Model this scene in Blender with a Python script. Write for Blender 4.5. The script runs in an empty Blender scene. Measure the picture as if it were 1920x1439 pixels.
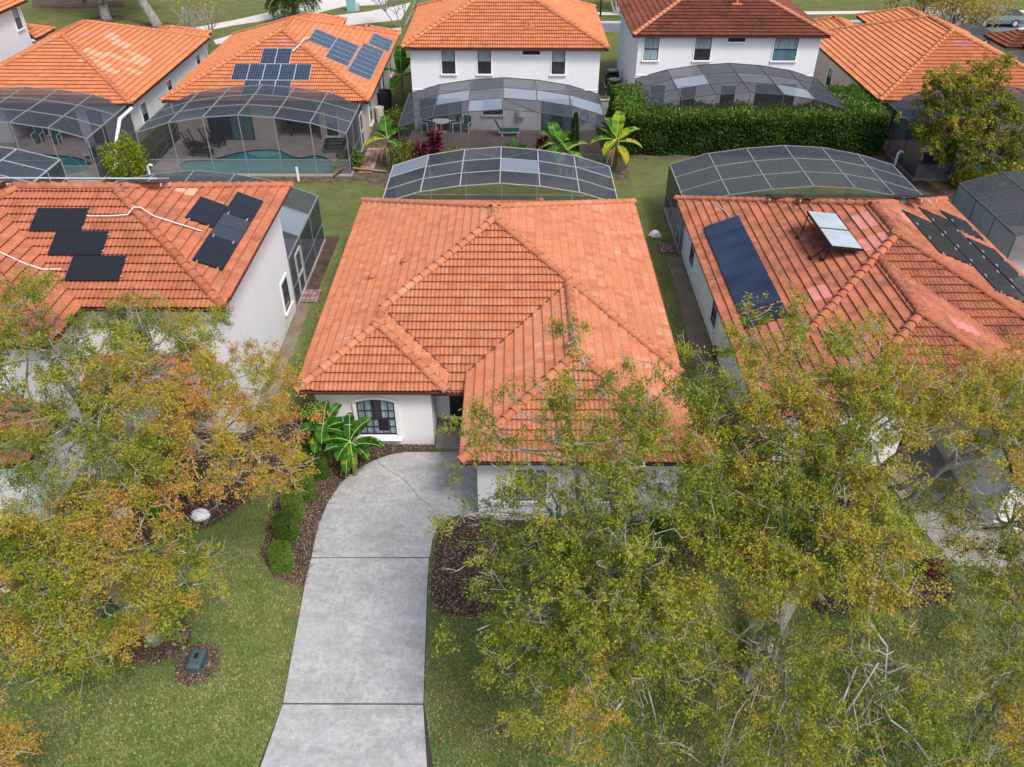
import bpy, math, random
import numpy as np
from mathutils import Vector, Matrix
from mathutils.geometry import tessellate_polygon

random.seed(7)
rng = np.random.default_rng(11)
R = math.radians
scene = bpy.context.scene
C = scene.collection

# ------------------------------------------------------------------ camera, sky, sun, exposure
CAM_H, PITCH, YAW, ROLL, FPX = 18.15, 0.6413, -0.0014, 0.0031, 1522.4
fw = Vector((math.sin(YAW)*math.cos(PITCH), math.cos(YAW)*math.cos(PITCH), -math.sin(PITCH)))
rt = Vector((math.cos(YAW), -math.sin(YAW), 0)); up = rt.cross(fw)
rt2 = rt*math.cos(ROLL)+up*math.sin(ROLL); up2 = up*math.cos(ROLL)-rt*math.sin(ROLL)
cam_d = bpy.data.cameras.new('camera'); cam = bpy.data.objects.new('camera', cam_d); C.objects.link(cam)
cam_d.sensor_width = 36; cam_d.lens = 36*FPX/1920; cam_d.clip_start = 0.3; cam_d.clip_end = 3000
cam.matrix_world = Matrix.Translation((0, 0, CAM_H)) @ Matrix((rt2, up2, -fw)).transposed().to_4x4()
scene.camera = cam

world = bpy.data.worlds.new('World'); scene.world = world; world.use_nodes = True
wn = world.node_tree
sky = wn.nodes.new('ShaderNodeTexSky'); sky.sky_type = 'NISHITA'; sky.sun_disc = False
SUN_EL, SUN_AZ = R(55), R(142)
sky.sun_elevation = SUN_EL; sky.sun_rotation = SUN_AZ
sky.air_density = 1.0; sky.dust_density = 4.0; sky.ozone_density = 1.0; sky.altitude = 0
bg = wn.nodes['Background']; bg.inputs['Strength'].default_value = 0.13
wn.links.new(sky.outputs[0], bg.inputs['Color'])

sun_d = bpy.data.lights.new('sun', 'SUN'); sun_d.energy = 1.5; sun_d.angle = R(12); sun_d.color = (1, 0.985, 0.95)
sun = bpy.data.objects.new('sun', sun_d); C.objects.link(sun)
sd = Vector((math.sin(SUN_AZ)*math.cos(SUN_EL), math.cos(SUN_AZ)*math.cos(SUN_EL), math.sin(SUN_EL)))
sun.rotation_euler = (-sd).to_track_quat('-Z', 'Y').to_euler(); sun.location = (0, 0, 60)
vs = scene.view_settings; vs.view_transform = 'Standard'; vs.look = 'None'; vs.gamma = 1; vs.use_curve_mapping = False
vs.exposure = 0.64

def in_view(p, m=60):
    d = Vector(p)-Vector((0, 0, CAM_H)); z = d.dot(fw)
    if z < 0.5: return False
    x = 960+FPX*d.dot(rt2)/z; y = 719.5-FPX*d.dot(up2)/z
    return -m < x < 1920+m and -m < y < 1439+m

# ------------------------------------------------------------------ materials
MATS = {}
class N:
    def __init__(s, name):
        s.m = bpy.data.materials.new(name); s.m.use_nodes = True; s.t = s.m.node_tree
        s.b = s.t.nodes['Principled BSDF']; s.out = s.t.nodes['Material Output']; MATS[name] = s.m
    def n(s, typ, **kw):
        o = s.t.nodes.new('ShaderNode'+typ)
        for k, v in kw.items():
            if k.startswith('i_'): o.inputs[k[2:].replace('_', ' ')].default_value = v
            else: setattr(o, k, v)
        return o
    def l(s, a, b): s.t.links.new(a, b)
    def pos(s, scale=(1, 1, 1), rot=(0, 0, 0)):
        g = s.n('NewGeometry'); mp = s.n('Mapping'); mp.inputs['Scale'].default_value = scale; mp.inputs['Rotation'].default_value = rot
        s.l(g.outputs['Position'], mp.inputs['Vector']); return mp.outputs[0]
    def noise(s, scale, detail=4, rough=.55, sc=(1, 1, 1), rot=(0, 0, 0)):
        t = s.n('TexNoise'); t.inputs['Scale'].default_value = scale; t.inputs['Detail'].default_value = detail; t.inputs['Roughness'].default_value = rough
        s.l(s.pos(sc, rot), t.inputs['Vector']); return t.outputs['Fac']
    def ramp(s, fac, stops):
        r = s.n('ValToRGB'); e = r.color_ramp.elements
        while len(e) < len(stops): e.new(0.5)
        for k, (p, c) in zip(e, stops):
            k.position = p; k.color = (*c, 1) if hasattr(c, '__len__') else (c, c, c, 1)
        s.l(fac, r.inputs[0]); return r.outputs[0]
    def mix(s, f, a, b, mode='MIX'):
        m = s.n('MixRGB', blend_type=mode)
        for v, i in ((f, 0), (a, 1), (b, 2)):
            if hasattr(v, 'links') or hasattr(v, 'is_linked'): s.l(v, m.inputs[i])
            elif i == 0: m.inputs[0].default_value = v
            else: m.inputs[i].default_value = (*v, 1)
        return m.outputs[0]
    def rnd(s):
        g = s.n('NewGeometry'); o = s.n('ObjectInfo'); a = s.n('Math', operation='ADD'); f = s.n('Math', operation='FRACT')
        s.l(g.outputs['Random Per Island'], a.inputs[0]); s.l(o.outputs['Random'], a.inputs[1]); s.l(a.outputs[0], f.inputs[0]); return f.outputs[0]
    def col(s, c):
        if hasattr(c, 'links') or hasattr(c, 'is_linked'): s.l(c, s.b.inputs['Base Color'])
        else: s.b.inputs['Base Color'].default_value = (*c, 1)
        return s
    def rough(s, r, spec=.3):
        s.b.inputs['Roughness'].default_value = r; s.b.inputs['Specular IOR Level'].default_value = spec; return s
    def bump(s, h, strength=.3, dist=.02):
        b = s.n('Bump'); b.inputs['Strength'].default_value = strength; b.inputs['Distance'].default_value = dist
        s.l(h, b.inputs['Height']); s.l(b.outputs[0], s.b.inputs['Normal']); return s

def plain(name, c, r=.6, spec=.3, metal=0, var=.0, vs_=3):
    k = N(name); k.rough(r, spec); k.b.inputs['Metallic'].default_value = metal
    if var:
        f = k.noise(vs_, 5)
        k.col(k.ramp(f, [(.3, tuple(x*(1-var) for x in c)), (.7, tuple(min(1, x*(1+var)) for x in c))]))
    else: k.col(c)
    return k.m

def tile_mat(name, a, b, pale, dark, dark_amt, pale_amt):
    k = N(name); k.rough(.82, .2)
    c = k.ramp(k.rnd(), [(0, a), (.5, tuple((x*2+y)/3 for x, y in zip(a, b))), (1, tuple((x+y)/2 for x, y in zip(a, b)))])
    c = k.mix(k.ramp(k.rnd(), [(.85, 0), (1, .35)]), c, tuple(x*.85 for x in a))
    p = k.ramp(k.noise(.6, 6, .7), [(.52, 0), (.74, pale_amt*.62)])
    st = k.ramp(k.rnd(), [(.25, .05), (.8, 1)])
    pm = k.n('Math', operation='MULTIPLY'); k.l(p, pm.inputs[0]); k.l(st, pm.inputs[1])
    c = k.mix(pm.outputs[0], c, pale)
    d = k.ramp(k.noise(.45, 6, .65), [(.42-.13*dark_amt, 0), (.64-.11*dark_amt, dark_amt)])
    ds = k.ramp(k.noise(1.5, 5, .7), [(.4, .1), (.65, 1)])
    dm = k.n('Math', operation='MULTIPLY'); k.l(d, dm.inputs[0]); k.l(ds, dm.inputs[1])
    c = k.mix(dm.outputs[0], c, dark)
    c = k.mix(1, c, k.ramp(k.rnd(), [(0, .86), (.3, 1.03), (.6, .93), (1, 1.08)]), 'MULTIPLY')
    fine = k.ramp(k.noise(22, 4, .7), [(.3, .88), (.7, 1.06)])
    c = k.mix(1, c, fine, 'MULTIPLY')
    c = k.mix(k.ramp(k.noise(7.5, 3, .6), [(.54, 0), (.70, .22)]), c, pale)
    k.col(c); k.bump(k.noise(60, 3), .25, .01)
    return k.m

tile_mat('terracotta_bright', (.51, .180, .088), (.55, .245, .140), (.60, .43, .35), (.34, .12, .06), .35, .85)
tile_mat('terracotta_far', (.54, .185, .076), (.58, .235, .112), (.60, .42, .32), (.30, .10, .055), .12, .6)
tile_mat('terracotta_worn', (.46, .140, .070), (.52, .205, .112), (.58, .34, .24), (.15, .075, .05), .60, .4)
tile_mat('terracotta_stained', (.43, .135, .073), (.52, .205, .118), (.56, .32, .23), (.11, .055, .038), .80, .4)
tile_mat('terracotta_dark', (.20, .060, .036), (.25, .085, .05), (.40, .15, .09), (.05, .03, .026), .7, .3)
plain('pink_tile', (.50, .205, .17), .85, .2, 0, .15)
plain('pale_tile', (.57, .31, .20), .85, .2, 0, .12)
plain('tile_edge', (.36, .125, .062), .9, .1, 0, .25, 9)  # lower tile edge: grime plus the course-line shadow put into the colour
plain('roof_deck', (.16, .055, .03), .9)
plain('fascia_dark', (.07, .045, .036), .7)

def stucco(name, c, dirt=.12):
    k = N(name); k.rough(.9, .15)
    f = k.ramp(k.noise(.8, 6, .6, (1, 1, .35)), [(.35, tuple(x*(1-dirt) for x in c)), (.65, c)])
    g = k.n('NewGeometry'); sx = k.n('SeparateXYZ'); k.l(g.outputs['Position'], sx.inputs[0])
    low = k.ramp(sx.outputs['Z'], [(0.0, .55), (.5, 0)])
    st = k.ramp(k.noise(3, 5, .7), [(.35, 0), (.7, 1)])
    m = k.n('Math', operation='MULTIPLY'); k.l(low, m.inputs[0]); k.l(st, m.inputs[1])
    k.col(k.mix(m.outputs[0], f, (.42, .36, .28))); k.bump(k.noise(35, 4), .25, .01); return k.m
stucco('stucco_white', (.80, .80, .80), .06); stucco('stucco_beige', (.56, .49, .45), .06); stucco('stucco_grey', (.74, .74, .765), .04)
plain('trim_white', (.80, .80, .79), .7)

def glass(name, c, r=.08):
    k = N(name); k.rough(r, .5); k.col(k.ramp(k.noise(1.3, 3, .6, (2.5, 2.5, .6)), [(.3, tuple(x*.6 for x in c)), (.7, c)])); return k.m
glass('glass_dark', (.035, .04, .05)); glass('glass_blind', (.30, .36, .42), .2); glass('glass_teal', (.10, .20, .24), .12)
kk = N('curtain'); kk.rough(.6, .4); kk.col(kk.ramp(kk.noise(5, 3, .6, (3, 3, .15)), [(.3, (.10, .15, .18)), (.7, (.36, .46, .50))]))
plain('window_frame_dark', (.03, .033, .036), .5); plain('door_brown', (.022, .013, .012), .5, .4, 0, .3)
plain('mat_black', (.012, .013, .015), .95)

k = N('concrete'); k.rough(.9, .2)
c = k.ramp(k.noise(.9, 7, .66, (1, 1.6, 1)), [(.30, (.35, .345, .34)), (.5, (.44, .437, .432)), (.72, (.52, .516, .515))])
c = k.mix(k.ramp(k.noise(1.3, 9, .82, (.7, 1.6, 1)), [(.44, 0), (.62, .65)]), c, (.27, .27, .265))
c = k.mix(k.ramp(k.noise(7, 9, .85), [(.46, 0), (.60, .7)]), c, (.25, .25, .25))
c = k.mix(k.ramp(k.noise(5, 9, .85, (2.2, .7, 1)), [(.52, 0), (.66, .5)]), c, (.60, .60, .62))
c = k.mix(k.ramp(k.noise(26, 6, .8), [(.52, 0), (.74, .5)]), c, (.20, .20, .20))
c = k.mix(k.ramp(k.noise(.28, 3, .5), [(.5, 0), (.72, .3)]), c, (.46, .46, .50))
k.col(c); k.bump(k.noise(90, 3), .2, .006)
k = N('concrete_old'); k.rough(.9, .2)
c = k.ramp(k.noise(1.4, 6, .65), [(.3, (.18, .165, .15)), (.7, (.36, .34, .32))]); k.col(c)
plain('concrete_pale', (.56, .54, .51), .9, .2, 0, .08, 1.5)
plain('joint_dark', (.05, .045, .04), .95)
k = N('asphalt'); k.rough(.9); k.col(k.ramp(k.noise(.5, 5), [(.3, (.11, .12, .14)), (.7, (.17, .18, .2))]))

def grassm(name, a, b, d, s=1.0):
    k = N(name); k.rough(.95, .1)
    c = k.ramp(k.noise(.33*s, 5, .6), [(.34, a), (.5, tuple((x+y)/2 for x, y in zip(a, b))), (.66, b)])
    c = k.mix(k.ramp(k.noise(1.7, 6, .7), [(.40, .55), (.58, 0)]), c, tuple((x*1.3) for x in d))
    c = k.mix(k.ramp(k.noise(17, 5, .75), [(.35, .75), (.62, 0)]), c, d)
    c = k.mix(k.ramp(k.noise(55, 3, .7), [(.45, 0), (.75, .5)]), c, tuple(x*1.5 for x in b))
    k.col(c); k.bump(k.noise(40, 5, .7), .7, .05); return k.m
grassm('grass', (.105, .180, .045), (.28, .265, .10), (.055, .080, .022))
grassm('grass_back', (.095, .150, .034), (.22, .205, .075), (.06, .075, .025), 2)
k = N('grass_blade'); k.rough(.8, .15)
c = k.mix(k.ramp(k.noise(.45, 6, .7), [(.40, 0), (.60, 1)]), k.ramp(k.rnd(), [(0, (.078, .155, .032)), (1, (.19, .30, .075))]), k.ramp(k.rnd(), [(0, (.18, .20, .06)), (1, (.43, .40, .18))])); k.col(c)
k = N('mulch'); k.rough(.95, .1)
c = k.ramp(k.noise(16, 6, .75), [(.3, (.035, .024, .02)), (.5, (.12, .08, .062)), (.72, (.30, .21, .165))])
c = k.mix(k.ramp(k.noise(.9, 4), [(.42, 0), (.62, .6)]), c, (.035, .022, .018)); k.col(c); k.bump(k.noise(30, 4, .7), 1, .04)
k = N('mulch_pale'); k.rough(.95, .1)
c = k.ramp(k.noise(16, 6, .75), [(.3, (.06, .04, .03)), (.5, (.20, .14, .10)), (.72, (.38, .29, .22))])
c = k.mix(k.ramp(k.noise(1.1, 5, .7), [(.45, 0), (.62, .75)]), c, (.075, .05, .042)); k.col(c); k.bump(k.noise(30, 4, .7), 1, .04)
k = N('mulch_chip'); k.rough(.9, .1); k.col(k.ramp(k.rnd(), [(0, (.04, .027, .021)), (.5, (.115, .075, .055)), (.85, (.24, .165, .125)), (1, (.46, .37, .30))]))
k = N('sand'); k.rough(.95, .1); k.col(k.mix(k.ramp(k.noise(6, 7, .75), [(.48, 0), (.68, .55)]), k.ramp(k.noise(1.2, 5), [(.3, (.19, .145, .10)), (.7, (.29, .235, .175))]), (.10, .085, .06))); k.bump(k.noise(18, 5), .5, .03)
k = N('soil'); k.rough(.95, .1); k.col(k.ramp(k.noise(2.5, 7, .75), [(.3, (.035, .028, .02)), (.5, (.11, .085, .065)), (.64, (.17, .14, .11)), (.75, (.10, .12, .04))])); k.bump(k.noise(18, 5), .8, .04)
k = N('pavers'); k.rough(.9, .2)
bt = k.n('TexBrick'); bt.inputs['Scale'].default_value = 3.0; bt.inputs['Mortar Size'].default_value = .012
bt.inputs['Color1'].default_value = (.30, .225, .20, 1); bt.inputs['Color2'].default_value = (.22, .155, .14, 1); bt.inputs['Mortar'].default_value = (.10, .085, .08, 1)
k.l(k.pos(), bt.inputs['Vector']); k.col(k.mix(k.ramp(k.noise(.7, 4), [(.4, 0), (.7, .4)]), bt.outputs['Color'], (.33, .28, .26)))
k = N('deck_grey'); k.rough(.9, .2); k.col(k.ramp(k.noise(1.5, 5), [(.3, (.34, .29, .28)), (.7, (.45, .40, .385))]))
k = N('paver_red'); k.rough(.9, .2); k.col(k.ramp(k.rnd(), [(0, (.24, .10, .085)), (.5, (.30, .19, .17)), (1, (.36, .29, .26))]))
k = N('pool_water'); k.rough(.06, .5); k.col(k.ramp(k.noise(.5, 3), [(.3, (.015, .26, .27)), (.7, (.04, .37, .38))])); k.bump(k.noise(3, 3), .08, .03)
k = N('pool_step'); k.rough(.1, .5); k.col((.16, .50, .50))

def screen(name, c, t, wgt):
    k = N(name)
    tr = k.n('BsdfTransparent'); tr.inputs[0].default_value = (t, t, t*1.02, 1)
    df = k.n('BsdfDiffuse'); df.inputs[0].default_value = (*c, 1)
    gl = k.n('BsdfGlossy'); gl.inputs[0].default_value = (.5, .55, .6, 1); gl.inputs['Roughness'].default_value = .55
    m1 = k.n('MixShader'); m1.inputs[0].default_value = .12; k.l(df.outputs[0], m1.inputs[1]); k.l(gl.outputs[0], m1.inputs[2])
    m2 = k.n('MixShader'); m2.inputs[0].default_value = wgt; k.l(tr.outputs[0], m2.inputs[1]); k.l(m1.outputs[0], m2.inputs[2])
    k.l(m2.outputs[0], k.out.inputs['Surface']); return k.m
screen('screen_mesh', (.060, .068, .082), .80, .60)
screen('screen_side', (.05, .055, .062), .88, .26)
screen('screen_dark', (.040, .045, .052), .75, .62)
screen('screen_kick', (.20, .20, .215), .85, .52)
screen('screen_pale', (.30, .36, .43), .9, .62)  # bluish-white panels: reflected sky put into the screen colour
screen('screen_mid', (.10, .12, .15), .9, .5)
plain('alu_grey', (.23, .25, .245), .5, .4, .0, .1); plain('alu_light', (.42, .43, .425), .5, .4, 0, .1); plain('alu_dark', (.085, .09, .095), .5, .4)
plain('panel_grey', (.30, .31, .32), .8, .2, 0, .1)

def pv(name, cell, line, cols, rows, r=.12, spec=.6):
    k = N(name); k.rough(r, spec); k.b.inputs['Coat Weight'].default_value = .3; k.b.inputs['Coat Roughness'].default_value = .05
    uv = k.n('UVMap'); mp = k.n('Mapping'); mp.inputs['Scale'].default_value = (cols, rows, 1); k.l(uv.outputs[0], mp.inputs[0])
    br = k.n('TexBrick', offset=0.0); br.inputs['Scale'].default_value = 1; br.inputs['Brick Width'].default_value = 1; br.inputs['Row Height'].default_value = 1; br.inputs['Mortar Size'].default_value = .08
    br.inputs['Color1'].default_value = (*cell, 1); br.inputs['Color2'].default_value = (*[x*1.25 for x in cell], 1); br.inputs['Mortar'].default_value = (*line, 1)
    k.l(mp.outputs[0], br.inputs['Vector']); k.col(br.outputs['Color']); return k.m
pv('pv_black', (.012, .012, .014), (.018, .018, .02), 6, 10, .35, .35)
plain('pv_grey', (.045, .05, .065), .3, .5, 0, .1)
pv('pv_blue', (.010, .016, .036), (.11, .14, .18), 6, 10)
k = N('thermal_blue'); k.rough(.18, .5); k.col(k.ramp(k.noise(.9, 3, .5, (.4, 1, 1)), [(.3, (.012, .018, .038)), (.7, (.03, .045, .085))]))
k = N('thermal_pale'); k.rough(.25, .6); k.col(k.ramp(k.noise(1.5, 4, .6), [(.3, (.34, .39, .395)), (.7, (.46, .51, .515))]))  # pale base colour carries the sky reflection of the tilted collector
plain('metal_silver', (.55, .56, .57), .4, .5, .3); plain('black_metal', (.02, .02, .022), .5)
plain('white_plastic', (.78, .78, .77), .4); plain('white_cable', (.70, .68, .66), .6)

def leafm(name, stops, trans=.22):
    k = N(name)
    at = k.n('Attribute'); at.attribute_name = 'tint'
    j = k.n('Math', operation='MULTIPLY_ADD'); k.l(k.rnd(), j.inputs[0]); j.inputs[1].default_value = .42; 
    s2 = k.n('Math', operation='ADD'); k.l(at.outputs['Fac'], s2.inputs[0]); s2.inputs[1].default_value = -.21; k.l(s2.outputs[0], j.inputs[2])
    c = k.ramp(j.outputs[0], stops)
    c = k.mix(k.ramp(k.noise(9, 3), [(.35, .2), (.6, 0)]), c, tuple(x*.6 for x in stops[0][1]))
    df = k.n('BsdfDiffuse'); k.l(c, df.inputs[0]); tl = k.n('BsdfTranslucent'); k.l(c, tl.inputs[0])
    m = k.n('MixShader'); m.inputs[0].default_value = trans; k.l(df.outputs[0], m.inputs[1]); k.l(tl.outputs[0], m.inputs[2])
    k.l(m.outputs[0], k.out.inputs['Surface']); return k.m
leafm('leaf_oak', [(0, (.12, .18, .032)), (.3, (.33, .375, .052)), (.55, (.52, .475, .072)), (.8, (.62, .35, .080)), (1, (.68, .34, .13))], .40)
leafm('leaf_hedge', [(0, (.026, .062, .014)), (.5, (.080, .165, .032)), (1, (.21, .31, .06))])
leafm('leaf_olive', [(0, (.07, .105, .020)), (.5, (.25, .27, .042)), (1, (.60, .45, .08))], .3)
leafm('leaf_yellow', [(0, (.16, .22, .02)), (.5, (.34, .36, .03)), (1, (.55, .50, .06))])
leafm('leaf_red', [(0, (.05, .014, .018)), (.5, (.13, .024, .034)), (1, (.27, .06, .075))])
leafm('leaf_box', [(0, (.05, .105, .02)), (.5, (.13, .225, .036)), (1, (.27, .37, .06))])
leafm('leaf_palm', [(0, (.02, .045, .015)), (.5, (.06, .10, .025)), (1, (.20, .22, .06))])
leafm('leaf_banana', [(0, (.018, .075, .012)), (.5, (.075, .21, .025)), (.8, (.30, .38, .03)), (1, (.50, .38, .03))], .3)
plain('banana_rib', (.42, .50, .18), .6); plain('banana_dead', (.28, .20, .11), .9, .1, 0, .3); plain('banana_stem', (.20, .19, .08), .8, .2, 0, .35, 5)
k = N('bark'); k.rough(.95, .1); k.col(k.ramp(k.noise(7, 6, .7, (1, 1, .35)), [(.3, (.15, .13, .11)), (.7, (.40, .375, .345))])); k.bump(k.noise(16, 5), .8, .04)
k = N('twig_grey'); k.rough(.95, .1); k.col(k.ramp(k.noise(3, 4), [(.3, (.22, .20, .18)), (.7, (.46, .435, .41))]))
plain('moss_grey', (.42, .39, .36), .95, .1, 0, .25)
plain('util_green', (.060, .095, .105), .55, .4, 0, .12, 6); plain('util_label', (.016, .018, .02), .5)
plain('teal_box', (.20, .42, .40), .6); plain('cloth_teal', (.012, .12, .125), .8); plain('wood_dark', (.028, .022, .020), .7, .2, 0, .2)
plain('cloth_blue', (.015, .05, .16), .7); plain('ac_metal', (.34, .31, .28), .6, .3, 0, .15); plain('ac_dark', (.06, .055, .05), .8)
plain('bin_black', (.015, .015, .017), .55); plain('tyre_black', (.015, .015, .016), .8)
plain('car_bluegrey', (.17, .225, .245), .3, .6, .4); plain('car_white', (.75, .75, .75), .3, .6); plain('car_dark', (.10, .115, .125), .35, .6, .3)
plain('cloth_person', (.45, .42, .50), .9); plain('skin', (.42, .25, .18), .7); plain('trouser', (.06, .06, .07), .9)

# ------------------------------------------------------------------ object helpers
LOC = {}
def tag(o, label=None, cat=None, group=None, kind=None):
    if label: o['label'] = label
    if cat: o['category'] = cat
    if group: o['group'] = group
    if kind: o['kind'] = kind
    return o
def thing(name, label, cat, loc=(0, 0, 0), group=None):
    o = bpy.data.objects.new(name, None); C.objects.link(o); o.location = loc; o.empty_display_size = .3
    LOC[o] = Vector(loc); return tag(o, label, cat, group)
def link(name, me, parent=None, wloc=(0, 0, 0)):
    o = bpy.data.objects.new(name, me); C.objects.link(o); LOC[o] = Vector(wloc)
    if parent: o.parent = parent; o.location = Vector(wloc)-LOC[parent]
    else: o.location = wloc
    return o
class MB:
    def __init__(s): s.v = []; s.f = []; s.mi = []; s.uv = None
    def add(s, vs, fs, mi=0):
        n = len(s.v); s.v += [tuple(p) for p in vs]; s.f += [[i+n for i in f] for f in fs]; s.mi += [mi]*len(fs); return s
    def box(s, x0, x1, y0, y1, z0, z1, mi=0):
        return s.fbox(((0, 0, 0), (1, 0, 0), (0, 1, 0)), x0, x1, y0, y1, z0, z1, mi)
    def fbox(s, fr, u0, u1, d0, d1, z0, z1, mi=0):      # frame (origin, tangent, normal)
        o, t, n = (Vector(a) for a in fr); vs = []
        for z in (z0, z1):
            for u, d in ((u0, d0), (u1, d0), (u1, d1), (u0, d1)): vs.append(o+t*u+n*d+Vector((0, 0, z)))
        return s.add(vs, [(3, 2, 1, 0), (4, 5, 6, 7), (0, 1, 5, 4), (1, 2, 6, 5), (2, 3, 7, 6), (3, 0, 4, 7)], mi)
    def bar(s, a, b, w, h=None, mi=0, upv=(0, 0, 1)):   # rectangular bar between two points
        a = Vector(a); b = Vector(b); d = (b-a); 
        if d.length < 1e-5: return s
        d.normalize(); h = h or w; sd_ = d.cross(Vector(upv))
        if sd_.length < 1e-3: sd_ = d.cross(Vector((0, 1, 0)))
        sd_.normalize(); u2 = sd_.cross(d); vs = []
        for p in (a, b):
            for i, j in ((-1, -1), (1, -1), (1, 1), (-1, 1)): vs.append(p+sd_*(i*w/2)+u2*(j*h/2))
        return s.add(vs, [(3, 2, 1, 0), (4, 5, 6, 7), (0, 1, 5, 4), (1, 2, 6, 5), (2, 3, 7, 6), (3, 0, 4, 7)], mi)
    def tube(s, pts, rad, n=8, mi=0, cap=True):
        pts = [Vector(p) for p in pts]; m = len(pts); base = len(s.v); rr = rad if hasattr(rad, '__len__') else [rad]*m
        prev = None
        for i, p in enumerate(pts):
            d = (pts[min(i+1, m-1)]-pts[max(i-1, 0)]); d.normalize()
            a = d.cross(Vector((0, 0, 1)) if abs(d.z) < .9 else Vector((1, 0, 0))); a.normalize()
            if prev is not None and prev.length: 
                a2 = prev-d*prev.dot(d)
                if a2.length > 1e-4: a = a2.normalized()
            prev = a; b = d.cross(a)
            for k in range(n):
                t = 2*math.pi*k/n; s.v.append(tuple(p+a*(rr[i]*math.cos(t))+b*(rr[i]*math.sin(t))))
        for i in range(m-1):
            for k in range(n):
                k2 = (k+1) % n; s.f.append([base+i*n+k, base+i*n+k2, base+(i+1)*n+k2, base+(i+1)*n+k]); s.mi.append(mi)
        if cap:
            s.f.append([base+k for k in range(n)][::-1]); s.f.append([base+(m-1)*n+k for k in range(n)]); s.mi += [mi, mi]
        return s
    def prism(s, poly, z0, z1, mi=0, top=True):
        n = len(poly); vs = [(x, y, z0) for x, y in poly]+[(x, y, z1) for x, y in poly]
        fs = [(i, (i+1) % n, n+(i+1) % n, n+i) for i in range(n)]
        tri = tessellate_polygon([[Vector((x, y, 0)) for x, y in poly]])
        if top: fs += [tuple(n+i for i in t) for t in tri]
        return s.add(vs, fs, mi)
    def sheet(s, poly, z, holes=(), mi=0):
        loops = [[Vector((x, y, 0)) for x, y in poly]]+[[Vector((x, y, 0)) for x, y in h] for h in holes]
        flat = [p for L in loops for p in L]; tri = tessellate_polygon(loops)
        return s.add([(p.x, p.y, z) for p in flat], [tuple(t) for t in tri], mi)
    def lathe(s, c, prof, n=16, mi=0):
        m = len(prof); vs = [(c[0]+r*math.cos(2*math.pi*k/n), c[1]+r*math.sin(2*math.pi*k/n), c[2]+z) for r, z in prof for k in range(n)]
        fs = [(i*n+k, i*n+(k+1) % n, (i+1)*n+(k+1) % n, (i+1)*n+k) for i in range(m-1) for k in range(n)]
        fs.append(tuple(range(n))[::-1]); fs.append(tuple((m-1)*n+k for k in range(n)))
        return s.add(vs, fs, mi)
    def build(s, name, mats, parent=None, smooth=False, kind=None, label=None, cat=None, group=None, origin='c'):
        if not s.v: return None
        a = np.array(s.v); lo = a.min(0); hi = a.max(0); c = (lo+hi)/2
        if origin == 'b' or parent is None: c[2] = lo[2]
        me = bpy.data.meshes.new(name); me.from_pydata((a-c).tolist(), [], s.f)
        mats = mats if isinstance(mats, (list, tuple)) else [mats]
        for m in mats: me.materials.append(MATS[m])
        if len(mats) > 1: me.polygons.foreach_set('material_index', s.mi)
        if smooth: me.polygons.foreach_set('use_smooth', [True]*len(me.polygons))
        me.update(); o = link(name, me, parent, Vector(c)); return tag(o, label, cat, group, kind)
def structure(name, mb, mat, **k): return mb.build(name, mat, kind='structure', **k)

def fast_mesh(name, V, F, mat, parent=None, tint=None, smooth=False, kind=None, wloc=None):
    """V (n,3) float, F (m,k) int faces of equal size"""
    V = np.asarray(V, dtype=np.float32); F = np.asarray(F, dtype=np.int32); k = F.shape[1]
    if wloc is None:
        c = (V.min(0)+V.max(0))/2
        if parent is None: c[2] = V[:, 2].min()
    else: c = np.array(wloc)
    me = bpy.data.meshes.new(name); me.vertices.add(len(V)); me.vertices.foreach_set('co', (V-c).astype(np.float32).ravel())
    me.loops.add(F.size); me.loops.foreach_set('vertex_index', F.ravel())
    me.polygons.add(len(F)); me.polygons.foreach_set('loop_start', np.arange(0, F.size, k, dtype=np.int32))
    me.polygons.foreach_set('loop_total', np.full(len(F), k, dtype=np.int32))
    me.materials.append(MATS[mat])
    if smooth: me.polygons.foreach_set('use_smooth', np.ones(len(F), dtype=bool))
    me.update(calc_edges=True)
    if tint is not None:
        at = me.attributes.new('tint', 'FLOAT', 'FACE'); at.data.foreach_set('value', np.asarray(tint, dtype=np.float32))
    o = link(name, me, parent, Vector([float(x) for x in c])); return tag(o, kind=kind)

# ------------------------------------------------------------------ tiled roofs
PITCH_R = .41
TW, TE = .285, .338
PROF = [(0, .002), (.08, .014), (.25, .050), (.42, .014), (.5, .002), (.58, .014), (.75, .050), (.92, .014), (1, .002)]
CT = 1/math.sqrt(1+PITCH_R**2); ST = PITCH_R*CT
TILE_ME = {}
FARPROF = [(0, .002), (.25, .05), (.5, .002), (.75, .05), (1, .002)]
def tile_geo(PROF=PROF):
    vs = []; n = len(PROF)
    for (q, h) in PROF: vs.append((q*TW, 0, h+.072))
    for (q, h) in PROF: vs.append((q*TW, TE+.03, h+.004))
    for (q, h) in PROF: vs.append((q*TW, 0.055, h*.3-.015))
    fs = [(i, i+1, n+i+1, n+i) for i in range(n-1)]+[(2*n+i, 2*n+i+1, i+1, i) for i in range(n-1)]
    return vs, fs
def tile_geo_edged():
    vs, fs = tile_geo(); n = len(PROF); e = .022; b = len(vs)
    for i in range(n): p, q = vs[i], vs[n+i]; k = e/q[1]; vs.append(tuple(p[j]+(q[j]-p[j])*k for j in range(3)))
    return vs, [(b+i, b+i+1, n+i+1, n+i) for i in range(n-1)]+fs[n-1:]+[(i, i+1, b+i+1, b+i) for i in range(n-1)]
TV0, TF0 = tile_geo(FARPROF); TV1, TF1 = tile_geo_edged()
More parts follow.
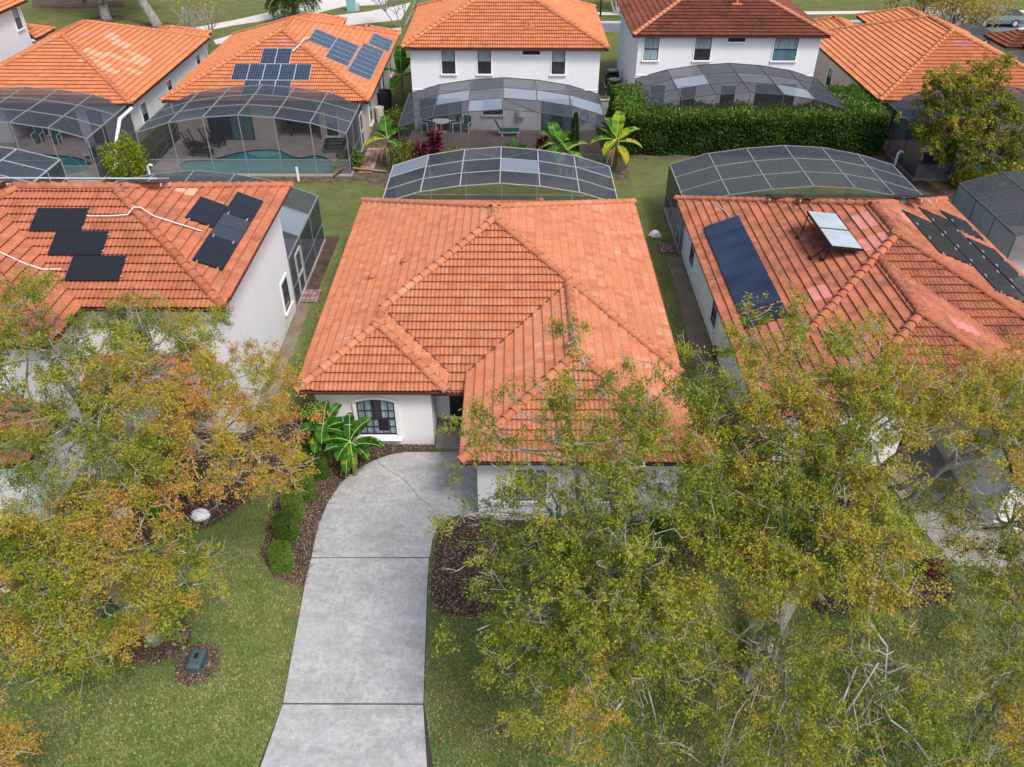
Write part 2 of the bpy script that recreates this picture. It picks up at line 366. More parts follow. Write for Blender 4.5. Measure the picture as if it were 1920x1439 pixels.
def tile_mesh(mat):
    if mat not in TILE_ME:
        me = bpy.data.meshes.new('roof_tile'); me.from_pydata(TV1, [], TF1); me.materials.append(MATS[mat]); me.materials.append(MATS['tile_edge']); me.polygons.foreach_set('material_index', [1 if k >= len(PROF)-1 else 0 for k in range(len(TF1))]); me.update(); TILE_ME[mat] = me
    return TILE_ME[mat]
def cap_mesh(mat):
    key = mat+'_cap'
    if key not in TILE_ME:
        vs = []; n = 6
        for y, r, dz in ((0, .165, .055), (.43, .130, .02)):
            for k in range(n+1):
                a = math.pi*k/n; vs.append((r*math.cos(a), y, dz+r*.85*math.sin(a)-.03))
        fs = [(k, k+1, n+1+k+1, n+1+k) for k in range(n)]; fs.append(tuple(range(n+1)))
        me = bpy.data.meshes.new('ridge_tile'); me.from_pydata(vs, [], fs); me.materials.append(MATS[mat]); me.update(); TILE_ME[key] = me
    return TILE_ME[key]
def slope(o, u, n, poly, ze, skip=None):
    return dict(o=Vector((*o, 0)), u=Vector((*u, 0)), n=Vector((*n, 0)), poly=poly, ze=ze, skip=skip)
def hip(x0, x1, y0, y1, ze, skip=()):
    W, D = x1-x0, y1-y0; S = []; xm, ym = (x0+x1)/2, (y0+y1)/2
    if W <= D: a = (xm, y0+W/2); b = (xm, y1-W/2)
    else: a = (x0+D/2, ym); b = (x1-D/2, ym)
    if 'f' not in skip: S.append(slope((x0, y0), (1, 0), (0, 1), [(x0, y0), (x1, y0), (a if W <= D else b), a] if W > D else [(x0, y0), (x1, y0), a], ze))
    if 'b' not in skip: S.append(slope((x1, y1), (-1, 0), (0, -1), [(x1, y1), (x0, y1), a, b] if W > D else [(x1, y1), (x0, y1), b], ze))
    if 'l' not in skip: S.append(slope((x0, y1), (0, -1), (1, 0), [(x0, y1), (x0, y0), a, b] if W <= D else [(x0, y1), (x0, y0), a], ze))
    if 'r' not in skip: S.append(slope((x1, y0), (0, 1), (-1, 0), [(x1, y0), (x1, y1), b, a] if W <= D else [(x1, y0), (x1, y1), b], ze))
    return S
def zpl(s, x, y): return s['ze']+PITCH_R*((Vector((x, y, 0))-s['o']).dot(s['n']))
def inpoly(poly, x, y, m=0.0):
    n = len(poly); sgn = 0
    ar = sum(poly[i][0]*poly[(i+1) % n][1]-poly[(i+1) % n][0]*poly[i][1] for i in range(n))
    for i in range(n):
        (ax, ay), (bx, by) = poly[i], poly[(i+1) % n]; L = math.hypot(bx-ax, by-ay)
        if L < 1e-6: continue
        c = ((bx-ax)*(y-ay)-(by-ay)*(x-ax))/L*(1 if ar > 0 else -1)
        if c < m: return False
    return True
def clip_poly(pts, poly):
    n = len(poly); ar = sum(poly[i][0]*poly[(i+1) % n][1]-poly[(i+1) % n][0]*poly[i][1] for i in range(n)); sg = 1 if ar > 0 else -1
    for i in range(n):
        (ax, ay), (bx, by) = poly[i], poly[(i+1) % n]
        if math.hypot(bx-ax, by-ay) < 1e-6: continue
        out = []; 
        f = lambda p: sg*((bx-ax)*(p[1]-ay)-(by-ay)*(p[0]-ax))
        for k in range(len(pts)):
            p, q = pts[k], pts[(k+1) % len(pts)]; fp, fq = f(p), f(q)
            if fp >= 0: out.append(p)
            if fp*fq < 0: t = fp/(fp-fq); out.append(tuple(p[j]+(q[j]-p[j])*t for j in range(3)))
        pts = out
        if len(pts) < 3: return []
    return pts
def tiled_roof(root, slopes, mat, caps, n_ind=0, capmat=None, pink=(), name='roof', pale=()):
    capmat = capmat or mat; TV, TF = (TV1, TF1) if n_ind else (TV0, TF0); NE = len(PROF)-1; edged = bool(n_ind); FM = []; QV = []; QF = []
    deck = MB()
    for s in slopes:
        P = [(x, y, zpl(s, x, y)-.035) for x, y in s['poly']]; deck.add(P, [tuple(range(len(P)))], 0)
        a, b = s['poly'][0], s['poly'][1]          # eave edge: fascia board and soffit
        nn = s['n']; z = zpl(s, *a)
        A = Vector((*a, 0)); B = Vector((*b, 0)); o = A+nn*.02
        L = (B-A).length; t = (B-A).normalized()
        deck.fbox(((o.x, o.y, 0), t, nn), .02, L-.02, 0, .03, z-.12, z-.02, 1)
        deck.fbox(((o.x, o.y, 0), t, nn), .02, L-.02, .03, .60, z-.12, z-.10, 2)
    roof = deck.build(name, ['roof_deck', 'fascia_dark', 'trim_white'], root)
    V = []; F = []; ind = []; PV = []; PF = []
    for si, s in enumerate(slopes):
        u, n, o = s['u'], s['n'], s['o']; sl = n*CT+Vector((0, 0, ST)); nr = -n*ST+Vector((0, 0, CT))
        us = [(Vector((x, y, 0))-o).dot(u) for x, y in s['poly']]; ds = [(Vector((x, y, 0))-o).dot(n) for x, y in s['poly']]
        j0 = math.floor(min(ds)/CT/TE+.001)
        for j in range(j0, int(max(ds)/CT/TE)+1):
            for i in range(math.floor(min(us)/TW), int(max(us)/TW)+1):
                q0 = o+u*(i*TW)+sl*(j*TE)+Vector((0, 0, s['ze'])); c = q0+u*(TW/2)+sl*(TE/2)
                cs = [q0, q0+u*TW, q0+u*TW+sl*TE, q0+sl*TE]
                ins = [inpoly(s['poly'], p.x, p.y, -.002) for p in cs]
                if not any(ins) and not inpoly(s['poly'], c.x, c.y, -.1): continue
                hid = False
                for k2, s2 in enumerate(slopes):
                    if k2 != si and all(inpoly(s2['poly'], p.x, p.y) and zpl(s2, p.x, p.y) > p.z+.10 for p in (cs[0], cs[2])): hid = True; break
                if hid: continue
                vs = [q0+u*v[0]+sl*v[1]+nr*v[2] for v in TV]
                ispink = any(abs(c.x-p[0]) < p[2] and abs(c.y-p[1]) < p[3] for p in pink)
                if all(ins) and any(abs(c.x-p[0]) < p[2] and abs(c.y-p[1]) < p[3] for p in pale):
                    b = len(QV); QV += [tuple(v) for v in vs]; QF += [[b+k for k in f] for f in TF]; continue
                if all(ins):
                    if ispink:
                        b = len(PV); PV += [tuple(v) for v in vs]; PF += [[b+k for k in f] for f in TF]; continue
                    view = Vector((0, 0, CAM_H))-c
                    if n_ind and view.dot(nr) > 0 and in_view(c, 0) and not any(k2 != si and inpoly(s2['poly'], c.x, c.y) and zpl(s2, c.x, c.y) > c.z for k2, s2 in enumerate(slopes)):
                        ind.append((view.length/max(.2, view.normalized().dot(nr)), q0, u, sl, nr, vs)); continue
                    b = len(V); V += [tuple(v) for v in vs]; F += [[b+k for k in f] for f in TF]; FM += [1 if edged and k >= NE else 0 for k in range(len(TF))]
                else:
                    mp = {}; b = None
                    for fi, f in enumerate(TF):
                        pp = clip_poly([tuple(vs[k]) for k in f], s['poly'])
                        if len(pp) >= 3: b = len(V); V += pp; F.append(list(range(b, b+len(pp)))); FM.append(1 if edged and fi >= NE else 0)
    ind.sort(key=lambda a: a[0])
    for (d, q0, u, sl, nr, vs) in ind[:n_ind]:
        ob = bpy.data.objects.new('roof_tile', tile_mesh(mat)); C.objects.link(ob); ob.parent = roof
        ob.matrix_local = Matrix.Translation(q0-LOC[roof]) @ Matrix((u, sl, nr)).transposed().to_4x4()
    for (d, q0, u, sl, nr, vs) in ind[n_ind:]:
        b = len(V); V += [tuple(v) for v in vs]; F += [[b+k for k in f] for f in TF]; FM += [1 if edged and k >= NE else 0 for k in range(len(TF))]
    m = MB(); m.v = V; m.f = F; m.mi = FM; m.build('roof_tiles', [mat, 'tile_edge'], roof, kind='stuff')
    if QV: m = MB(); m.v = QV; m.f = QF; m.mi = [0]*len(QF); m.build('faded_tiles', 'pale_tile', roof, kind='stuff', label='patches of faded pale tiles')
    if PV:
        m = MB(); m.v = PV; m.f = PF; m.mi = [0]*len(PF); m.build('replacement_tiles', 'pink_tile', roof, kind='stuff', label='patch of pale pink replacement tiles')
    rest = MB(); nb = 0; cm = cap_mesh(capmat)
    for a, b in caps:
        a = Vector(a); b = Vector(b); d = (b-a); L = d.length; d.normalize(); sd_ = d.cross(Vector((0, 0, 1))).normalized(); nr = sd_.cross(d)
        k = 0
        while k*.37 < L-.1:
            p = a+d*(k*.37); k += 1
            M = Matrix.Translation(p+nr*.045) @ Matrix((sd_, d, nr)).transposed().to_4x4()
            if nb < 300 and in_view(p, 10):
                ob = bpy.data.objects.new('ridge_tile', cm); C.objects.link(ob); ob.parent = roof; nb += 1
                ob.matrix_local = Matrix.Translation(-LOC[roof]) @ M
            else: rest.add([M @ v.co for v in cm.vertices], [tuple(p.vertices) for p in cm.polygons])
    rest.build('ridge_tiles', capmat, roof, kind='stuff')
    return roof
def hip_caps(x0, x1, y0, y1, ze, which='flfrblbr', ridge=True):
    W, D = x1-x0, y1-y0; xm, ym = (x0+x1)/2, (y0+y1)/2; S = []
    if W <= D: a = (xm, y0+W/2); b = (xm, y1-W/2); h = W/2
    else: a = (x0+D/2, ym); b = (x1-D/2, ym); h = D/2
    z = ze+PITCH_R*h
    ends = dict(fl=((x0, y0), a), fr=((x1, y0), a if W <= D else b), bl=((x0, y1), b if W <= D else a), br=((x1, y1), b))
    for k, (p, q) in ends.items():
        if k in [which[i:i+2] for i in range(0, len(which), 2)]: S.append(((*p, ze), (*q, z)))
    if ridge and abs(W-D) > .3: S.append(((*a, z), (*b, z)))
    return S

# ------------------------------------------------------------------ windows, doors
FRONT = lambda x, y: ((x, y, 0), (1, 0, 0), (0, -1, 0))      # wall that faces the camera
RIGHT = lambda x, y: ((x, y, 0), (0, 1, 0), (1, 0, 0))
LEFT = lambda x, y: ((x, y, 0), (0, 1, 0), (-1, 0, 0))
def window(root, fr, u0, u1, z0, z1, top='glass_blind', bot='glass_dark', trim=.07, mid=True, nv=0, nh=0, sill=True, tm='trim_white'):
    m = MB()
    m.fbox(fr, u0-trim, u1+trim, -.02, .05, z1, z1+trim); m.fbox(fr, u0-trim, u0, -.02, .05, z0, z1); m.fbox(fr, u1, u1+trim, -.02, .05, z0, z1)
    w = m.build('window', tm, root)
    if sill:
        m = MB(); m.fbox(fr, u0-trim-.03, u1+trim+.03, -.02, .12, z0-.09, z0); m.build('sill', tm, w)
    f = MB(); t = .035
    f.fbox(fr, u0, u1, .0, .035, z1-t, z1); f.fbox(fr, u0, u1, .0, .035, z0, z0+t); f.fbox(fr, u0, u0+t, .0, .035, z0+t, z1-t); f.fbox(fr, u1-t, u1, .0, .035, z0+t, z1-t)
    zm = (z0+z1)/2
    if mid: f.fbox(fr, u0+t, u1-t, .0, .04, zm-.03, zm+.03)
    for i in range(nv): uu = u0+(u1-u0)*(i+1)/(nv+1); f.fbox(fr, uu-.012, uu+.012, .006, .03, z0+t, z1-t)
    for i in range(nh): zz = z0+(z1-z0)*(i+1)/(nh+1); f.fbox(fr, u0+t, u1-t, .006, .028, zz-.012, zz+.012)
    f.build('frame', 'window_frame_dark', w)
    if mid:
        MB().fbox(fr, u0+t, u1-t, .002, .012, zm+.03, z1-t).build('pane', top, w); MB().fbox(fr, u0+t, u1-t, .002, .012, z0+t, zm-.03).build('pane', bot, w)
    else: MB().fbox(fr, u0+t, u1-t, .002, .012, z0+t, z1-t).build('pane', top, w)
    return w
def slider(root, fr, u0, u1, z0, z1, mats):
    m = MB(); t = .06
    m.fbox(fr, u0, u1, -.02, .06, z1-t, z1); m.fbox(fr, u0, u1, -.02, .06, z0, z0+.05)
    n = len(mats)
    for i in range(n+1): uu = u0+(u1-u0-t)*i/n; m.fbox(fr, uu, uu+t, -.02, .06, z0+.05, z1-t)
    d = m.build('sliding_door', 'window_frame_dark', root)
    for i, g in enumerate(mats):
        a = u0+(u1-u0-t)*i/n+t; b = u0+(u1-u0-t)*(i+1)/n; MB().fbox(fr, a, b, .0, .02, z0+.05, z1-t).build('pane', g, d)
def walls(root, poly, z1, mat='stucco_white', z0=0.0): return MB().prism(poly, z0, z1).build('wall', mat, root)
# ------------------------------------------------------------------ setting: ground, beds, paving
g = MB(); g.add([(-500, -60, 0), (500, -60, 0), (500, 700, 0), (-500, 700, 0)], [(0, 1, 2, 3)]); structure('ground', g, 'grass')
structure('back_lawn', MB().sheet([(-60, 37, ), (60, 37), (60, 100), (-60, 100)], .004), 'grass_back')
structure('front_mulch_bed', MB().sheet([(-7.05,15.55),(-6.72,15.1),(-5.78,14.73),(-5.8,15.79),(-5.87,17.11),(-5.49,18.97),(-4.61,19.99),(-3.6,20.42),(-2.6,20.48),(-2.63,20.83),(-6.43,20.81),(-7.02,22.35),(-7.34,22.05),(-7.52,20.37),(-7.41,18.35),(-7.35,16.78),(-7.31,15.94)], .012), 'mulch_pale')
structure('neighbour_mulch_bed', MB().sheet([(-9.99,16.55),(-9.17,16.98),(-8.56,17.65),(-8.17,18.71),(-7.69,19.58),(-7.16,20.37),(-7.24,22.05),(-9.25,22.95),(-11.8,20.34),(-14.45,18.31),(-12.58,15.91)], .010), 'mulch')
structure('garage_mulch_bed', MB().sheet([(-2.27,14.43),(-2.29,15.77),(-2.18,17.24),(-1.33,17.69),(4.87,17.39),(6.8,17.29),(6.64,15.82),(4.4,15.31),(2.1,15.01),(0.73,14.45),(-0.86,13.73),(-1.88,13.9)], .010), 'mulch')
structure('right_mulch_bed', MB().sheet([(8.07,14.86),(10.44,15.64),(12.53,15.17),(12.02,14.33),(9.84,13.96),(8.1,13.95)], .010), 'mulch')
def ring_poly(cx, cy, rx, ry, n=28, j=.06, rot=0):
    return [(cx+(rx*math.cos(t)*math.cos(rot)-ry*math.sin(t)*math.sin(rot))*(1+random.uniform(-j, j)), cy+(rx*math.cos(t)*math.sin(rot)+ry*math.sin(t)*math.cos(rot))*(1+random.uniform(-j, j))) for t in [2*math.pi*k/n for k in range(n)]]
RINGS = [(-9.35, 13.0, .92, .72, .5), (-8.03, 12.3, .55, .62, 0), (2.75, 12.7, .5, .5, 0), (6.07, 12.1, .75, .6, .4)]
for i, (x, y, a, b, ro) in enumerate(RINGS): structure('mulch_ring', MB().sheet(ring_poly(x, y, a, b, rot=ro), .013+.001*i), 'mulch_pale')
def jag(p, step=.25, j=.07):
    out = []
    for i in range(len(p)):
        a, b = Vector(p[i]), Vector(p[(i+1) % len(p)]); n = max(1, int((b-a).length/step))
        for k in range(n): q = a.lerp(b, k/n); out.append((q.x+random.uniform(-j, j), q.y+random.uniform(-j, j)))
    return out
structure('side_sand_path', MB().sheet(jag([(6.95, 20.0), (7.85, 20.2), (7.98, 26), (7.93, 34.4), (7.25, 34.4), (7.18, 30), (6.98, 25)]), .008), 'sand')
structure('side_soil_strip', MB().sheet(jag([(-9.2, 23.0), (-8.62, 23.5), (-8.68, 27), (-8.72, 30.0), (-9.2, 30.0)]), .008), 'sand')
structure('side_soil_edge', MB().sheet([(-9.25, 31.2), (-8.6, 31.2), (-8.55, 36.4), (-9.25, 36.4)], .009), 'mulch')
structure('back_soil_bed', MB().sheet(jag([(-22.8, 42.3), (-8.4, 43.1), (-6.7, 42.0), (-5.8, 43.4), (-6.2, 47.9), (-7.0, 50.5), (-8.4, 52), (-9.2, 54), (-9.2, 43.9), (-22.8, 43.3)], .4, .14), .009), 'soil')
structure('planting_bed', MB().sheet(jag([(-6.2, 43.9), (-2, 43.2), (3, 43.2), (6.4, 43.4), (6.9, 46.7), (5.2, 47.9), (-6.2, 47.9)], .4, .14), .010), 'soil')
structure('hedge_soil_bed', MB().sheet(jag([(6.5, 46.5), (9, 46.7), (22.8, 46.4), (23.4, 49), (21, 53.5), (6.2, 53)], .4, .14), .008), 'soil')
structure('tree_mulch_bed', MB().sheet([(22.0, 47.5), (22.3, 50.3), (22.9, 50), (22.9, 45), (23.4, 42.5), (29.5, 43.5), (29.5, 41.3), (23.6, 40.3), (21.2, 41.6), (20.6, 44)], .009), 'mulch')
structure('side_alley', MB().sheet([(5.9, 50), (7.6, 50), (7.6, 62), (5.9, 62)], .009), 'soil')

# driveway: base sheet with open joints, one slab per pour
L_ = [(-5.79,9.61),(-5.59,11.17),(-5.82,14.78),(-5.83,15.79),(-5.87,16.53),(-5.87,17.11),(-5.78,18.03),(-5.49,18.97),(-5.11,19.55),(-4.61,19.99),(-4.12,20.28),(-3.6,20.42)]
R_ = [(-1.78,9.63),(-2.14,11.18),(-2.36,14.99),(-2.39,15.81),(-2.36,16.49),(-2.22,17.13)]
L_ = [(-6.05, 6.5)]+L_; R_ = [(-1.45, 6.5)]+R_
base = L_+[(-1.05, 20.46), (-1.05, 18.6), (4.6, 18.0), (4.6, 17.56), (.4, 17.3)]+R_[::-1]
dr = structure('driveway', MB().sheet(base, .016), 'joint_dark')
def slab(poly, name='concrete_slab', top=.05, parent=None, mat='concrete', lab=None):
    c = (sum(p[0] for p in poly)/len(poly), sum(p[1] for p in poly)/len(poly)); P = []
    for x, y in poly:
        d = math.hypot(x-c[0], y-c[1]); P.append((x-(x-c[0])/d*.03, y-(y-c[1])/d*.03))
    return MB().prism(P, .0, top).build(name, mat, parent, label=lab)
slab([L_[0], R_[0], R_[2], L_[2]], parent=dr); 
slab([L_[2], R_[2], R_[3], R_[4], L_[4], L_[3]], parent=dr)
slab([L_[4], R_[4], R_[5], R_[6], (-1.6, 17.5), (-.4, 17.3), (4.6, 17.3), (4.6, 18.2), (-1.05, 18.3), (-1.05, 20.44)]+L_[::-1][:8], parent=dr, lab='curved apron slab with a crack across it')
cr = [(-4.51,20.01),(-4.29,19.73),(-3.92,19.4),(-3.6,19.18),(-3.34,18.86),(-3.09,18.5),(-2.93,18.24),(-2.67,18.03),(-2.45,17.78)]
m = MB(); m.tube([(x+random.uniform(-.01, .01), y, .047) for x, y in cr], .009, 5); m.build('crack', 'joint_dark', dr)
slab([(-2.62, 20.55), (-1.06, 20.55), (-1.06, 22.25), (-2.62, 22.25)], 'entry_slab', .08, dr, 'concrete_old', 'darker entry slab under the porch roof')

# neighbour's walk and drive seen through the trees
structure('neighbour_walk', MB().prism([(12.12, 20.88), (14.34, 20.88), (14.34, 16.98), (19, 16.98), (19, 15.5), (12.7, 15.6), (12.3, 17.2), (12.12, 19.2)], 0, .03), 'concrete_old')
# street beyond the back row
structure('road', MB().sheet([(5, 76.6), (16, 76.9), (70, 77.6), (70, 81.6), (24, 80.4), (5, 79.7)], .008), 'asphalt')
structure('kerb', MB().prism([(5, 79.7), (24, 80.4), (70, 81.6), (70, 81.9), (24, 80.7), (5, 80.0)], 0, .12), 'concrete_pale')
structure('sidewalk', MB().prism([(5, 83.0), (28, 83.6), (36, 84.1), (70, 85.2), (70, 86.3), (36, 85.2), (28, 84.8), (5, 84.1)], 0, .03), 'concrete_pale')
structure('corner_drive', MB().sheet([(35.82,80.29),(40.71,86.89),(44.17,86.94),(44.37,83.35),(43.14,79.59),(38.96,79.53)], .012), 'concrete_pale')
sw = structure('curved_sidewalk', MB().sheet([(-30.05,74.76),(-28.92,75.14),(-25.45,78.62),(-21.3,81.76),(-18.77,83.74),(-16.79,86.26),(-12.98,87.25),(-12.69,91.45),(-19.94,90.32),(-21.44,87.12),(-22.55,85.02),(-26.01,80.64),(-29.53,77.01),(-30.43,75.86)], .012), 'concrete_pale')
structure('far_drive', MB().sheet([(-25.19,72.0),(-20.95,75.99),(-17.07,77.95),(-14.68,78.97),(-10.56,80.86),(-10.42,88.25),(-11.73,86.57),(-14.13,84.25),(-17.06,82.46),(-19.68,78.9),(-24.6,75.57),(-25.83,73.38)], .012), 'concrete_pale')
structure('far_path', MB().sheet([(-12.78,74.99),(-11.7,77.45),(-10.24,78.05),(-10.02,76.14),(-10.6,74.3)], .012), 'concrete_pale')
structure('far_mulch', MB().sheet([(-47.11,85.34),(-43.29,84.94),(-38.39,85.7),(-39.22,88.53),(-49.27,89.86)], .011), 'mulch')

def paver_mat(name, x0, x1, y0, y1, nx, ny, z=.05):
    b = structure(name, MB().box(x0, x1, y0, y1, 0, z-.02), 'joint_dark'); ux, uy = (x1-x0)/nx, (y1-y0)/ny
    for i in range(nx):
        for j in range(ny):
            MB().box(x0+i*ux+.012, x0+(i+1)*ux-.012, y0+j*uy+.012, y0+(j+1)*uy-.012, z-.02, z+random.uniform(-.004, .008)).build('paver', 'paver_red', b)
paver_mat('paver_landing', -9.16, -8.42, 30.05, 31.15, 4, 5)
paver_mat('paver_landing', 7.02, 7.8, 34.75, 35.75, 5, 4)
paver_mat('brick_path', -8.9, -8.05, 44.3, 48.2, 3, 12)

# ------------------------------------------------------------------ main house
def main_house():
    h = thing('house', 'one-storey white house in the centre, clean bright orange tile roof, two hipped front wings', 'house', (-.7, 28, 0))
    x0, x1, y0, y1, ze = -6.86, 5.47, 21.34, 34.68, 2.6
    S = hip(x0, x1, y0, y1, ze)
    S.append(slope((x0, y1), (0, -1), (1, 0), [(x0, y0), (x0, 20.34), (-4.47, 22.73), (-4.47, 23.73)], ze))
    S.append(slope((-2.08, 20.34), (0, 1), (-1, 0), [(-2.08, 20.34), (-2.08, 21.4), (-4.47, 23.79), (-4.47, 22.73)], ze))
    S.append(slope((x0, 20.34), (1, 0), (0, 1), [(x0, 20.34), (-2.08, 20.34), (-4.47, 22.73)], ze))
    S.append(slope((-1.49, 17.07), (1, 0), (0, 1), [(-1.49, 17.07), (5.35, 17.07), (1.93, 20.49)], ze))
    S.append(slope((-1.49, 21.4), (0, -1), (1, 0), [(-1.49, 21.4), (-1.49, 17.07), (1.93, 20.49), (1.93, 24.8)], ze))
    S.append(slope((5.35, 17.07), (0, 1), (-1, 0), [(5.35, 17.07), (5.35, 21.4), (1.93, 24.8), (1.93, 20.49)], ze))
    S.append(slope((x0, y0), (1, 0), (0, 1), [(-2.66, 20.66), (-.9, 20.66), (-.9, 21.34), (-2.66, 21.34)], ze))
    zp = ze+PITCH_R*6.165
    caps = [((x0, 20.34, ze), (-4.47, 22.73, 3.58)), ((-2.08, 20.34, ze), (-4.47, 22.73, 3.58)), ((-4.47, 22.6, 3.58), (-4.47, 23.73, 3.58)), ((-4.47, 23.73, 3.58), (-.695, 27.505, zp)),
            ((x1, y0, ze), (-.695, 27.505, zp)), ((-.695, 27.45, zp), (-.695, 28.6, zp)), ((x0, y1, ze), (-.695, 28.515, zp)), ((x1, y1, ze), (-.695, 28.515, zp)),
            ((-1.49, 17.07, ze), (1.93, 20.49, 4.0)), ((5.35, 17.07, ze), (1.93, 20.49, 4.0)), ((1.93, 20.4, 4.0), (1.93, 24.76, 4.0))]
    rf = tiled_roof(h, S, 'terracotta_bright', caps, 300)
    for a, b in (((-1.49, 21.34, 2.6), (1.93, 24.76, 4.0)), ((-2.08, 21.34, 2.6), (-4.47, 23.73, 3.58)), ((5.35, 21.34, 2.6), (2.05, 24.7, 3.97))):
        MB().bar(Vector(a)+Vector((0, 0, .075)), Vector(b)+Vector((0, 0, .075)), .07, .03).build('valley_flashing', 'roof_deck', rf)
    for x, y in ((-5.2, 26.3), (-4.0, 26.6), (4.55, 22.5), (1.2, 34.0)):      # vents
        m = MB(); z = min(zpl(s, x, y) for s in S[:4] if inpoly(s['poly'], x, y))
        m.box(x-.12, x+.12, y-.12, y+.12, z, z+.12); m.lathe((x, y, z+.12), [(.15, 0), (.15, .05), (.05, .12)], 10); m.build('roof_vent', 'terracotta_worn', rf)
    walls(h, [(-6.4, 20.79), (-2.65, 20.79), (-2.65, 22.25), (-1.04, 22.25), (-1.04, 17.52), (4.9, 17.52), (4.9, 21.8), (5.02, 21.8), (5.02, 34.23), (-6.4, 34.23)], 2.52)
    # arched front window
    fr = FRONT(-4.48, 20.79); w_, z0, z1 = .62, .52, 1.86
    arc = [(-w_+2*w_*i/10, z1+.16*math.sin(math.pi*i/10)) for i in range(11)]
    def fan(mb, pts, d0, d1, base):
        o, t, n = (Vector(a) for a in fr); pos = lambda u, z, d: o+t*u+n*d+Vector((0, 0, z))
        for i in range(len(pts)-1):
            (u0, za), (u1, zb) = pts[i], pts[i+1]; q0 = base[i]; q1 = base[i+1]
            mb.add([pos(u0, q0, d0), pos(u1, q1, d0), pos(u1, zb, d0), pos(u0, za, d0), pos(u0, q0, d1), pos(u1, q1, d1), pos(u1, zb, d1), pos(u0, za, d1)],
                   [(4, 5, 6, 7), (3, 2, 6, 7), (0, 1, 5, 4), (0, 3, 7, 4), (1, 2, 6, 5)])
    m = MB(); m.fbox(fr, -w_-.12, -w_, -.02, .09, z0, z1); m.fbox(fr, w_, w_+.12, -.02, .09, z0, z1)
    big = [(u*1.19, z+.10) for u, z in arc]; fan(m, [(u*1.19, z+.10) for u, z in arc], -.02, .09, [z for u, z in arc])
    w = m.build('window', 'stucco_white', h, label='arched front window with a grid of dark bars')
    m = MB(); o = Vector((-4.48, 20.79, 0))
    m.add([o+Vector(p) for p in ((-w_-.05, -.02, z0), (w_+.05, -.02, z0), (w_+.16, -.20, z0-.16), (-w_-.16, -.20, z0-.16), (-w_-.16, 0, z0-.2), (w_+.16, 0, z0-.2))], [(0, 1, 2, 3), (3, 2, 5, 4), (0, 3, 4), (1, 5, 2)])
    m.build('sill', 'trim_white', w)
    m = MB(); fan(m, arc, .0, .012, [z0]*11); m.build('pane', 'curtain', w, label='pane with pale curtains behind')
    m = MB(); m.fbox(fr, -.12, .16, .0, .016, 1.22, 1.98); m.build('pane', 'glass_dark', w, label='dark gap between the curtains')
    m = MB(); m.fbox(fr, .02, .36, .0, .018, .66, 1.18); m.build('pane', 'bin_black', w, label='black board behind the lower pane')
    m = MB(); t = .04
    for u in (-w_, w_-t): m.fbox(fr, u, u+t, .012, .05, z0, z1)
    m.fbox(fr, -w_, w_, .012, .05, z0, z0+t); m.fbox(fr, -w_+t, w_-t, .012, .05, 1.16, 1.22); fan(m, arc, .012, .05, [z-.04 for u, z in arc])
    for u in (-.36, -.13, .17, .40): m.fbox(fr, u-.014, u+.014, .014, .04, z0+t, z1+.1)
    for z in (.84, 1.52): m.fbox(fr, -w_+t, w_-t, .016, .038, z-.014, z+.014)
    m.build('frame', 'window_frame_dark', w)
    # garage-wing windows
    for u in (.55, 3.1): window(h, FRONT(u, 17.52), -.45, .45, .7, 1.95, 'curtain', 'curtain', .1, True, 3, 3)
    # front door in the recess
    fr = FRONT(-1.72, 22.25); m = MB(); m.fbox(fr, -.48, .48, 0, .05, .14, 2.1); d = m.build('front_door', 'door_brown', h)
    m = MB()
    for a, b in ((-.40, -.05), (.05, .40)):
        for z in (.3, 1.0, 1.6): m.fbox(fr, a, b, .05, .065, z, z+.45)
    m.build('door_panels', 'door_brown', d); MB().fbox(fr, -.60, .60, 0, .14, .08, .14).build('threshold', 'trim_white', d)
    m = MB(); m.lathe((-2.08, 22.16, 1.05), [(.02, 0), (.035, .02), (.02, .05)], 8); m.build('handle', 'metal_silver', d)
    for yy in (24.5, 28.5, 32.0): window(h, RIGHT(5.02, yy), -.4, .4, .75, 2.0)
    for yy in (25, 31.0): window(h, LEFT(-6.4, yy), -.4, .4, .75, 2.0)
    return h
main_house()
m = MB(); m.box(-2.14, -1.36, 21.66, 22.08, .08, .10); tag(m.build('doormat', 'mat_black'), 'black doormat on the entry slab before the brown front door', 'doormat')

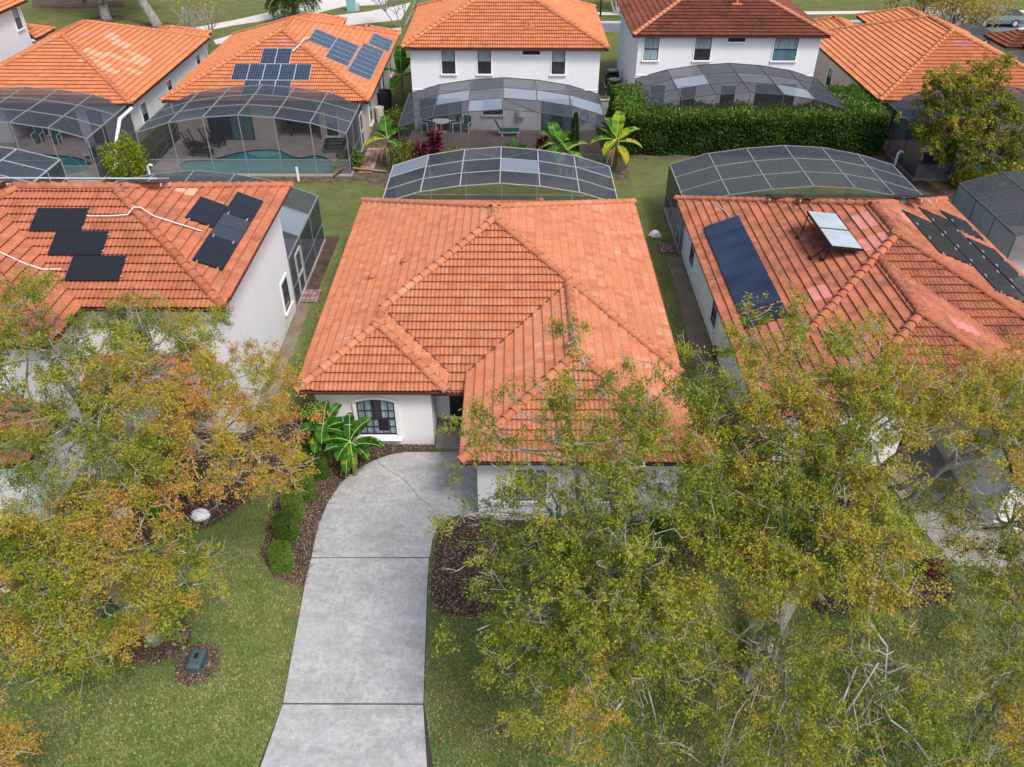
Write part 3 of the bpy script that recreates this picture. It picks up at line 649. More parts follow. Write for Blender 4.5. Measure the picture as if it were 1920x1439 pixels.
# ------------------------------------------------------------------ right neighbour
def right_house():
    h = thing('house', 'one-storey white house at the right with brown-stained orange roof behind the big trees', 'house', (13.6, 27, 0))
    x0, x1, y0, y1, ze = 7.48, 19.82, 20.2, 35.05, 2.6
    S = hip(x0, x1, y0, y1, ze); zr = ze+PITCH_R*5.2
    S.append(slope((7.55, 25.4), (0, -1), (1, 0), [(7.55, 25.4), (7.55, 18.8), (9.85, 18.8), (12.75, 21.7), (12.75, 25.4)], ze))
    S.append(slope((17.95, 16.5), (0, 1), (-1, 0), [(17.95, 16.5), (17.95, 25.4), (12.75, 25.4), (12.75, 21.7)], ze))
    S.append(slope((7.55, 16.5), (1, 0), (0, 1), [(13.9, 16.5), (17.95, 16.5), (13.9, 20.55)], ze))
    S.append(slope((7.55, 16.5), (1, 0), (0, 1), [(9.85, 18.8), (13.9, 18.8), (13.9, 20.55), (12.75, 21.7)], ze))
    caps = hip_caps(x0, x1, y0, y1, ze)+[((12.75, 21.6, zr), (12.75, 25.3, zr)), ((17.95, 16.5, ze), (12.75, 21.7, zr)), ((9.85, 18.8, 3.54), (12.75, 21.7, zr))]
    tiled_roof(h, S, 'terracotta_stained', caps, 300, 'terracotta_worn', pink=[(13.1, 27.9, .35, .5), (13.0, 26.4, .4, .45), (10.7, 24.4, .35, .35), (15.1, 30.6, .4, .4), (15.3, 29.0, .4, .4), (14.4, 21.9, .5, .3)])
    walls(h, [(7.96, 19.3), (12.1, 19.3), (12.1, 20.9), (14.35, 20.9), (14.35, 17.0), (19.3, 17.0), (19.3, 34.6), (7.96, 34.6)], 2.52)
    for yy in (32.3, 27.3): window(h, LEFT(7.96, yy), -.42, .42, .75, 1.9, trim=.1)
    window(h, FRONT(10, 19.3), -.6, .6, .6, 1.9, 'curtain', 'curtain', nv=3, nh=3); window(h, FRONT(16.6, 17.0), -.5, .5, .6, 1.9, 'curtain', 'curtain', nv=3)
    MB().fbox(FRONT(13.2, 20.9), -.46, .46, 0, .05, .05, 2.1).build('front_door', 'door_brown', h)
right_house()
def panel_plane(o, u, n, ze): return dict(o=Vector((*o, ze)), u=Vector((*u, 0)), s=Vector((n[0]*CT, n[1]*CT, ST)), r=Vector((-n[0]*ST, -n[1]*ST, CT)))
def solar(name, label, pl, rects, mat='pv_black', lift=.13, th=.045, frame='black_metal', group=None, foot=True, midline=False):
    """rects: (u0, s0, u1, s1) along the eave direction and up the slope, from pl['o']"""
    P = lambda u, s, r: pl['o']+pl['u']*u+pl['s']*s+pl['r']*r
    cu = sum(q[0]+q[2] for q in rects)/2/len(rects); cs = min(q[1] for q in rects)
    t = thing(name, label, 'solar panels', tuple(P(cu, cs, .05)), group)
    for (u0, s0, u1, s1) in rects:
        m = MB(); g = .008; u0 += g; u1 -= g; s0 += g; s1 -= g
        c = [P(u0, s0, lift), P(u1, s0, lift), P(u1, s1, lift), P(u0, s1, lift)]; d = [P(a, b, lift-th) for a, b in ((u0, s0), (u1, s0), (u1, s1), (u0, s1))]
        m.add(d+c, [(3, 2, 1, 0), (0, 1, 5, 4), (1, 2, 6, 5), (2, 3, 7, 6), (3, 0, 4, 7), (4, 5, 6, 7)])
        p = m.build('panel', frame, t)
        f = .022; q = [P(u0+f, s0+f, lift+.003), P(u1-f, s0+f, lift+.003), P(u1-f, s1-f, lift+.003), P(u0+f, s1-f, lift+.003)]
        gmesh = MB().add(q, [(0, 1, 2, 3)]); go = gmesh.build('cell_face', mat, p)
        uv = go.data.uv_layers.new(name='UVMap'); k = [(0, 0), (1, 0), (1, 1), (0, 1)]
        if (u1-u0) > (s1-s0): k = [(0, 0), (0, 1), (1, 1), (1, 0)]
        for i in range(4): uv.data[i].uv = k[i]
        if midline: MB().bar(P((u0+u1)/2, s0+f, lift+.005), P((u0+u1)/2, s1-f, lift+.005), .014, .006).build('seam', 'black_metal', p)
        if foot:
            m = MB()
            for uu, ss in ((u0-.05, s0+.15), (u1+.05, s0+.15), (u0-.05, s1-.15), (u1+.05, s1-.15)):
                a = P(uu, ss, .05); m.bar(a, a+pl['r']*.09, .03, .03); m.bar(a+pl['r']*.09-pl['u']*.035, a+pl['r']*.09+pl['u']*.035, .035, .025)
            m.build('clamps', 'metal_silver', p)
    return t
plL3 = panel_plane((7.48, 35.05), (0, -1), (1, 0), 2.6)      # left slope of the right house; u runs towards the street
sc = 1/CT
solar('solar_collector', 'long blue strip of six flat collectors on the weathered roof, edged in white', plL3, [(3.6+1.15*k, .62, 3.6+1.15*(k+1), 2.12) for k in range(6)], 'thermal_blue', .12, .05, 'thermal_blue', foot=False)
solar('solar_collector', 'short dark panel just below the long blue strip, half under the tree', plL3, [(10.6, .62, 11.5, 2.12)], 'pv_black', .12, .05, 'black_metal')
plR3 = panel_plane((19.82, 20.2), (0, 1), (-1, 0), 2.6)
def rx(a, b): return ((19.82-b)*sc, (19.82-a)*sc)
def rR(xa, xb, ya, yb, n): s0, s1 = rx(xa, xb); return [(ya-20.2+(yb-ya)*k/n, s0, ya-20.2+(yb-ya)*(k+1)/n, s1) for k in range(n)]
solar('solar_array', 'black solar panels stepped in three rows on the right slope of the weathered roof', plR3, rR(15.15, 16.55, 26.1, 29.6, 3)+rR(16.62, 18.05, 24.4, 31.2, 6)+rR(18.15, 19.45, 30.4, 32.3, 2)+rR(18.15, 19.45, 25.2, 29.7, 4))
# tilted pale collector on struts
t = thing('tilted_collector', 'pale grey glazed collector pair tilted up on black struts on the weathered roof', 'solar panels', (12.0, 27.9, 4.3))
c = [Vector([float(v) for v in p]) for p in ((11.1,28.56,5.05), (12.21,28.55,4.95), (12.34,25.8,4.85), (11.19,25.78,4.98))]
nr = (c[1]-c[0]).cross(c[3]-c[0]).normalized(); nr = nr if nr.z > 0 else -nr
for k in range(2):
    a = [c[0].lerp(c[3], k*.5+.005), c[1].lerp(c[2], k*.5+.005), c[1].lerp(c[2], k*.5+.495), c[0].lerp(c[3], k*.5+.495)]
    p = MB().add([q-nr*.09 for q in a]+a, [(0, 1, 2, 3), (0, 1, 5, 4), (1, 2, 6, 5), (2, 3, 7, 6), (3, 0, 4, 7), (4, 5, 6, 7)]).build('panel', 'black_metal', t)
    ctr = sum(a, Vector())/4; MB().add([q+(ctr-q)*.045+nr*.004 for q in a], [(0, 1, 2, 3)]).build('glass', 'thermal_pale', p)
for ft, tp in (((10.96,28.3,4.03), c[0].lerp(c[3], .08)), ((10.96,26.62,4.03), c[0].lerp(c[3], .92)), ((11.24,26.24,4.14), c[0].lerp(c[3], .96))):
    ft = Vector([float(x) for x in ft])+Vector((0, 0, .05)); m = MB(); m.tube([ft, tp-nr*.07], .022, 6); m.box(ft.x-.14, ft.x+.14, ft.y-.1, ft.y+.1, ft.z-.03, ft.z+.03); m.build('strut', 'black_metal', t)
pb = panel_plane((19.82, 35.05), (-1, 0), (0, -1), 2.6)
solar('solar_array', 'low black array on the rear slope, showing just above the weathered ridge', pb, [(2.4+1.7*k, 3.1, 2.4+1.7*(k+1), 4.1) for k in range(4)]+[(3.2+1.7*k, 4.15, 3.2+1.7*(k+1), 5.15) for k in range(3)], lift=.3)
d = MB(); d.lathe((15.6, 30.9, 4.37), [(.28, 0), (.30, .10), (.16, .18), (0.02, .2)], 18); tag(d.build('roof_dome', 'thermal_pale'), 'small pale domed tube skylight beside the black panels on the weathered roof', 'skylight')

# ------------------------------------------------------------------ left neighbour, two storeys
def left_house():
    h = thing('house', 'two-storey white house at the left, black panels on its orange roof, behind orange-leaved trees', 'house', (-15, 24, 0))
    x0, x1, y0, y1, ze = -21.0, -8.7, 20.9, 30.05, 5.3
    S = hip(x0, x1, y0, y1, ze)
    S += [slope((-21, 18.87), (1, 0), (0, 1), [(-21, 18.87), (-13, 18.87), (-17, 22.87)], ze),
          slope((-13, 18.87), (0, 1), (-1, 0), [(-13, 18.87), (-13, 21), (-17, 25), (-17, 22.87)], ze),
          slope((-21, 25), (0, -1), (1, 0), [(-21, 25), (-21, 18.87), (-17, 22.87), (-17, 25)], ze)]
    caps = hip_caps(x0, x1, y0, y1, ze)+[((-13, 18.87, ze), (-17, 22.87, 6.94)), ((-21, 18.87, ze), (-17, 22.87, 6.94)), ((-17, 22.8, 6.94), (-17, 24.9, 6.94))]
    tiled_roof(h, S, 'terracotta_worn', caps, 300, pale=[(-12.2, 27.6, .5, .3), (-11.6, 26.9, .4, .25)])
    L = [slope((-21, 16.85), (1, 0), (0, 1), [(-21, 16.85), (-13.65, 16.85), (-17.32, 20.52)], 2.6), slope((-13.65, 16.85), (0, 1), (-1, 0), [(-13.65, 16.85), (-13.65, 22), (-17.32, 24), (-17.32, 20.52)], 2.6),
         slope((-13.9, 19.7), (1, 0), (0, 1), [(-13.9, 19.7), (-9.5, 19.7), (-9.5, 21.6), (-13.9, 21.6)], 2.6)]
    tiled_roof(h, L, 'terracotta_worn', [((-13.65, 16.85, 2.6), (-17.32, 20.52, 4.1)), ((-21, 16.85, 2.6), (-17.32, 20.52, 4.1))], 0, name='porch_roof')
    walls(h, [(-20.5, 19.3), (-13.5, 19.3), (-13.5, 21.35), (-9.22, 21.35), (-9.22, 29.55), (-20.5, 29.55)], 5.2)
    walls(h, [(-20.5, 17.3), (-14.1, 17.3), (-14.1, 19.28), (-20.5, 19.28)], 2.52)
    window(h, RIGHT(-9.22, 28.45), -.42, .42, .75, 2.0, 'glass_dark', 'glass_dark', trim=.1); 
    for xx in (-11.8, -16.5): window(h, FRONT(xx, 21.35 if xx > -13 else 19.3), -.42, .42, 3.6, 4.9)
    window(h, FRONT(-11.2, 21.35), -.42, .42, .8, 2.0); window(h, FRONT(-17.3, 17.3), -1.2, 1.2, .3, 2.0, 'trim_white', 'trim_white')
left_house()
pf1 = panel_plane((-21.0, 20.9), (1, 0), (0, 1), 5.3)
for (xa, ya, lab) in ((-15.46, 23.64, 'topmost'), (-14.57, 22.73, 'middle'), (-13.75, 21.8, 'lowest')):
    solar('solar_array', lab+' of three stepped black panels on the front slope of the left orange roof', pf1, [(xa+21, (ya-20.9)*sc, xa+22.68, (ya-20.9)*sc+.98)], group='stepped black panels on the front slope', midline=True)
pr1 = panel_plane((-8.7, 20.9), (0, 1), (-1, 0), 5.3)
def rxx(xa): return (-8.7-xa)*sc
solar('solar_array', 'single black panel left of the three-panel strip on the right slope of the left roof', pr1, [(25.0-20.9, rxx(-10.14), 26.68-20.9, rxx(-10.14)+.95)], midline=True)
t = solar('solar_array', 'strip of three black panels on the right slope of the left roof, middle one greyer', pr1, [(22.73-20.9+1.73*k, rxx(-9.24), 22.73-20.9+1.73*(k+1), rxx(-9.24)+.97) for k in range(3)], midline=True)
for ch in t.children[1:2]:
    for g_ in ch.children:
        if g_.name.startswith('cell_face'): g_.data.materials[0] = MATS['pv_grey']
pb1 = panel_plane((-8.7, 30.05), (-1, 0), (0, -1), 5.3)
solar('solar_array', 'row of black panels seen edge on just above the ridge of the left house', pb1, [(3.2+1.7*k, 3.75, 3.2+1.7*(k+1), 4.75) for k in range(5)], lift=.34, frame='metal_silver')
def cable(label, pts, r=.022, mat='white_cable'):
    tag(MB().tube(pts, r, 6).build('conduit', mat), label, 'conduit')
cable('white conduit crossing the hip between the two black panel groups', [(-13.75, 24.15, 6.8), (-13.0, 24.15, 6.8), (-12.45, 24.2, 6.82), (-12.25, 24.35, 7.02), (-12.05, 24.4, 6.98), (-11.7, 24.4, 6.68), (-10.9, 24.45, 6.35), (-10.3, 24.5, 6.1)], .02)
cable('white conduit running down the left wing roof to the lowest black panel', [(float(a), float(b), float(c_)) for a, b, c_ in [(-16.01,22.33,6.63),(-15.68,22.22,6.5),(-15.04,22.06,6.24),(-14.47,22.05,6.0),(-13.98,22.19,5.93)]], .02)
cable('thin pale conduit from the ridge to the blue collector strip', [(8.75, 33.9, 3.15), (9.0, 32.4, 3.32), (9.1, 31.5, 3.4)], .015)

# ------------------------------------------------------------------ back row
def rear_house(label, x0, x1, yb, depth, mat, wallmat, gar=None, left_win=(), right_win=(), lanai=None, sliders=(), wins=(), pink=(), capmat=None, pale=()):
    h = thing('house', label, 'house', ((x0+x1)/2, yb+7, 0)); ze = 2.6
    S = hip(x0, x1, yb, yb+depth, ze); caps = hip_caps(x0, x1, yb, yb+depth, ze)
    for (a, b, yf) in (gar or ()):
        hw = (b-a)/2; xm = (a+b)/2; zr = ze+PITCH_R*hw; y_in = yb+depth-hw-.3
        S += [slope((b, yf), (-1, 0), (0, -1), [(b, yf), (a, yf), (xm, yf-hw)], ze), slope((a, yf), (0, -1), (1, 0), [(a, yf), (a, y_in), (xm, y_in), (xm, yf-hw)], ze), slope((b, yf), (0, -1), (-1, 0), [(b, yf), (b, y_in), (xm, y_in), (xm, yf-hw)], ze)]
        caps += [((a, yf, ze), (xm, yf-hw, zr)), ((b, yf, ze), (xm, yf-hw, zr)), ((xm, y_in, zr), (xm, yf-hw+.1, zr))]
        walls(h, [(a+.45, yb+depth-.5), (b-.45, yb+depth-.5), (b-.45, yf-.45), (a+.45, yf-.45)], 2.5, wallmat)
    rf = tiled_roof(h, S, mat, caps, 0, capmat, pink=pink, pale=pale)
    for k in range(3):
        x = random.choice((x0+1.2+random.random()*1.5, x1-1.2-random.random()*1.5)); y = yb+.4+random.random()*.7; z = max(min(zpl(s, x, y) for s in S[:4] if inpoly(s['poly'], x, y)), 0)
        m = MB(); m.tube([(x, y, z), (x, y, z+.3)], .05, 8); m.build('roof_vent', 'pink_tile', rf)
    X0, X1, Y0, Y1 = x0+.45, x1-.45, yb+.45, yb+depth-.45
    poly = [(X0, Y0)]
    if lanai: a, b, dp = lanai; poly += [(a, Y0), (a, Y0+dp), (b, Y0+dp), (b, Y0)]
    poly += [(X1, Y0), (X1, Y1), (X0, Y1)]
    walls(h, poly, 2.5, wallmat)
    for (a, b, mats, dy) in sliders: slider(h, FRONT(0, Y0+dy), a, b, .1, 2.1, mats)
    for (a, b, z0, z1) in wins: window(h, FRONT(0, Y0), a, b, z0, z1)
    for (y, w, z0, z1) in left_win: window(h, LEFT(X0, y), -w/2, w/2, z0, z1, 'glass_blind', 'glass_dark')
    for (y, w, z0, z1) in right_win: window(h, RIGHT(X1, y), -w/2, w/2, z0, z1, 'glass_blind', 'glass_dark')
    return h
rear_house('one-storey house with orange roof and patches of pale tiles, far left of the back row', -34.5, -22.6, 48.2, 15.3, 'terracotta_far', 'stucco_grey', [(-27.4, -22.9, 65.0)],
           right_win=[(50.6, .8, .6, 1.9), (55.3, .7, 1.1, 1.9), (61.4, .7, 1.2, 1.9)], lanai=(-30.6, -26.3, 2.5), sliders=[(-30.4, -26.5, ('glass_dark', 'glass_dark'), 2.5), (-25.6, -24.8, ('glass_teal',), 0)], pink=[(-29.2, 53.5, .5, .4), (-27.6, 55.6, .4, .35), (-27.0, 57.2, .4, .35)], pale=[(-26.3, 53.2, .55, .35), (-26.0, 52.0, .75, .5), (-25.3, 53.9, .6, .3), (-25.8, 56.2, .4, .6), (-24.6, 55.2, .8, .28), (-24.2, 54.4, .5, .5), (-26.8, 56.8, .3, .5), (-24.9, 51.5, .4, .3), (-23.9, 52.8, .5, .25)])
rear_house('one-storey beige house whose orange roof carries a cross of blue solar panels', -21.08, -8.65, 48.85, 15.5, 'terracotta_far', 'stucco_beige', [(-18.0, -13.4, 69.2), (-12.9, -8.7, 65.3)],
           right_win=[(51.4, .9, .5, 1.8), (57.5, .8, .6, 1.9), (61.5, .8, .6, 1.9)], lanai=(-14.7, -11.9, 2.3), sliders=[(-18.7, -16.0, ('glass_dark', 'glass_teal'), 0), (-14.6, -12.0, ('glass_dark', 'glass_dark'), 2.3)], wins=[(-11.5, -10.8, .4, 1.9)], pink=[(-14.2, 54.0, .7, .35), (-13.0, 58.5, .5, .4)])
rear_house('one-storey beige house with clean orange roof behind the bushy tree at the right', 21.95, 34.4, 49.3, 16.0, 'terracotta_far', 'stucco_beige', [(22.4, 26.6, 68.6), (27.9, 33.4, 71.2)],
           left_win=[(59.2, .9, .5, 1.75), (55.4, .6, 1.1, 1.75), (53.6, .6, 1.2, 1.8), (51.0, .7, 1.1, 1.8)], sliders=[(23.2, 25.5, ('glass_teal', 'glass_dark'), 0), (26.5, 29.5, ('glass_dark', 'glass_dark'), 0)], pink=[(28.4, 54.4, .6, .3)])
def tall_house(label, x0, x1, yb, depth, mat, capmat, wins, vent, sliders, low, side=()):
    h = thing('house', label, 'house', ((x0+x1)/2, yb+6, 0)); ze = 5.17
    rf = tiled_roof(h, hip(x0, x1, yb, yb+depth, ze), mat, hip_caps(x0, x1, yb, yb+depth, ze), 0, capmat)
    X0, X1, Y0, Y1 = x0+.45, x1-.45, yb+.45, yb+depth-.45
    walls(h, [(X0, Y0), (X1, Y0), (X1, Y1), (X0, Y1)], 5.06, 'stucco_grey')
    for (a, b, z0, z1, g1, g2, mid) in wins: window(h, FRONT(0, Y0), a, b, z0, z1, g1, g2, .07, mid)
    for (a, b, mats) in sliders: slider(h, FRONT(0, Y0), a, b, .1, 2.1, mats)
    for (a, b, z0, z1, g) in low: window(h, FRONT(0, Y0), a, b, z0, z1, g, g)
    for (x, y) in vent:
        z = ze+PITCH_R*(y-yb); m = MB(); m.tube([(x, y, z), (x, y, z+.3)], .07, 8); m.box(x-.3, x+.3, y-.25, y+.1, z, z+.08); m.build('roof_vent', 'terracotta_far', rf)
    m = MB(); m.fbox(FRONT(0, Y0), X0, X1, 0, .03, 2.62, 2.66); m.build('wall_band', 'trim_white', h)
    return h
B3 = tall_house('two-storey white house with bright orange hip roof, straight behind the centre house', -6.75, 5.65, 50.75, 11, 'terracotta_far', None,
    [(-4.40, -3.58, 3.6, 5.0, 'glass_blind', 'glass_dark', True), (-2.22, -1.4, 3.6, 5.0, 'glass_blind', 'glass_dark', True), (2.28, 3.1, 3.6, 5.0, 'glass_blind', 'glass_dark', True), (.5, 1.55, 4.74, 4.99, 'glass_dark', 'glass_dark', False)],
    [(.9, 55.0), (.95, 52.6)], [(-5.9, -3.3, ('glass_dark', 'glass_dark', 'glass_teal')), (1.75, 3.7, ('glass_teal', 'glass_dark', 'glass_teal'))], [(-1.95, -.7, 1.1, 2.0, 'glass_dark')])
B4 = tall_house('two-storey white house in the back row with dark brown tile roof above the hedge', 7.45, 19.9, 53.9, 11, 'terracotta_dark', 'terracotta_bright',
    [(8.28, 9.22, 3.6, 4.97, 'curtain', 'curtain', True), (11.52, 12.55, 3.6, 4.97, 'curtain', 'glass_dark', True), (16.55, 18.05, 3.6, 4.97, 'curtain', 'glass_teal', True), (13.55, 14.65, 4.74, 4.97, 'glass_dark', 'glass_dark', False)],
    [(14.4, 56.9)], [(15.9, 18.5, ('glass_dark', 'glass_dark'))], [(9.0, 9.9, .4, 2.0, 'glass_teal'), (10.95, 11.95, .4, 2.0, 'glass_dark'), (13.6, 14.55, .4, 2.0, 'glass_dark')])
# small porch roof on its left side
h = thing('house', 'two-storey white house cut off by the upper left corner of the view', 'house', (-42, 57, 0))
tiled_roof(h, hip(-48, -35.15, 50, 63.45, 5.17), 'terracotta_far', hip_caps(-48, -35.15, 50, 63.45, 5.17), 0); walls(h, [(-47.5, 50.45), (-35.6, 50.45), (-35.6, 63.0), (-47.5, 63.0)], 5.06, 'stucco_grey')
window(h, RIGHT(-35.6, 62.05), -.38, .38, 3.55, 4.9)
tiled_roof(h, [slope((-35.3, 62.9), (0, 1), (-1, 0), [(-35.3, 63.1), (-35.3, 66.2), (-37, 64.7), (-37, 64.6)], 2.55), slope((-35.3, 66.2), (-1, 0), (0, -1), [(-35.3, 66.2), (-42, 66.2), (-42, 64.6), (-37, 64.6)], 2.55)], 'terracotta_far', [((-35.3, 66.2, 2.55), (-37, 64.65, 3.2))], 0, name='porch_roof'); walls(h, [(-41, 63.02), (-36, 63.02), (-36, 65.6), (-41, 65.6)], 2.4, 'stucco_grey')
h = thing('house', 'house with dark brown roof cut off by the right edge behind the clean orange roof', 'house', (42, 60, 0))
tiled_roof(h, hip(35.5, 42, 61.5, 65.2, 2.6)+hip(36.7, 49, 51.5, 64.2, 2.75), 'terracotta_dark', hip_caps(36.7, 49, 51.5, 64.2, 2.75), 0); walls(h, [(36, 62), (37.2, 62), (37.2, 52), (48.5, 52), (48.5, 63.8), (41.5, 63.8), (41.5, 64.7), (36, 64.7)], 2.5, 'stucco_grey')
m = thing('house', 'long white house with dark doors along the top edge at the left', 'house', (-35, 94, 0))
walls(m, [(-48, 89.5), (-14, 92), (-14, 103), (-48, 101)], 3, 'stucco_white'); slider(m, FRONT(0, 89.3), -39.4, -36.4, .1, 2.3, ('glass_dark', 'glass_dark')); MB().add([(-48.6, 89, 3.02), (-13.4, 91.5, 3.02), (-13.4, 104, 3.02), (-48.6, 102, 3.02), (-44, 95.5, 5.3), (-18, 97.5, 5.3)], [(0, 1, 5, 4), (1, 2, 5), (2, 3, 4, 5), (3, 0, 4)]).build('roof', 'terracotta_far', m)

# solar panels on the beige house
pb2 = panel_plane((-21.08, 48.85), (1, 0), (0, 1), 2.6)
def gridp(u0, s0, n, w=.955, hgt=1.5): return [(u0+w*k, s0, u0+w*(k+1), s0+hgt) for k in range(n)]
X = lambda x: x+21.08
solar('solar_array', 'blue solar panels laid as a stepped cross on the rear orange slope', pb2, gridp(X(-15.7), 3.285, 2, .92)+gridp(X(-17.22), 1.78, 5)+gridp(X(-16.35), .275, 3), 'pv_blue', frame='metal_silver', foot=False)
pr2 = panel_plane((-8.65, 48.85), (0, 1), (-1, 0), 2.6)
def gr(xa, ya, n): return gridp(ya-48.85, (-8.65-xa)*sc, n)
solar('solar_array', 'three stepped blue panel rows on the right slope of the orange roof with the cross', pr2, gr(-11.94, 54.85, 3)+gr(-10.55, 53.05, 5)+gr(-9.07, 52.2, 7), 'pv_blue', frame='metal_silver', foot=False)
solar('solar_array', 'small separate blue panel block at the far end of the right orange slope', pr2, gr(-8.8, 59.2, 3), 'pv_blue', frame='metal_silver', foot=False)
cable('white conduit joining the cross of panels to the right slope rows', [(-13.8, 52.9, 4.45), (-13.5, 53.3, 4.65), (-13.3, 54.3, 4.85), (-13.1, 54.9, 4.75)], .04)
# ------------------------------------------------------------------ screened pool cages
ARCH = [0, .55, .84, .97, .84, .55, 0]
def cage(label, x0, x1, yw, yf, ze=2.45, wid='alu_grey', nrow=3, pale=(), mid=(), amp=1.0, side_door=None, front=True, t=.05, arch=None, solid=None, scr='screen_mesh', kick='screen_kick'):
    """arched screen roof on posts; yw is the house side, yf the garden side"""
    T = thing('screen_enclosure', label, 'pool cage', ((x0+x1)/2, (yw+yf)/2, 0)); n = len(ARCH)-1
    A = arch or ARCH
    xs = [x0+(x1-x0)*i/n for i in range(n+1)]; ys = [yf+(yw-yf)*j/nrow for j in range(nrow+1)]; zs = [ze+amp*a for a in A]
    for i in range(n+1): MB().bar((xs[i], yf, zs[i]), (xs[i], yw, zs[i]), t, t*1.3).build('roof_beam', wid, T)
    for j in range(nrow+1):
        m = MB()
        for i in range(n): m.bar((xs[i]+.035, ys[j], zs[i]), (xs[i+1]-.035, ys[j], zs[i+1]), t*.8, t)
        m.build('arch_beam', wid, T)
    for (i, j, i2, j2) in ((0, 0, 1, 1), (n, 0, n-1, 1), (2, 0, 3, 1), (4, 0, 3, 1)):
        MB().bar((xs[i], ys[j], zs[i]-.03), (xs[i2], ys[j2], zs[i2]-.03), t*.6, t*.6).build('brace', wid, T)
    for i in range(n):
        for j in range(nrow):
            sc_ = 'screen_pale' if (i, j) in pale else ('screen_mid' if (i, j) in mid else scr)
            m = MB().add([(xs[i]+.04, ys[j]+.04, zs[i]), (xs[i+1]-.04, ys[j]+.04, zs[i+1]), (xs[i+1]-.04, ys[j+1]-.04, zs[i+1]), (xs[i]+.04, ys[j+1]-.04, zs[i])], [(0, 1, 2, 3)])
            m.build('screen_panel', sc_, T, label='pale screen panel, sky reflection in its colour' if (i, j) in pale else None)
    if front:
        for i in range(n+1): MB().bar((xs[i], yf, .05), (xs[i], yf, zs[i]-.05), t*.9, t*.9, upv=(0, 1, 0)).build('post', wid if i in (0, n) else wid, T)
        m = MB(); m.bar((x0, yf, .95), (x1, yf, .95), t*.6, t*.7); m.bar((x0, yf, .09), (x1, yf, .09), t*.6, t*.9); m.build('rail', wid, T)
        for i in range(n):
            MB().add([(xs[i]+.04, yf, .98), (xs[i+1]-.04, yf, .98), (xs[i+1]-.04, yf, zs[i+1]-.04), (xs[i]+.04, yf, zs[i]-.04)], [(0, 1, 2, 3)]).build('front_screen', 'screen_side', T)
            MB().add([(xs[i]+.04, yf, .13), (xs[i+1]-.04, yf, .13), (xs[i+1]-.04, yf, .92), (xs[i]+.04, yf, .92)], [(0, 1, 2, 3)]).build('kick_screen', kick, T)
    for x in (x0, x1):
        ns = 3
        for j in range(1, ns+1):
            y = yf+(yw-yf)*j/ns-(.05 if j == ns else 0); MB().bar((x, y, .05), (x, y, ze-.05), t*.9, t*.9, upv=(0, 1, 0)).build('post', wid, T)
        m = MB(); m.bar((x, yf, .95), (x, yw, .95), t*.6, t*.7); m.bar((x, yf, .09), (x, yw, .09), t*.6, t*.9); m.build('rail', wid, T)
        for j in range(ns):
            a, b = yf+(yw-yf)*j/ns, yf+(yw-yf)*(j+1)/ns
            MB().add([(x, a, .12), (x, b, .12), (x, b, ze-.05), (x, a, ze-.05)], [(0, 1, 2, 3)]).build('side_screen', solid or 'screen_dark', T)
        if side_door and abs(x-side_door[0]) < .1:
            y = side_door[1]; m = MB(); q = x+(.04 if x > (x0+x1)/2 else -.04)
            for a, b in (((q, y-.45, .1), (q, y-.45, 2.05)), ((q, y+.45, .1), (q, y+.45, 2.05)), ((q, y-.45, 2.05), (q, y+.45, 2.05)), ((q, y-.45, 1.0), (q, y+.45, 1.0)), ((q, y-.45, .12), (q, y+.45, .12))): m.bar(a, b, .07, .05)
            m.build('screen_door', 'alu_light', T)
    if front:
        for sx, xa in ((1, x0), (-1, x1)): MB().bar((xa, yf+.02, .1), (xa+sx*1.7, yf+.02, 1.9), t*.45, t*.45).build('brace', wid, T)
    return T
def smooth_poly(pts, n=6):
    out = []; m = len(pts)
    for i in range(m):
        p0, p1, p2, p3 = (Vector(pts[(i+k) % m]) for k in (-1, 0, 1, 2))
        for j in range(n):
            t = j/n; out.append(tuple(.5*((2*p1)+(-p0+p2)*t+(2*p0-5*p1+4*p2-p3)*t*t+(-p0+3*p1-3*p2+p3)*t**3)))
    return out
def pool(label, deckpoly, poolpts, deckmat, steps=None, dz=.12):
    pp = smooth_poly([Vector(p) for p in poolpts]) if poolpts else None
    pp = [(p[0], p[1]) for p in pp] if pp else None
    d = MB().sheet(deckpoly, dz, [pp] if pp else []); n = len(deckpoly)
    for i in range(n):
        a, b = deckpoly[i], deckpoly[(i+1) % n]; d.add([(a[0], a[1], 0), (b[0], b[1], 0), (b[0], b[1], dz), (a[0], a[1], dz)], [(0, 1, 2, 3)])
    structure('pool_deck', d, deckmat)
    if pp:
        T = thing('swimming_pool', label, 'pool', (*(sum((Vector(p) for p in pp), Vector((0, 0)))/len(pp)), .02)); m = MB(); n = len(pp)
        for i in range(n):
            a, b = pp[i], pp[(i+1) % n]; m.add([(a[0], a[1], .02), (b[0], b[1], .02), (b[0], b[1], dz), (a[0], a[1], dz)], [(0, 1, 2, 3)])
        m.build('pool_wall', 'glass_dark', T); MB().sheet(pp, .03).build('water', 'pool_water', T)
        if steps:
            for k, r in enumerate((1.15, .85, .55)):
                MB().sheet([(steps[0]+r*math.cos(t), steps[1]-r*.8*math.sin(t)) for t in [math.pi*q/12 for q in range(13)]], .036+.004*k).build('step', 'pool_step', T)
cage('arched pool cage with whitish frame right behind the centre house', -6.05, 4.8, 34.75, 39.25, 2.5, 'alu_light', 3, t=.042, pale=[(0, 0), (3, 1)], mid=[(1, 1), (4, 0), (2, 0), (4, 1), (5, 0)])
pool('dim pool under the whitish cage behind the centre house', [(-6.1, 34.3), (4.85, 34.3), (4.85, 39.3), (-6.1, 39.3)], [(-4.5, 36.6), (-4.4, 38.6), (-1, 38.8), (3, 38.5), (3.4, 36.8), (0, 36.4)], 'deck_grey')
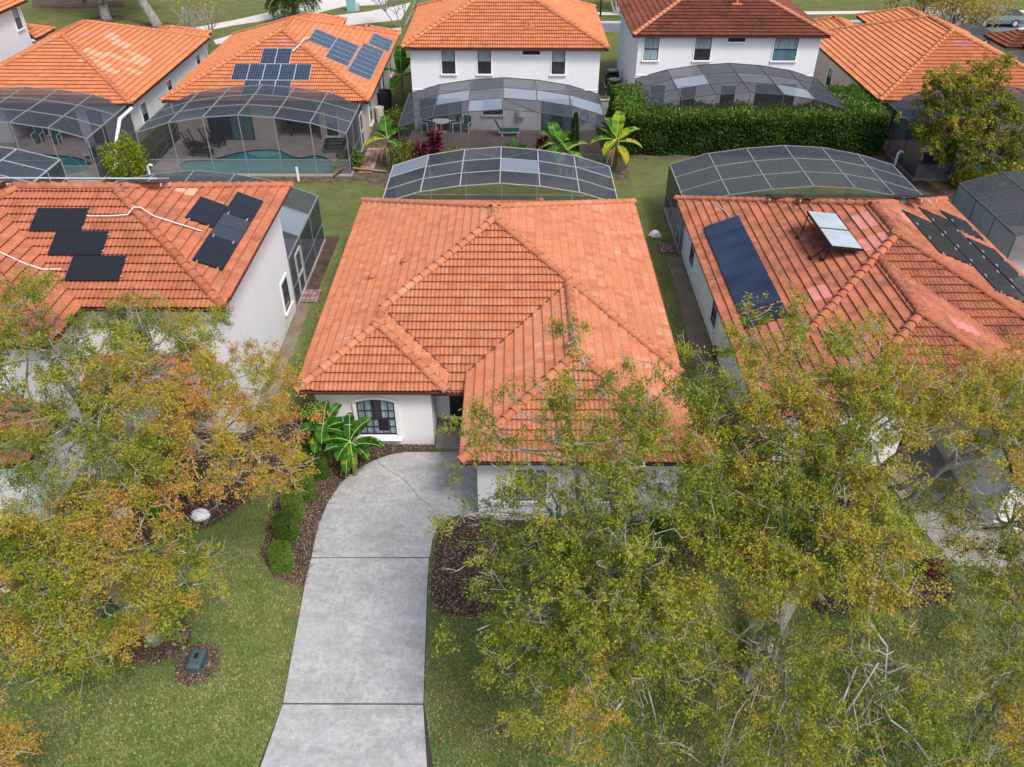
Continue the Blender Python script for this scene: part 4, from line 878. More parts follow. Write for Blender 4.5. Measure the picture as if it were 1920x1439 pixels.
cage('wide dark arched pool cage behind the weathered roof house', 7.9, 19.1, 34.6, 39.65, 2.45, 'alu_grey', 3, arch=[0, .57, .84, .99, .9, .57, .05], side_door=(7.9, 35.4))
pool('dim pool inside the wide dark cage at the right', [(7.85, 34.65), (19.2, 34.65), (19.2, 39.7), (7.85, 39.7)], [(9.5, 36.6), (9.6, 38.8), (13, 39), (17, 38.6), (17, 36.8), (13, 36.2)], 'deck_grey')
cage('pool cage behind the two-storey left house, its side wall facing the lawn', -20.3, -9.2, 29.6, 35.85, 2.35, 'alu_grey', 3, pale=[(5, 1)], side_door=(-9.2, 30.9), amp=1.25)
pool('pool behind the two-storey left house', [(-20.4, 29.6), (-9.15, 29.6), (-9.15, 35.9), (-20.4, 35.9)], [(-18, 31.5), (-18, 34.5), (-12, 34.8), (-11, 32)], 'deck_grey')
cage('pool cage over the teal freeform pool of the beige house with panels', -20.75, -9.2, 49.25, 43.9, 2.48, 'alu_grey', 3, side_door=(-9.2, 48.4))
pool('teal freeform swimming pool with round steps inside the cage', [(-20.8, 43.85), (-9.15, 43.85), (-9.15, 49.28), (-14.68, 49.28), (-14.68, 51.55), (-11.95, 51.55), (-11.95, 49.28), (-20.8, 49.28)],
     [(-18.58,44.26),(-19.27,45.69),(-17.68,46.12),(-16.68,47.06),(-15.54,47.59),(-14.18,47.52),(-12.85,46.42),(-11.84,46.76),(-11.07,46.35),(-10.44,45.29),(-10.48,44.17),(-14.02,43.99)], 'deck_grey', steps=(-14.9, 47.65))
cage('pool cage with whitish panels below the bright orange two-storey house', -6.5, 5.25, 51.2, 45.2, 2.4, 'alu_dark', 3, pale=[(2, 0), (3, 1), (4, 1), (5, 1), (1, 1)], mid=[(2, 1), (1, 2), (3, 2), (4, 2)])
pool('pool', [(-6.55, 45.15), (5.3, 45.15), (5.3, 51.2), (-6.55, 51.2)], None, 'pavers')
cage('dark bronze pool cage above the hedge below the brown roof house', 7.95, 19.75, 54.35, 48.3, 2.45, 'alu_dark', 3, pale=[(4, 0), (1, 1)], mid=[(3, 1), (4, 1), (1, 2)])
pool('pool', [(7.9, 48.25), (19.8, 48.25), (19.8, 54.35), (7.9, 54.35)], None, 'pavers')
cage('pool cage at the far left below the roof with pale tile patches', -34.6, -23.0, 48.6, 42.9, 2.5, 'alu_grey', 3)
pool('blue green pool in the far left cage', [(-34.7, 42.85), (-22.95, 42.85), (-22.95, 48.65), (-26.4, 48.65), (-26.4, 51.1), (-30.5, 51.1), (-30.5, 48.65), (-34.7, 48.65)], [(-32, 43.4), (-32.5, 46), (-29, 46.8), (-25.6, 46.2), (-24.4, 44.6), (-26, 43.5)], 'deck_grey')
cage('corner of a lower pool cage at the left edge below the far left pool', -36.5, -23.85, 36.6, 41.2, 1.98, 'alu_light', 3)
pool('pool', [(-36.5, 36.5), (-23.8, 36.5), (-23.8, 41.25), (-36.5, 41.25)], None, 'deck_grey')
cage('black pool cage half hidden behind the bushy tree at the right', 22.5, 33.8, 49.6, 43.6, 2.5, 'alu_dark', 3)
pool('teal pool behind the bushy tree', [(22.45, 43.55), (33.9, 43.55), (33.9, 49.7), (22.45, 49.7)], [(24.2, 44.3), (24.0, 46), (27, 46.6), (31, 46.8), (32.5, 45.2), (29, 44)], 'pavers')
cage('grey panelled pool cage at the right edge behind the weathered roof', 21.7, 33, 32, 37.6, 2.35, 'alu_dark', 3, solid='panel_grey', side_door=None)
pool('pool', [(21.6, 32), (33, 32), (33, 37.65), (21.6, 37.65)], None, 'deck_grey')

# ------------------------------------------------------------------ patio furniture
def place(proto, fn, loc, rz, label): return fn
def copy_tree(o, parent=None):
    c = o.copy(); C.objects.link(c)
    if parent: c.parent = parent
    for ch in o.children: copy_tree(ch, c)
    return c
def make_lounger(name, mat, cushion=None, back=62):
    T = thing(name, 'x', 'lounger'); L, W, h = 1.9, .62, .32
    m = MB(); m.box(0, 1.25, -W/2, -W/2+.05, h-.06, h); m.box(0, 1.25, W/2-.05, W/2, h-.06, h); m.box(0, .05, -W/2+.05, W/2-.05, h-.06, h); m.box(1.2, 1.25, -W/2+.05, W/2-.05, h-.06, h); m.build('frame', mat, T)
    for x in (.12, 1.1):
        for y in (-W/2+.05, W/2-.05): MB().box(x-.03, x+.03, y-.03, y+.03, 0, h-.06).build('leg', mat, T)
    for k in range(9): x = .09+k*.125; MB().box(x, x+.08, -W/2+.055, W/2-.055, h-.01, h+.015).build('slat', mat, T)
    a = R(back); m = MB(); px = lambda s, o=0: (1.22+s*math.cos(a)-o*math.sin(a), h+s*math.sin(a)+o*math.cos(a))
    for y in (-W/2+.03, W/2-.03): p, q = px(0), px(.72); m.bar((p[0], y, p[1]), (q[0], y, q[1]), .05)
    m.build('backrest', mat, T)
    for k in range(6): p = px(.06+.12*k); MB().bar((p[0], -W/2+.06, p[1]), (p[0], W/2-.06, p[1]), .08, .025, upv=(math.cos(a), 0, math.sin(a))).build('slat', mat, T)
    if cushion:
        MB().box(.02, 1.22, -W/2+.03, W/2-.03, h+.016, h+.07).build('cushion', cushion, T); p = px(.02, .02); q = px(.7, .02); MB().bar((p[0], 0, p[1]), (q[0], 0, q[1]), W-.06, .05, upv=(0, 0, 1)).build('cushion', cushion, T)
    return T
def lounger_at(o, x, y, z, rz, label, group, first=False):
    c = o if first else copy_tree(o); c.location = (x, y, z); c.rotation_euler = (0, 0, rz); tag(c, label, 'lounger', group); return c
dk = make_lounger('sun_lounger', 'wood_dark'); g_ = 'dark slatted loungers by the teal pool'
lounger_at(dk, -17.6, 48.0, .12, R(152), 'dark slatted lounger with raised back against the beige wall', g_, True)
lounger_at(dk, -17.8, 46.55, .12, R(172), 'dark slatted lounger nearest the pool edge at its left end', g_)
lounger_at(dk, -18.5, 47.4, .12, R(150), 'dark slatted lounger behind the one nearest the pool edge', g_)
lounger_at(dk, -11.4, 47.3, .12, R(8), 'front dark lounger of the pair at the right end of the pool', g_)
lounger_at(dk, -11.5, 48.4, .12, R(4), 'rear dark lounger of the pair at the right end of the pool', g_)
te = make_lounger('patio_lounger', 'white_plastic', 'cloth_teal'); lounger_at(te, .35, 50.2, .12, R(180), 'white framed lounger with teal cushions on the brick patio', None, True)
def make_chair():
    T = thing('patio_chair', 'x', 'chair'); m = MB()
    for y in (-.26, .26): m.bar((-.25, y, .62), (.25, y, .62), .04); 
    m.build('armrests', 'white_plastic', T, kind='stuff')
    for x, y, zt in ((-.25, -.26, .95), (-.25, .26, .95), (.25, -.26, .62), (.25, .26, .62)): MB().box(x-.02, x+.02, y-.02, y+.02, 0, zt).build('leg', 'white_plastic', T)
    MB().box(-.24, .25, -.24, .24, .38, .45).build('seat', 'cloth_teal', T); MB().box(-.25, -.21, -.24, .24, .45, .98).build('backrest', 'cloth_teal', T); return T
ch = make_chair(); first = True
for x, y, rz, lab, gg in ((-5.1, 50.0, 90, 'white framed teal chair in front of the round patio table', 'chairs round the patio table'), (-5.55, 50.9, -10, 'white framed teal chair left of the round patio table', 'chairs round the patio table'),
                  (-3.7, 50.9, 200, 'teal chair right of the round patio table', 'chairs round the patio table'), (-3.0, 50.8, 250, 'second teal chair away from the round patio table by the wall', 'chairs round the patio table'),
                  (-24.2, 46.3, 200, 'teal chair by the side screen of the far left cage', 'chairs in the far left cage'), (-24.4, 45.3, 160, 'teal chair nearest the pool in the far left cage', 'chairs in the far left cage'), (-29.0, 48.6, 270, 'white framed chair by the dark lanai of the far left cage', 'chairs in the far left cage'), (-27.9, 48.4, 270, 'second white framed chair by the dark lanai, nearer the wall pillar', 'chairs in the far left cage')):
    c = ch if first else copy_tree(ch); first = False; c.location = (x, y, .12); c.rotation_euler = (0, 0, R(rz)); tag(c, lab, 'chair', gg)
t = thing('patio_table', 'round white patio table among teal chairs on the brick patio', 'table', (-4.6, 50.8, .12)); MB().lathe((-4.6, 50.8, .8), [(.55, 0), (.55, .04), (.1, .05)], 20).build('table_top', 'white_plastic', t); MB().lathe((-4.6, 50.8, .12), [(.3, 0), (.05, .05), (.05, .68)], 10).build('leg', 'white_plastic', t)
t = thing('dining_table', 'dark table with chairs in the shaded lanai of the beige house', 'table', (-13.3, 50.3, .12)); MB().box(-14.0, -12.6, 49.9, 50.7, .75, .8).build('table_top', 'door_brown', t)
for x in (-13.9, -12.7):
    for y in (50.0, 50.6): MB().box(x-.04, x+.04, y-.04, y+.04, .12, .75).build('leg', 'door_brown', t)
m = MB(); m.lathe((-1.0+1.4, 51.14, 1.35), [(.28, -.35), (.3, -.3), (.3, .05), (.2, .1)], 14); tag(m.build('hose_reel', 'white_plastic'), 'white hose holder on the patio wall beside the small window', 'hose reel')
m = MB()
for k in range(5): m.tube([(4.45+.2*math.cos(t_)*(1+.06*k), 51.12-.02*k, 1.05+.35*math.sin(t_)) for t_ in [2*math.pi*q/16 for q in range(17)]], .015, 5)
tag(m.build('garden_hose', 'bin_black'), 'coiled dark hose hanging on the patio wall at the right', 'hose')
m = MB().box(24.0, 25.6, 44.25, 46.0, .12, .75); m.v = [(x+.15*(z > .4)*(1 if y < 45 else -1), y, z+.1*math.sin(3*y)*(z > .4)) for x, y, z in m.v]; tag(m.build('pool_cover', 'cloth_blue'), 'folded blue pool cover at the corner of the black cage', 'cover')

# ------------------------------------------------------------------ small things round the houses
t = thing('utility_box', 'dark green rounded utility box on an oval of mulch in the front lawn', 'utility box', (-8.0, 12.3, 0))
rot = R(-3)
def rbox(cx, cy, hx, hy, z0, z1, rr, tp, rot):
    m = MB(); prof = [(0, 0, z0), (0, 0, z1-.06), (.03, .03, z1-.02), (.07, .07, z1)]; rows = []
    for ix, iy, z in prof:
        row = []
        for qx, qy, a0 in ((1, 1, 0), (-1, 1, 90), (-1, -1, 180), (1, -1, 270)):
            for k in range(4): a = R(a0+30*k); x = qx*(hx-rr)+rr*math.cos(a); y = qy*(hy-rr)+rr*math.sin(a); s_ = 1-ix/hx*1.0; s2 = 1-iy/hy; row.append((cx+(x*s_)*math.cos(rot)-(y*s2)*math.sin(rot), cy+(x*s_)*math.sin(rot)+(y*s2)*math.cos(rot), z))
        rows.append(row)
    n = len(rows[0]); vs = [p for r_ in rows for p in r_]; fs = [(i*n+k, i*n+(k+1) % n, (i+1)*n+(k+1) % n, (i+1)*n+k) for i in range(len(rows)-1) for k in range(n)]; fs.append(tuple((len(rows)-1)*n+k for k in range(n)))
    return m.add(vs, fs)
rbox(-8.0, 12.3, .185, .30, .0, .30, .06, 0, rot).build('lid', 'util_green', t); rbox(-8.0, 12.3, .205, .32, 0, .06, .06, 0, rot).build('base', 'util_green', t)
MB().fbox(((-8.0, 12.3, 0), (math.cos(rot), math.sin(rot), 0), (-math.sin(rot), math.cos(rot), 0)), -.05, .05, -.05, .11, .296, .304).build('label_plate', 'util_label', t)
MB().fbox(((-8.0, 12.3, 0), (math.cos(rot), math.sin(rot), 0), (-math.sin(rot), math.cos(rot), 0)), -.02, .02, .20, .235, .296, .306).build('latch', 'util_label', t)
def pipe(label, pts, r=.06, cat='pipe', mat='white_plastic', name='standpipe'): return tag(MB().tube(pts, r, 10).build(name, mat), label, cat)
pipe('bent white downpipe on the corner of the far left cage', [(-22.55, 48.0, 2.45), (-22.6, 46.3, 2.4), (-22.62, 45.2, 1.5), (-22.75, 44.6, .35), (-22.95, 44.2, .12)], .10, 'downpipe', name='downpipe')
pipe('short white standpipe in the soil left of the teal pool', [(-20.4, 43.4, 0), (-20.4, 43.4, .75), (-20.25, 43.4, .85), (-20.1, 43.4, .78)], .06)
pipe('short white standpipe in the lawn below the teal pool', [(-12.05, 43.2, 0), (-12.05, 43.2, .8)], .07)
pipe('white hooked standpipe beside the black cage at the right', [(22.2, 45.6, 0), (22.2, 45.6, .8), (22.32, 45.6, .95), (22.5, 45.6, .85)], .07)
pipe('white pipework by the air conditioner left of the hedge', [(6.15, 53.9, 0), (6.15, 53.9, .8), (6.4, 53.9, .8), (6.4, 53.9, .1)], .05)
def ac(label, x, y, w, h, top='ac_metal', body='ac_dark'):
    T = thing('air_conditioner', label, 'air conditioner', (x, y, 0)); MB().box(x-w*.55, x+w*.55, y-w*.55, y+w*.55, 0, .1).build('pad', 'concrete_pale', T)
    rbox(x, y, w/2, w/2, .1, h, .08, 0, 0).build('casing', body, T); MB().lathe((x, y, h+.003), [(w*.42, 0), (w*.42, .03), (w*.1, .05)], 14).build('fan_grille', top, T)
    for s in (-1, 1): MB().box(x-w/2-.02, x+w/2+.02, y+s*(w/2-.03)-.03, y+s*(w/2-.03)+.03, h-.14, h-.08).build('band', 'concrete_pale', T)
ac('brown air conditioner farther along the alley beside the brown roof house', 7.15, 61.0, .95, 1.1, 'ac_metal', 'door_brown'); ac('pale topped air conditioner in the alley nearer the hedge', 7.05, 58.4, .95, 1.2); ac('grey air conditioner at the corner behind the patio cage', 6.05, 55.0, .8, 1.0, 'ac_dark', 'ac_metal')
for (x, y, h_, lab) in ((-8.75, 55.0, 1.35, 'large black water butt by the beige side wall'), (-8.75, 52.9, 1.0, 'pale tall planter pot in front of the black water butt')):
    m = MB(); r_ = .55 if h_ > 1.2 else .28; m.lathe((x, y, 0), [(r_*.85, 0), (r_, h_*.7), (r_*1.05, h_), (r_*.85, h_), (r_*.8, h_-.15)], 18); tag(m.build('water_butt' if h_ > 1.2 else 'planter', 'bin_black' if h_ > 1.2 else 'concrete_pale'), lab, 'barrel' if h_ > 1.2 else 'planter')
for x, y, s_, lab in ((7.0, 36.6, .32, 'crumpled white bag on the grass beside the dark cage'), (-11.9, 17.5, .30, 'white painted stone under the orange tree, left one'), (-9.55, 17.45, .32, 'white painted stone at the mulch edge under the orange tree'), (-12.7, 15.05, .24, 'small white stone in the lawn at the left')):
    bm = MB(); n = 8; prof = []
    for j in range(5):
        a = math.pi/2*j/4; row = [(x+s_*math.cos(a)*math.cos(2*math.pi*k/n)*random.uniform(.75, 1.2), y+s_*.8*math.cos(a)*math.sin(2*math.pi*k/n)*random.uniform(.75, 1.2), s_*.8*math.sin(a)*random.uniform(.8, 1.15)) for k in range(n)]; prof.append(row)
    vs = [p for r_ in prof for p in r_]; bm.add(vs, [(j*n+k, j*n+(k+1) % n, (j+1)*n+(k+1) % n, (j+1)*n+k) for j in range(4) for k in range(n)]+[tuple(32+k for k in range(n))]); tag(bm.build('white_bag' if 'bag' in lab else 'white_stone', 'white_plastic'), lab, 'bag' if 'bag' in lab else 'stone')
m = MB()
for k in range(7): a = random.uniform(0, 6.28); m.tube([(-13.95+.35*math.cos(a+q*.55)*(1-.05*q), 14.75+.25*math.sin(a+q*.55), .12+.05*k*math.sin(q)) for q in range(9)], .022, 5)
tag(m.build('white_wire_ornament', 'white_plastic'), 'tangle of white wire or hose on the lawn at the left edge', 'ornament')
m = MB(); m.box(7.78, 8.1, 26.0, 26.4, 0, .35); m.lathe((7.9, 26.1, .35), [(.15, 0), (.1, .1)], 10); tag(m.build('black_meter_box', 'bin_black'), 'small black box at the foot of the right house side wall', 'box')
m = MB(); m.lathe((5.95+.0, 36.1, 0), [(.01, 0), (.01, .02)], 6)
t = thing('utility_cabinet', 'small teal cabinet between the pale driveways at the top', 'utility box', (-15.7, 84.6, 0)); MB().box(-16.15, -15.35, 84.2, 84.9, 0, 1.15).build('body', 'teal_box', t); MB().box(-16.2, -15.3, 84.15, 84.95, 1.15, 1.22).build('lid', 'teal_box', t); MB().box(-15.35, -15.0, 84.4, 84.8, 0, .7).build('meter', 'metal_silver', t)
def lamp(label, x, y, h=5):
    T = thing('street_lamp', label, 'street lamp', (x, y, 0)); MB().tube([(x, y, 0), (x, y, h)], [.09, .06], 8).build('pole', 'black_metal', T); MB().lathe((x, y, h), [(.1, 0), (.22, .2), (.22, .5), (.05, .7)], 8).build('lantern', 'black_metal', T)
lamp('black lamp post between the two tall houses at the top', 8.15, 82.5); lamp('dark slanting-looking lamp post by the corner drive', 36.4, 83.6, 6)
# vehicles
def car(label, x, y, rz, paint, name='parked_car', L=4.6, W=1.85, H=1.62):
    T = thing(name, label, 'car', (0, 0, 0))
    prof = [(-.5, .32), (-.5, .62), (-.46, .80), (-.20, .98), (-.05, 1.0), (.0, 1.0), (.28, .98), (.46, .92), (.5, .75), (.5, .32)]
    xs = [-.5, -.485, -.44, -.27, -.19, -.02, .18, .36, .46, .5]; zb = [.55, .72, .86, .94, .98, 1.0, 1.0, .98, .92, .60]
    m = MB(); n = len(xs)
    for s in (-1, 1):
        m.add([(X_*L, s*W/2*(.86 if i in (0, n-1) else 1), .30) for i, X_ in enumerate(xs)]+[(X_*L, s*W/2*(.86 if i in (0, n-1) else 1), .62) for i, X_ in enumerate(xs)]+[(X_*L, s*W/2*.93*(.86 if i in (0, n-1) else 1), zb[i]) for i, X_ in enumerate(xs)],
              [(i, i+1, n+i+1, n+i) for i in range(n-1)]+[(n+i, n+i+1, 2*n+i+1, 2*n+i) for i in range(n-1)])
    for a in range(n-1):
        w0, w1 = [W/2*.93*(.86 if i in (0, n-1) else 1) for i in (a, a+1)]
        m.add([(xs[a]*L, -w0, zb[a]), (xs[a+1]*L, -w1, zb[a+1]), (xs[a+1]*L, w1, zb[a+1]), (xs[a]*L, w0, zb[a])], [(0, 1, 2, 3)])
    for i in (0, n-1): m.add([(xs[i]*L, -W/2*.86, .3), (xs[i]*L, W/2*.86, .3), (xs[i]*L, W/2*.8, zb[i]), (xs[i]*L, -W/2*.8, zb[i])], [(0, 1, 2, 3)])
    m.build('body', paint, T)
    rx_ = [-.27, -.12, .02, .16, .34, .43]; rz_ = [.95, 1.38, 1.58, 1.60, 1.38, 1.0]; m = MB(); g2 = MB(); k = len(rx_)
    wv = [W/2*.88, W/2*.76, W/2*.70, W/2*.70, W/2*.76, W/2*.88]
    for a in range(k-1):
        q = [(rx_[a]*L, -wv[a], rz_[a]), (rx_[a+1]*L, -wv[a+1], rz_[a+1]), (rx_[a+1]*L, wv[a+1], rz_[a+1]), (rx_[a]*L, wv[a], rz_[a])]; (g2 if a in (0, 4) else m).add(q, [(0, 1, 2, 3)])
    m.build('roof', paint, T); g2.build('windscreen', 'glass_dark', T)
    for s in (-1, 1):
        g3 = MB(); g3.add([(rx_[i]*L, s*wv[i], rz_[i]) for i in range(k)]+[(rx_[i]*L, s*W/2*.89, .98) for i in range(k)], [(i, i+1, k+i+1, k+i) for i in range(k-1)]); g3.build('side_window', 'glass_dark', T)
    for sx in (-.31, .31):
        for s in (-1, 1):
            wob = MB(); wob.tube([(sx*L, s*(W/2-.2), .34), (sx*L, s*(W/2+.015), .34)], .34, 16); wh = wob.build('wheel', 'tyre_black', T)
            MB().tube([(sx*L, s*(W/2+.016), .34), (sx*L, s*(W/2+.03), .34)], .22, 10).build('rim', 'metal_silver', wh)
    for s in (-1, 1): MB().box(-.505*L, -.49*L, s*.55-.18, s*.55+.18, .62, .76).build('headlight', 'thermal_pale', T); MB().box(.49*L, .508*L, s*.6-.15, s*.6+.15, .68, .82).build('tail_light', 'leaf_red', T)
    T.location = (x, y, .02); T.rotation_euler = (0, 0, rz); return T
car('blue-grey coupe-roofed car on the road at the top right', 44.0, 79.6, R(2), 'car_bluegrey')
car('white car half hidden behind the roof of the beige house', -14.2, 70.5, R(80), 'car_white'); car('white car behind the brown roof at the right edge', 42.6, 71.6, R(-5), 'car_white', H=1.5)
car('dark grey car behind the hip of the clean orange roof', 37.9, 72.4, R(12), 'car_dark')
# a passer-by, tiny
def person(label, x, y):
    T = thing('person', label, 'person', (x, y, 0)); me = bpy.data.meshes.new('body')
    J = [(0, 0, .92, .13), (0, 0, 1.15, .13), (0, 0, 1.38, .15), (0, 0, 1.50, .055), (0, -.01, 1.62, .10), (0, -.01, 1.72, .085), (.20, 0, 1.38, .055), (.27, -.02, 1.12, .045), (.22, -.22, 1.08, .035), (-.20, 0, 1.38, .055), (-.27, 0, 1.12, .045), (-.26, -.06, .86, .035), (.10, 0, .86, .095), (.11, -.06, .48, .065), (.11, .02, .08, .045), (.11, -.13, .05, .04), (-.10, 0, .86, .095), (-.11, .06, .48, .065), (-.11, .16, .08, .045), (-.11, .02, .05, .04)]
    E = [(0, 1), (1, 2), (2, 3), (3, 4), (4, 5), (2, 6), (6, 7), (7, 8), (2, 9), (9, 10), (10, 11), (0, 12), (12, 13), (13, 14), (14, 15), (0, 16), (16, 17), (17, 18), (18, 19)]
    me.from_pydata([j[:3] for j in J], E, []); me.materials.append(MATS['cloth_person']); 
    o = link('body', me, T, (x, y, 0)); o.modifiers.new('Skin', 'SKIN')
    for v, j in zip(me.skin_vertices[0].data, J): v.radius = (j[3], j[3])
    me.skin_vertices[0].data[0].use_root = True; s = o.modifiers.new('Subdivision', 'SUBSURF'); s.levels = s.render_levels = 1
    m = MB(); m.lathe((x, y+.01, 1.66), [(.108, -.03), (.112, .03), (.07, .1), (.01, .115)], 10); m.build('hair', 'door_brown', T)
    m = MB()
    for sx, y1_, y2_ in ((.10, -.06, .02), (-.10, .06, .16)): m.tube([(x+sx, y, .88), (x+sx*1.1, y+y1_, .48), (x+sx*1.1, y+y2_, .1)], [.115, .085, .065], 8)
    m.build('trousers', 'trouser', T, kind='stuff')
person('person in a light top and dark trousers on the corner drive', 40.7, 80.9)
# ------------------------------------------------------------------ vegetation
def unit(a): return a/np.maximum(np.linalg.norm(a, axis=-1, keepdims=True), 1e-9)
def leaves_from(P, D, L, Wd, droop=.0, nrm_up=.35):
    """rhombus leaves at points P along directions D (n,3); returns V,F"""
    n = len(P); r = unit(rng.normal(size=(n, 3))+np.array([0, 0, nrm_up])); D = unit(D+np.array([0, 0, -droop]))
    S = unit(np.cross(D, r)); Nn = np.cross(S, D); L = L[:, None]; Wd = Wd[:, None]
    V = np.stack([P, P+D*L*.45+S*Wd*.5+Nn*L*.06, P+D*L-Nn*L*.05, P+D*L*.45-S*Wd*.5+Nn*L*.06], 1).reshape(-1, 3)
    return V, np.arange(4*n).reshape(n, 4)
def sticks(P0, P1, r0, r1, sides=3):
    n = len(P0); D = unit(P1-P0); a = unit(np.cross(D, np.where(np.abs(D[:, 2:3]) < .9, np.array([[0, 0, 1.]]), np.array([[1., 0, 0]])))); b = np.cross(D, a); V = []
    for P, r in ((P0, r0), (P1, r1)):
        r = np.broadcast_to(np.asarray(r, dtype=float), (n,))[:, None]
        for k in range(sides): t = 2*math.pi*k/sides; V.append(P+a*(r*math.cos(t))+b*(r*math.sin(t)))
    V = np.stack(V, 1).reshape(-1, 3); base = np.arange(n)[:, None]*2*sides
    F = np.stack([base+np.array([k, (k+1) % sides, sides+(k+1) % sides, sides+k]) for k in range(sides)], 1).reshape(-1, 4); return V, F
def merge(L):
    V = []; F = []; b = 0
    for v, f in L: V.append(v); F.append(f+b); b += len(v)
    return np.concatenate(V), np.concatenate(F)
def tree(name, label, base, fork, blobs, seed, trunk_r=.22, group=None, limbs=6, per=215, leaf=(.064, .028), lmat='leaf_oak', twig=True, cat='tree', bare=.05, kleaf=26, spread=.55):
    global rng
    rng = np.random.default_rng(seed); rnd = random.Random(seed)
    T = thing(name, label, cat, base, group); B = np.array(blobs); limbs = min(limbs, len(B)); base = np.array(base, float); fork = np.array(fork, float)
    # limbs: group the crown clumps by direction
    ctr = B[rng.choice(len(B), limbs, replace=False), :3]
    for _ in range(6):
        lab = np.argmin(((B[:, None, :3]-ctr[None])**2).sum(-1), 1)
        for k in range(limbs):
            if (lab == k).any(): ctr[k] = B[lab == k, :3].mean(0)
    m = MB(); mid = base*.5+fork*.5+np.array([rnd.uniform(-.15, .15), rnd.uniform(-.15, .15), 0])
    m.tube([base-np.array([0, 0, .05]), base+np.array([0, 0, .25]), mid, fork], [trunk_r*1.7, trunk_r*1.15, trunk_r, trunk_r*.8], 9)
    seg0 = []; seg1 = []; rr0 = []; rr1 = []
    for k in range(limbs):
        if not (lab == k).any(): continue
        st = mid*(1-.5-.08*k % .5)+fork*(.5+.08*k % .5); en = ctr[k]-np.array([0, 0, .6]); q1 = st*.6+en*.4+np.array([rnd.uniform(-.4, .4), rnd.uniform(-.4, .4), rnd.uniform(.2, .7)]); q2 = st*.25+en*.75+np.array([rnd.uniform(-.3, .3), rnd.uniform(-.3, .3), rnd.uniform(.1, .5)])
        m.tube([st, q1, q2, en], [trunk_r*.5, trunk_r*.34, trunk_r*.24, trunk_r*.14], 7)
        for b in B[lab == k]:
            c = b[:3]; s0 = q2 if rnd.random() < .6 else q1*.4+q2*.6; dl = np.linalg.norm(c-s0)*.13; jt = lambda: np.array([rnd.uniform(-dl, dl), rnd.uniform(-dl, dl), rnd.uniform(-dl*.3, dl)]); h1 = s0*.72+c*.28+jt(); h2 = s0*.45+c*.55+jt(); h3 = s0*.2+c*.8+jt()*.6
            for a_, b_, ra, rb in ((s0, h1, .036, .029), (h1, h2, .029, .022), (h2, h3, .022, .016), (h3, c, .016, .011)): seg0.append(a_); seg1.append(b_); rr0.append(ra); rr1.append(rb)
    m.build('trunk', 'bark', T, smooth=True)
    tw = [sticks(np.array(seg0), np.array(seg1), np.array(rr0), np.array(rr1), 5)]; bare_s = []; LV = []; LT = []
    for (x, y, z, r, de, ti) in blobs:
        n = max(8, int(per*de*r*r)); c = np.array([x, y, z])
        ns = max(3, int(round(7.5*de**.5*r/.6))); sd_ = unit(rng.normal(size=(ns, 3))+np.array([0, 0, .25])); sc_ = c+sd_*(r*1.15*(rng.random(ns)**.4))[:, None]*np.array([1.12, 1.12, .75]); si = rng.integers(0, ns, n); d = unit(sd_[si]+rng.normal(size=(n, 3))*.35); P = sc_[si]+rng.normal(size=(n, 3))*np.array([.125, .125, .09]); st_ = rng.normal(size=ns)*.08; P[:, 2] = np.maximum(P[:, 2], .5)
        D = unit(d*.7+rng.normal(size=(n, 3))*.5+np.array([0, 0, -.45])); ln = rng.uniform(.14, .34, n)[:, None]
        j = P+unit(d+rng.normal(size=(n, 3))*.4)*0
        sel = rng.random(n) < .15
        ks = rng.random(ns) < .6
        if ks.any():
            t0 = sc_[ks]; b1 = c+(t0-c)*.4+rng.normal(size=t0.shape)*.10-np.array([0, 0, .08]); b2 = c+(t0-c)*.75+rng.normal(size=t0.shape)*.07; cc = c+rng.normal(size=t0.shape)*.07-np.array([0, 0, .12])
            tw.append(sticks(cc, b1, .011, .009)); tw.append(sticks(b1, b2, .009, .007)); tw.append(sticks(b2, t0, .007, .004))
        if sel.any():
            o_ = sc_[si[sel]]; tw.append(sticks(o_, P[sel]+D[sel]*ln[sel], .005, .0025))
        nb = rng.binomial(n, bare)
        if nb:
            ib = rng.choice(n, nb, replace=False); o = c+(P[ib]-c)*.9; dd = unit(D[ib]+np.array([0, 0, .25])); tip = o+dd*rng.uniform(.3, .75, nb)[:, None]; bend = o+(tip-o)*.5+rng.normal(size=(nb, 3))*.06; bare_s.append(sticks(o, bend, .012, .008)); bare_s.append(sticks(bend, tip, .008, .005))
            for _ in range(3):
                t0 = rng.uniform(.2, .95, nb)[:, None]; s0 = np.where(t0 < .5, o+(bend-o)*t0*2, bend+(tip-bend)*(t0-.5)*2); bare_s.append(sticks(s0, s0+unit(dd+rng.normal(size=(nb, 3))*.7)*rng.uniform(.12, .38, nb)[:, None], .007, .003))
        t_ = rng.random((n, kleaf)); Q = P[:, None]+D[:, None]*(ln*t_)[..., None]+rng.normal(size=(n, kleaf, 3))*.042
        DD = D[:, None]*.5+unit(rng.normal(size=(n, kleaf, 3)))*.8+np.array([0, 0, -.15])
        LV.append((Q.reshape(-1, 3), DD.reshape(-1, 3))); ttw = ti+rng.normal()*.06+st_[si]+rng.normal(size=n)*.06; LT.append(np.repeat(ttw, kleaf))
    Q = np.concatenate([a for a, b in LV]); D = np.concatenate([b for a, b in LV]); tt = np.concatenate(LT); k = rng.uniform(.7, 1.3, len(Q))
    V, F = leaves_from(Q, D, leaf[0]*k, leaf[1]*k)
    fast_mesh('crown', V, F, lmat, T, tint=tt, kind='stuff')
    if twig: V, F = merge(tw); fast_mesh('branches', V, F, 'twig_grey', T, kind='stuff')
    if bare_s: V, F = merge(bare_s); fast_mesh('bare_twigs', V, F, 'twig_grey', T, kind='stuff')
    return T
N_LEAVES = 0
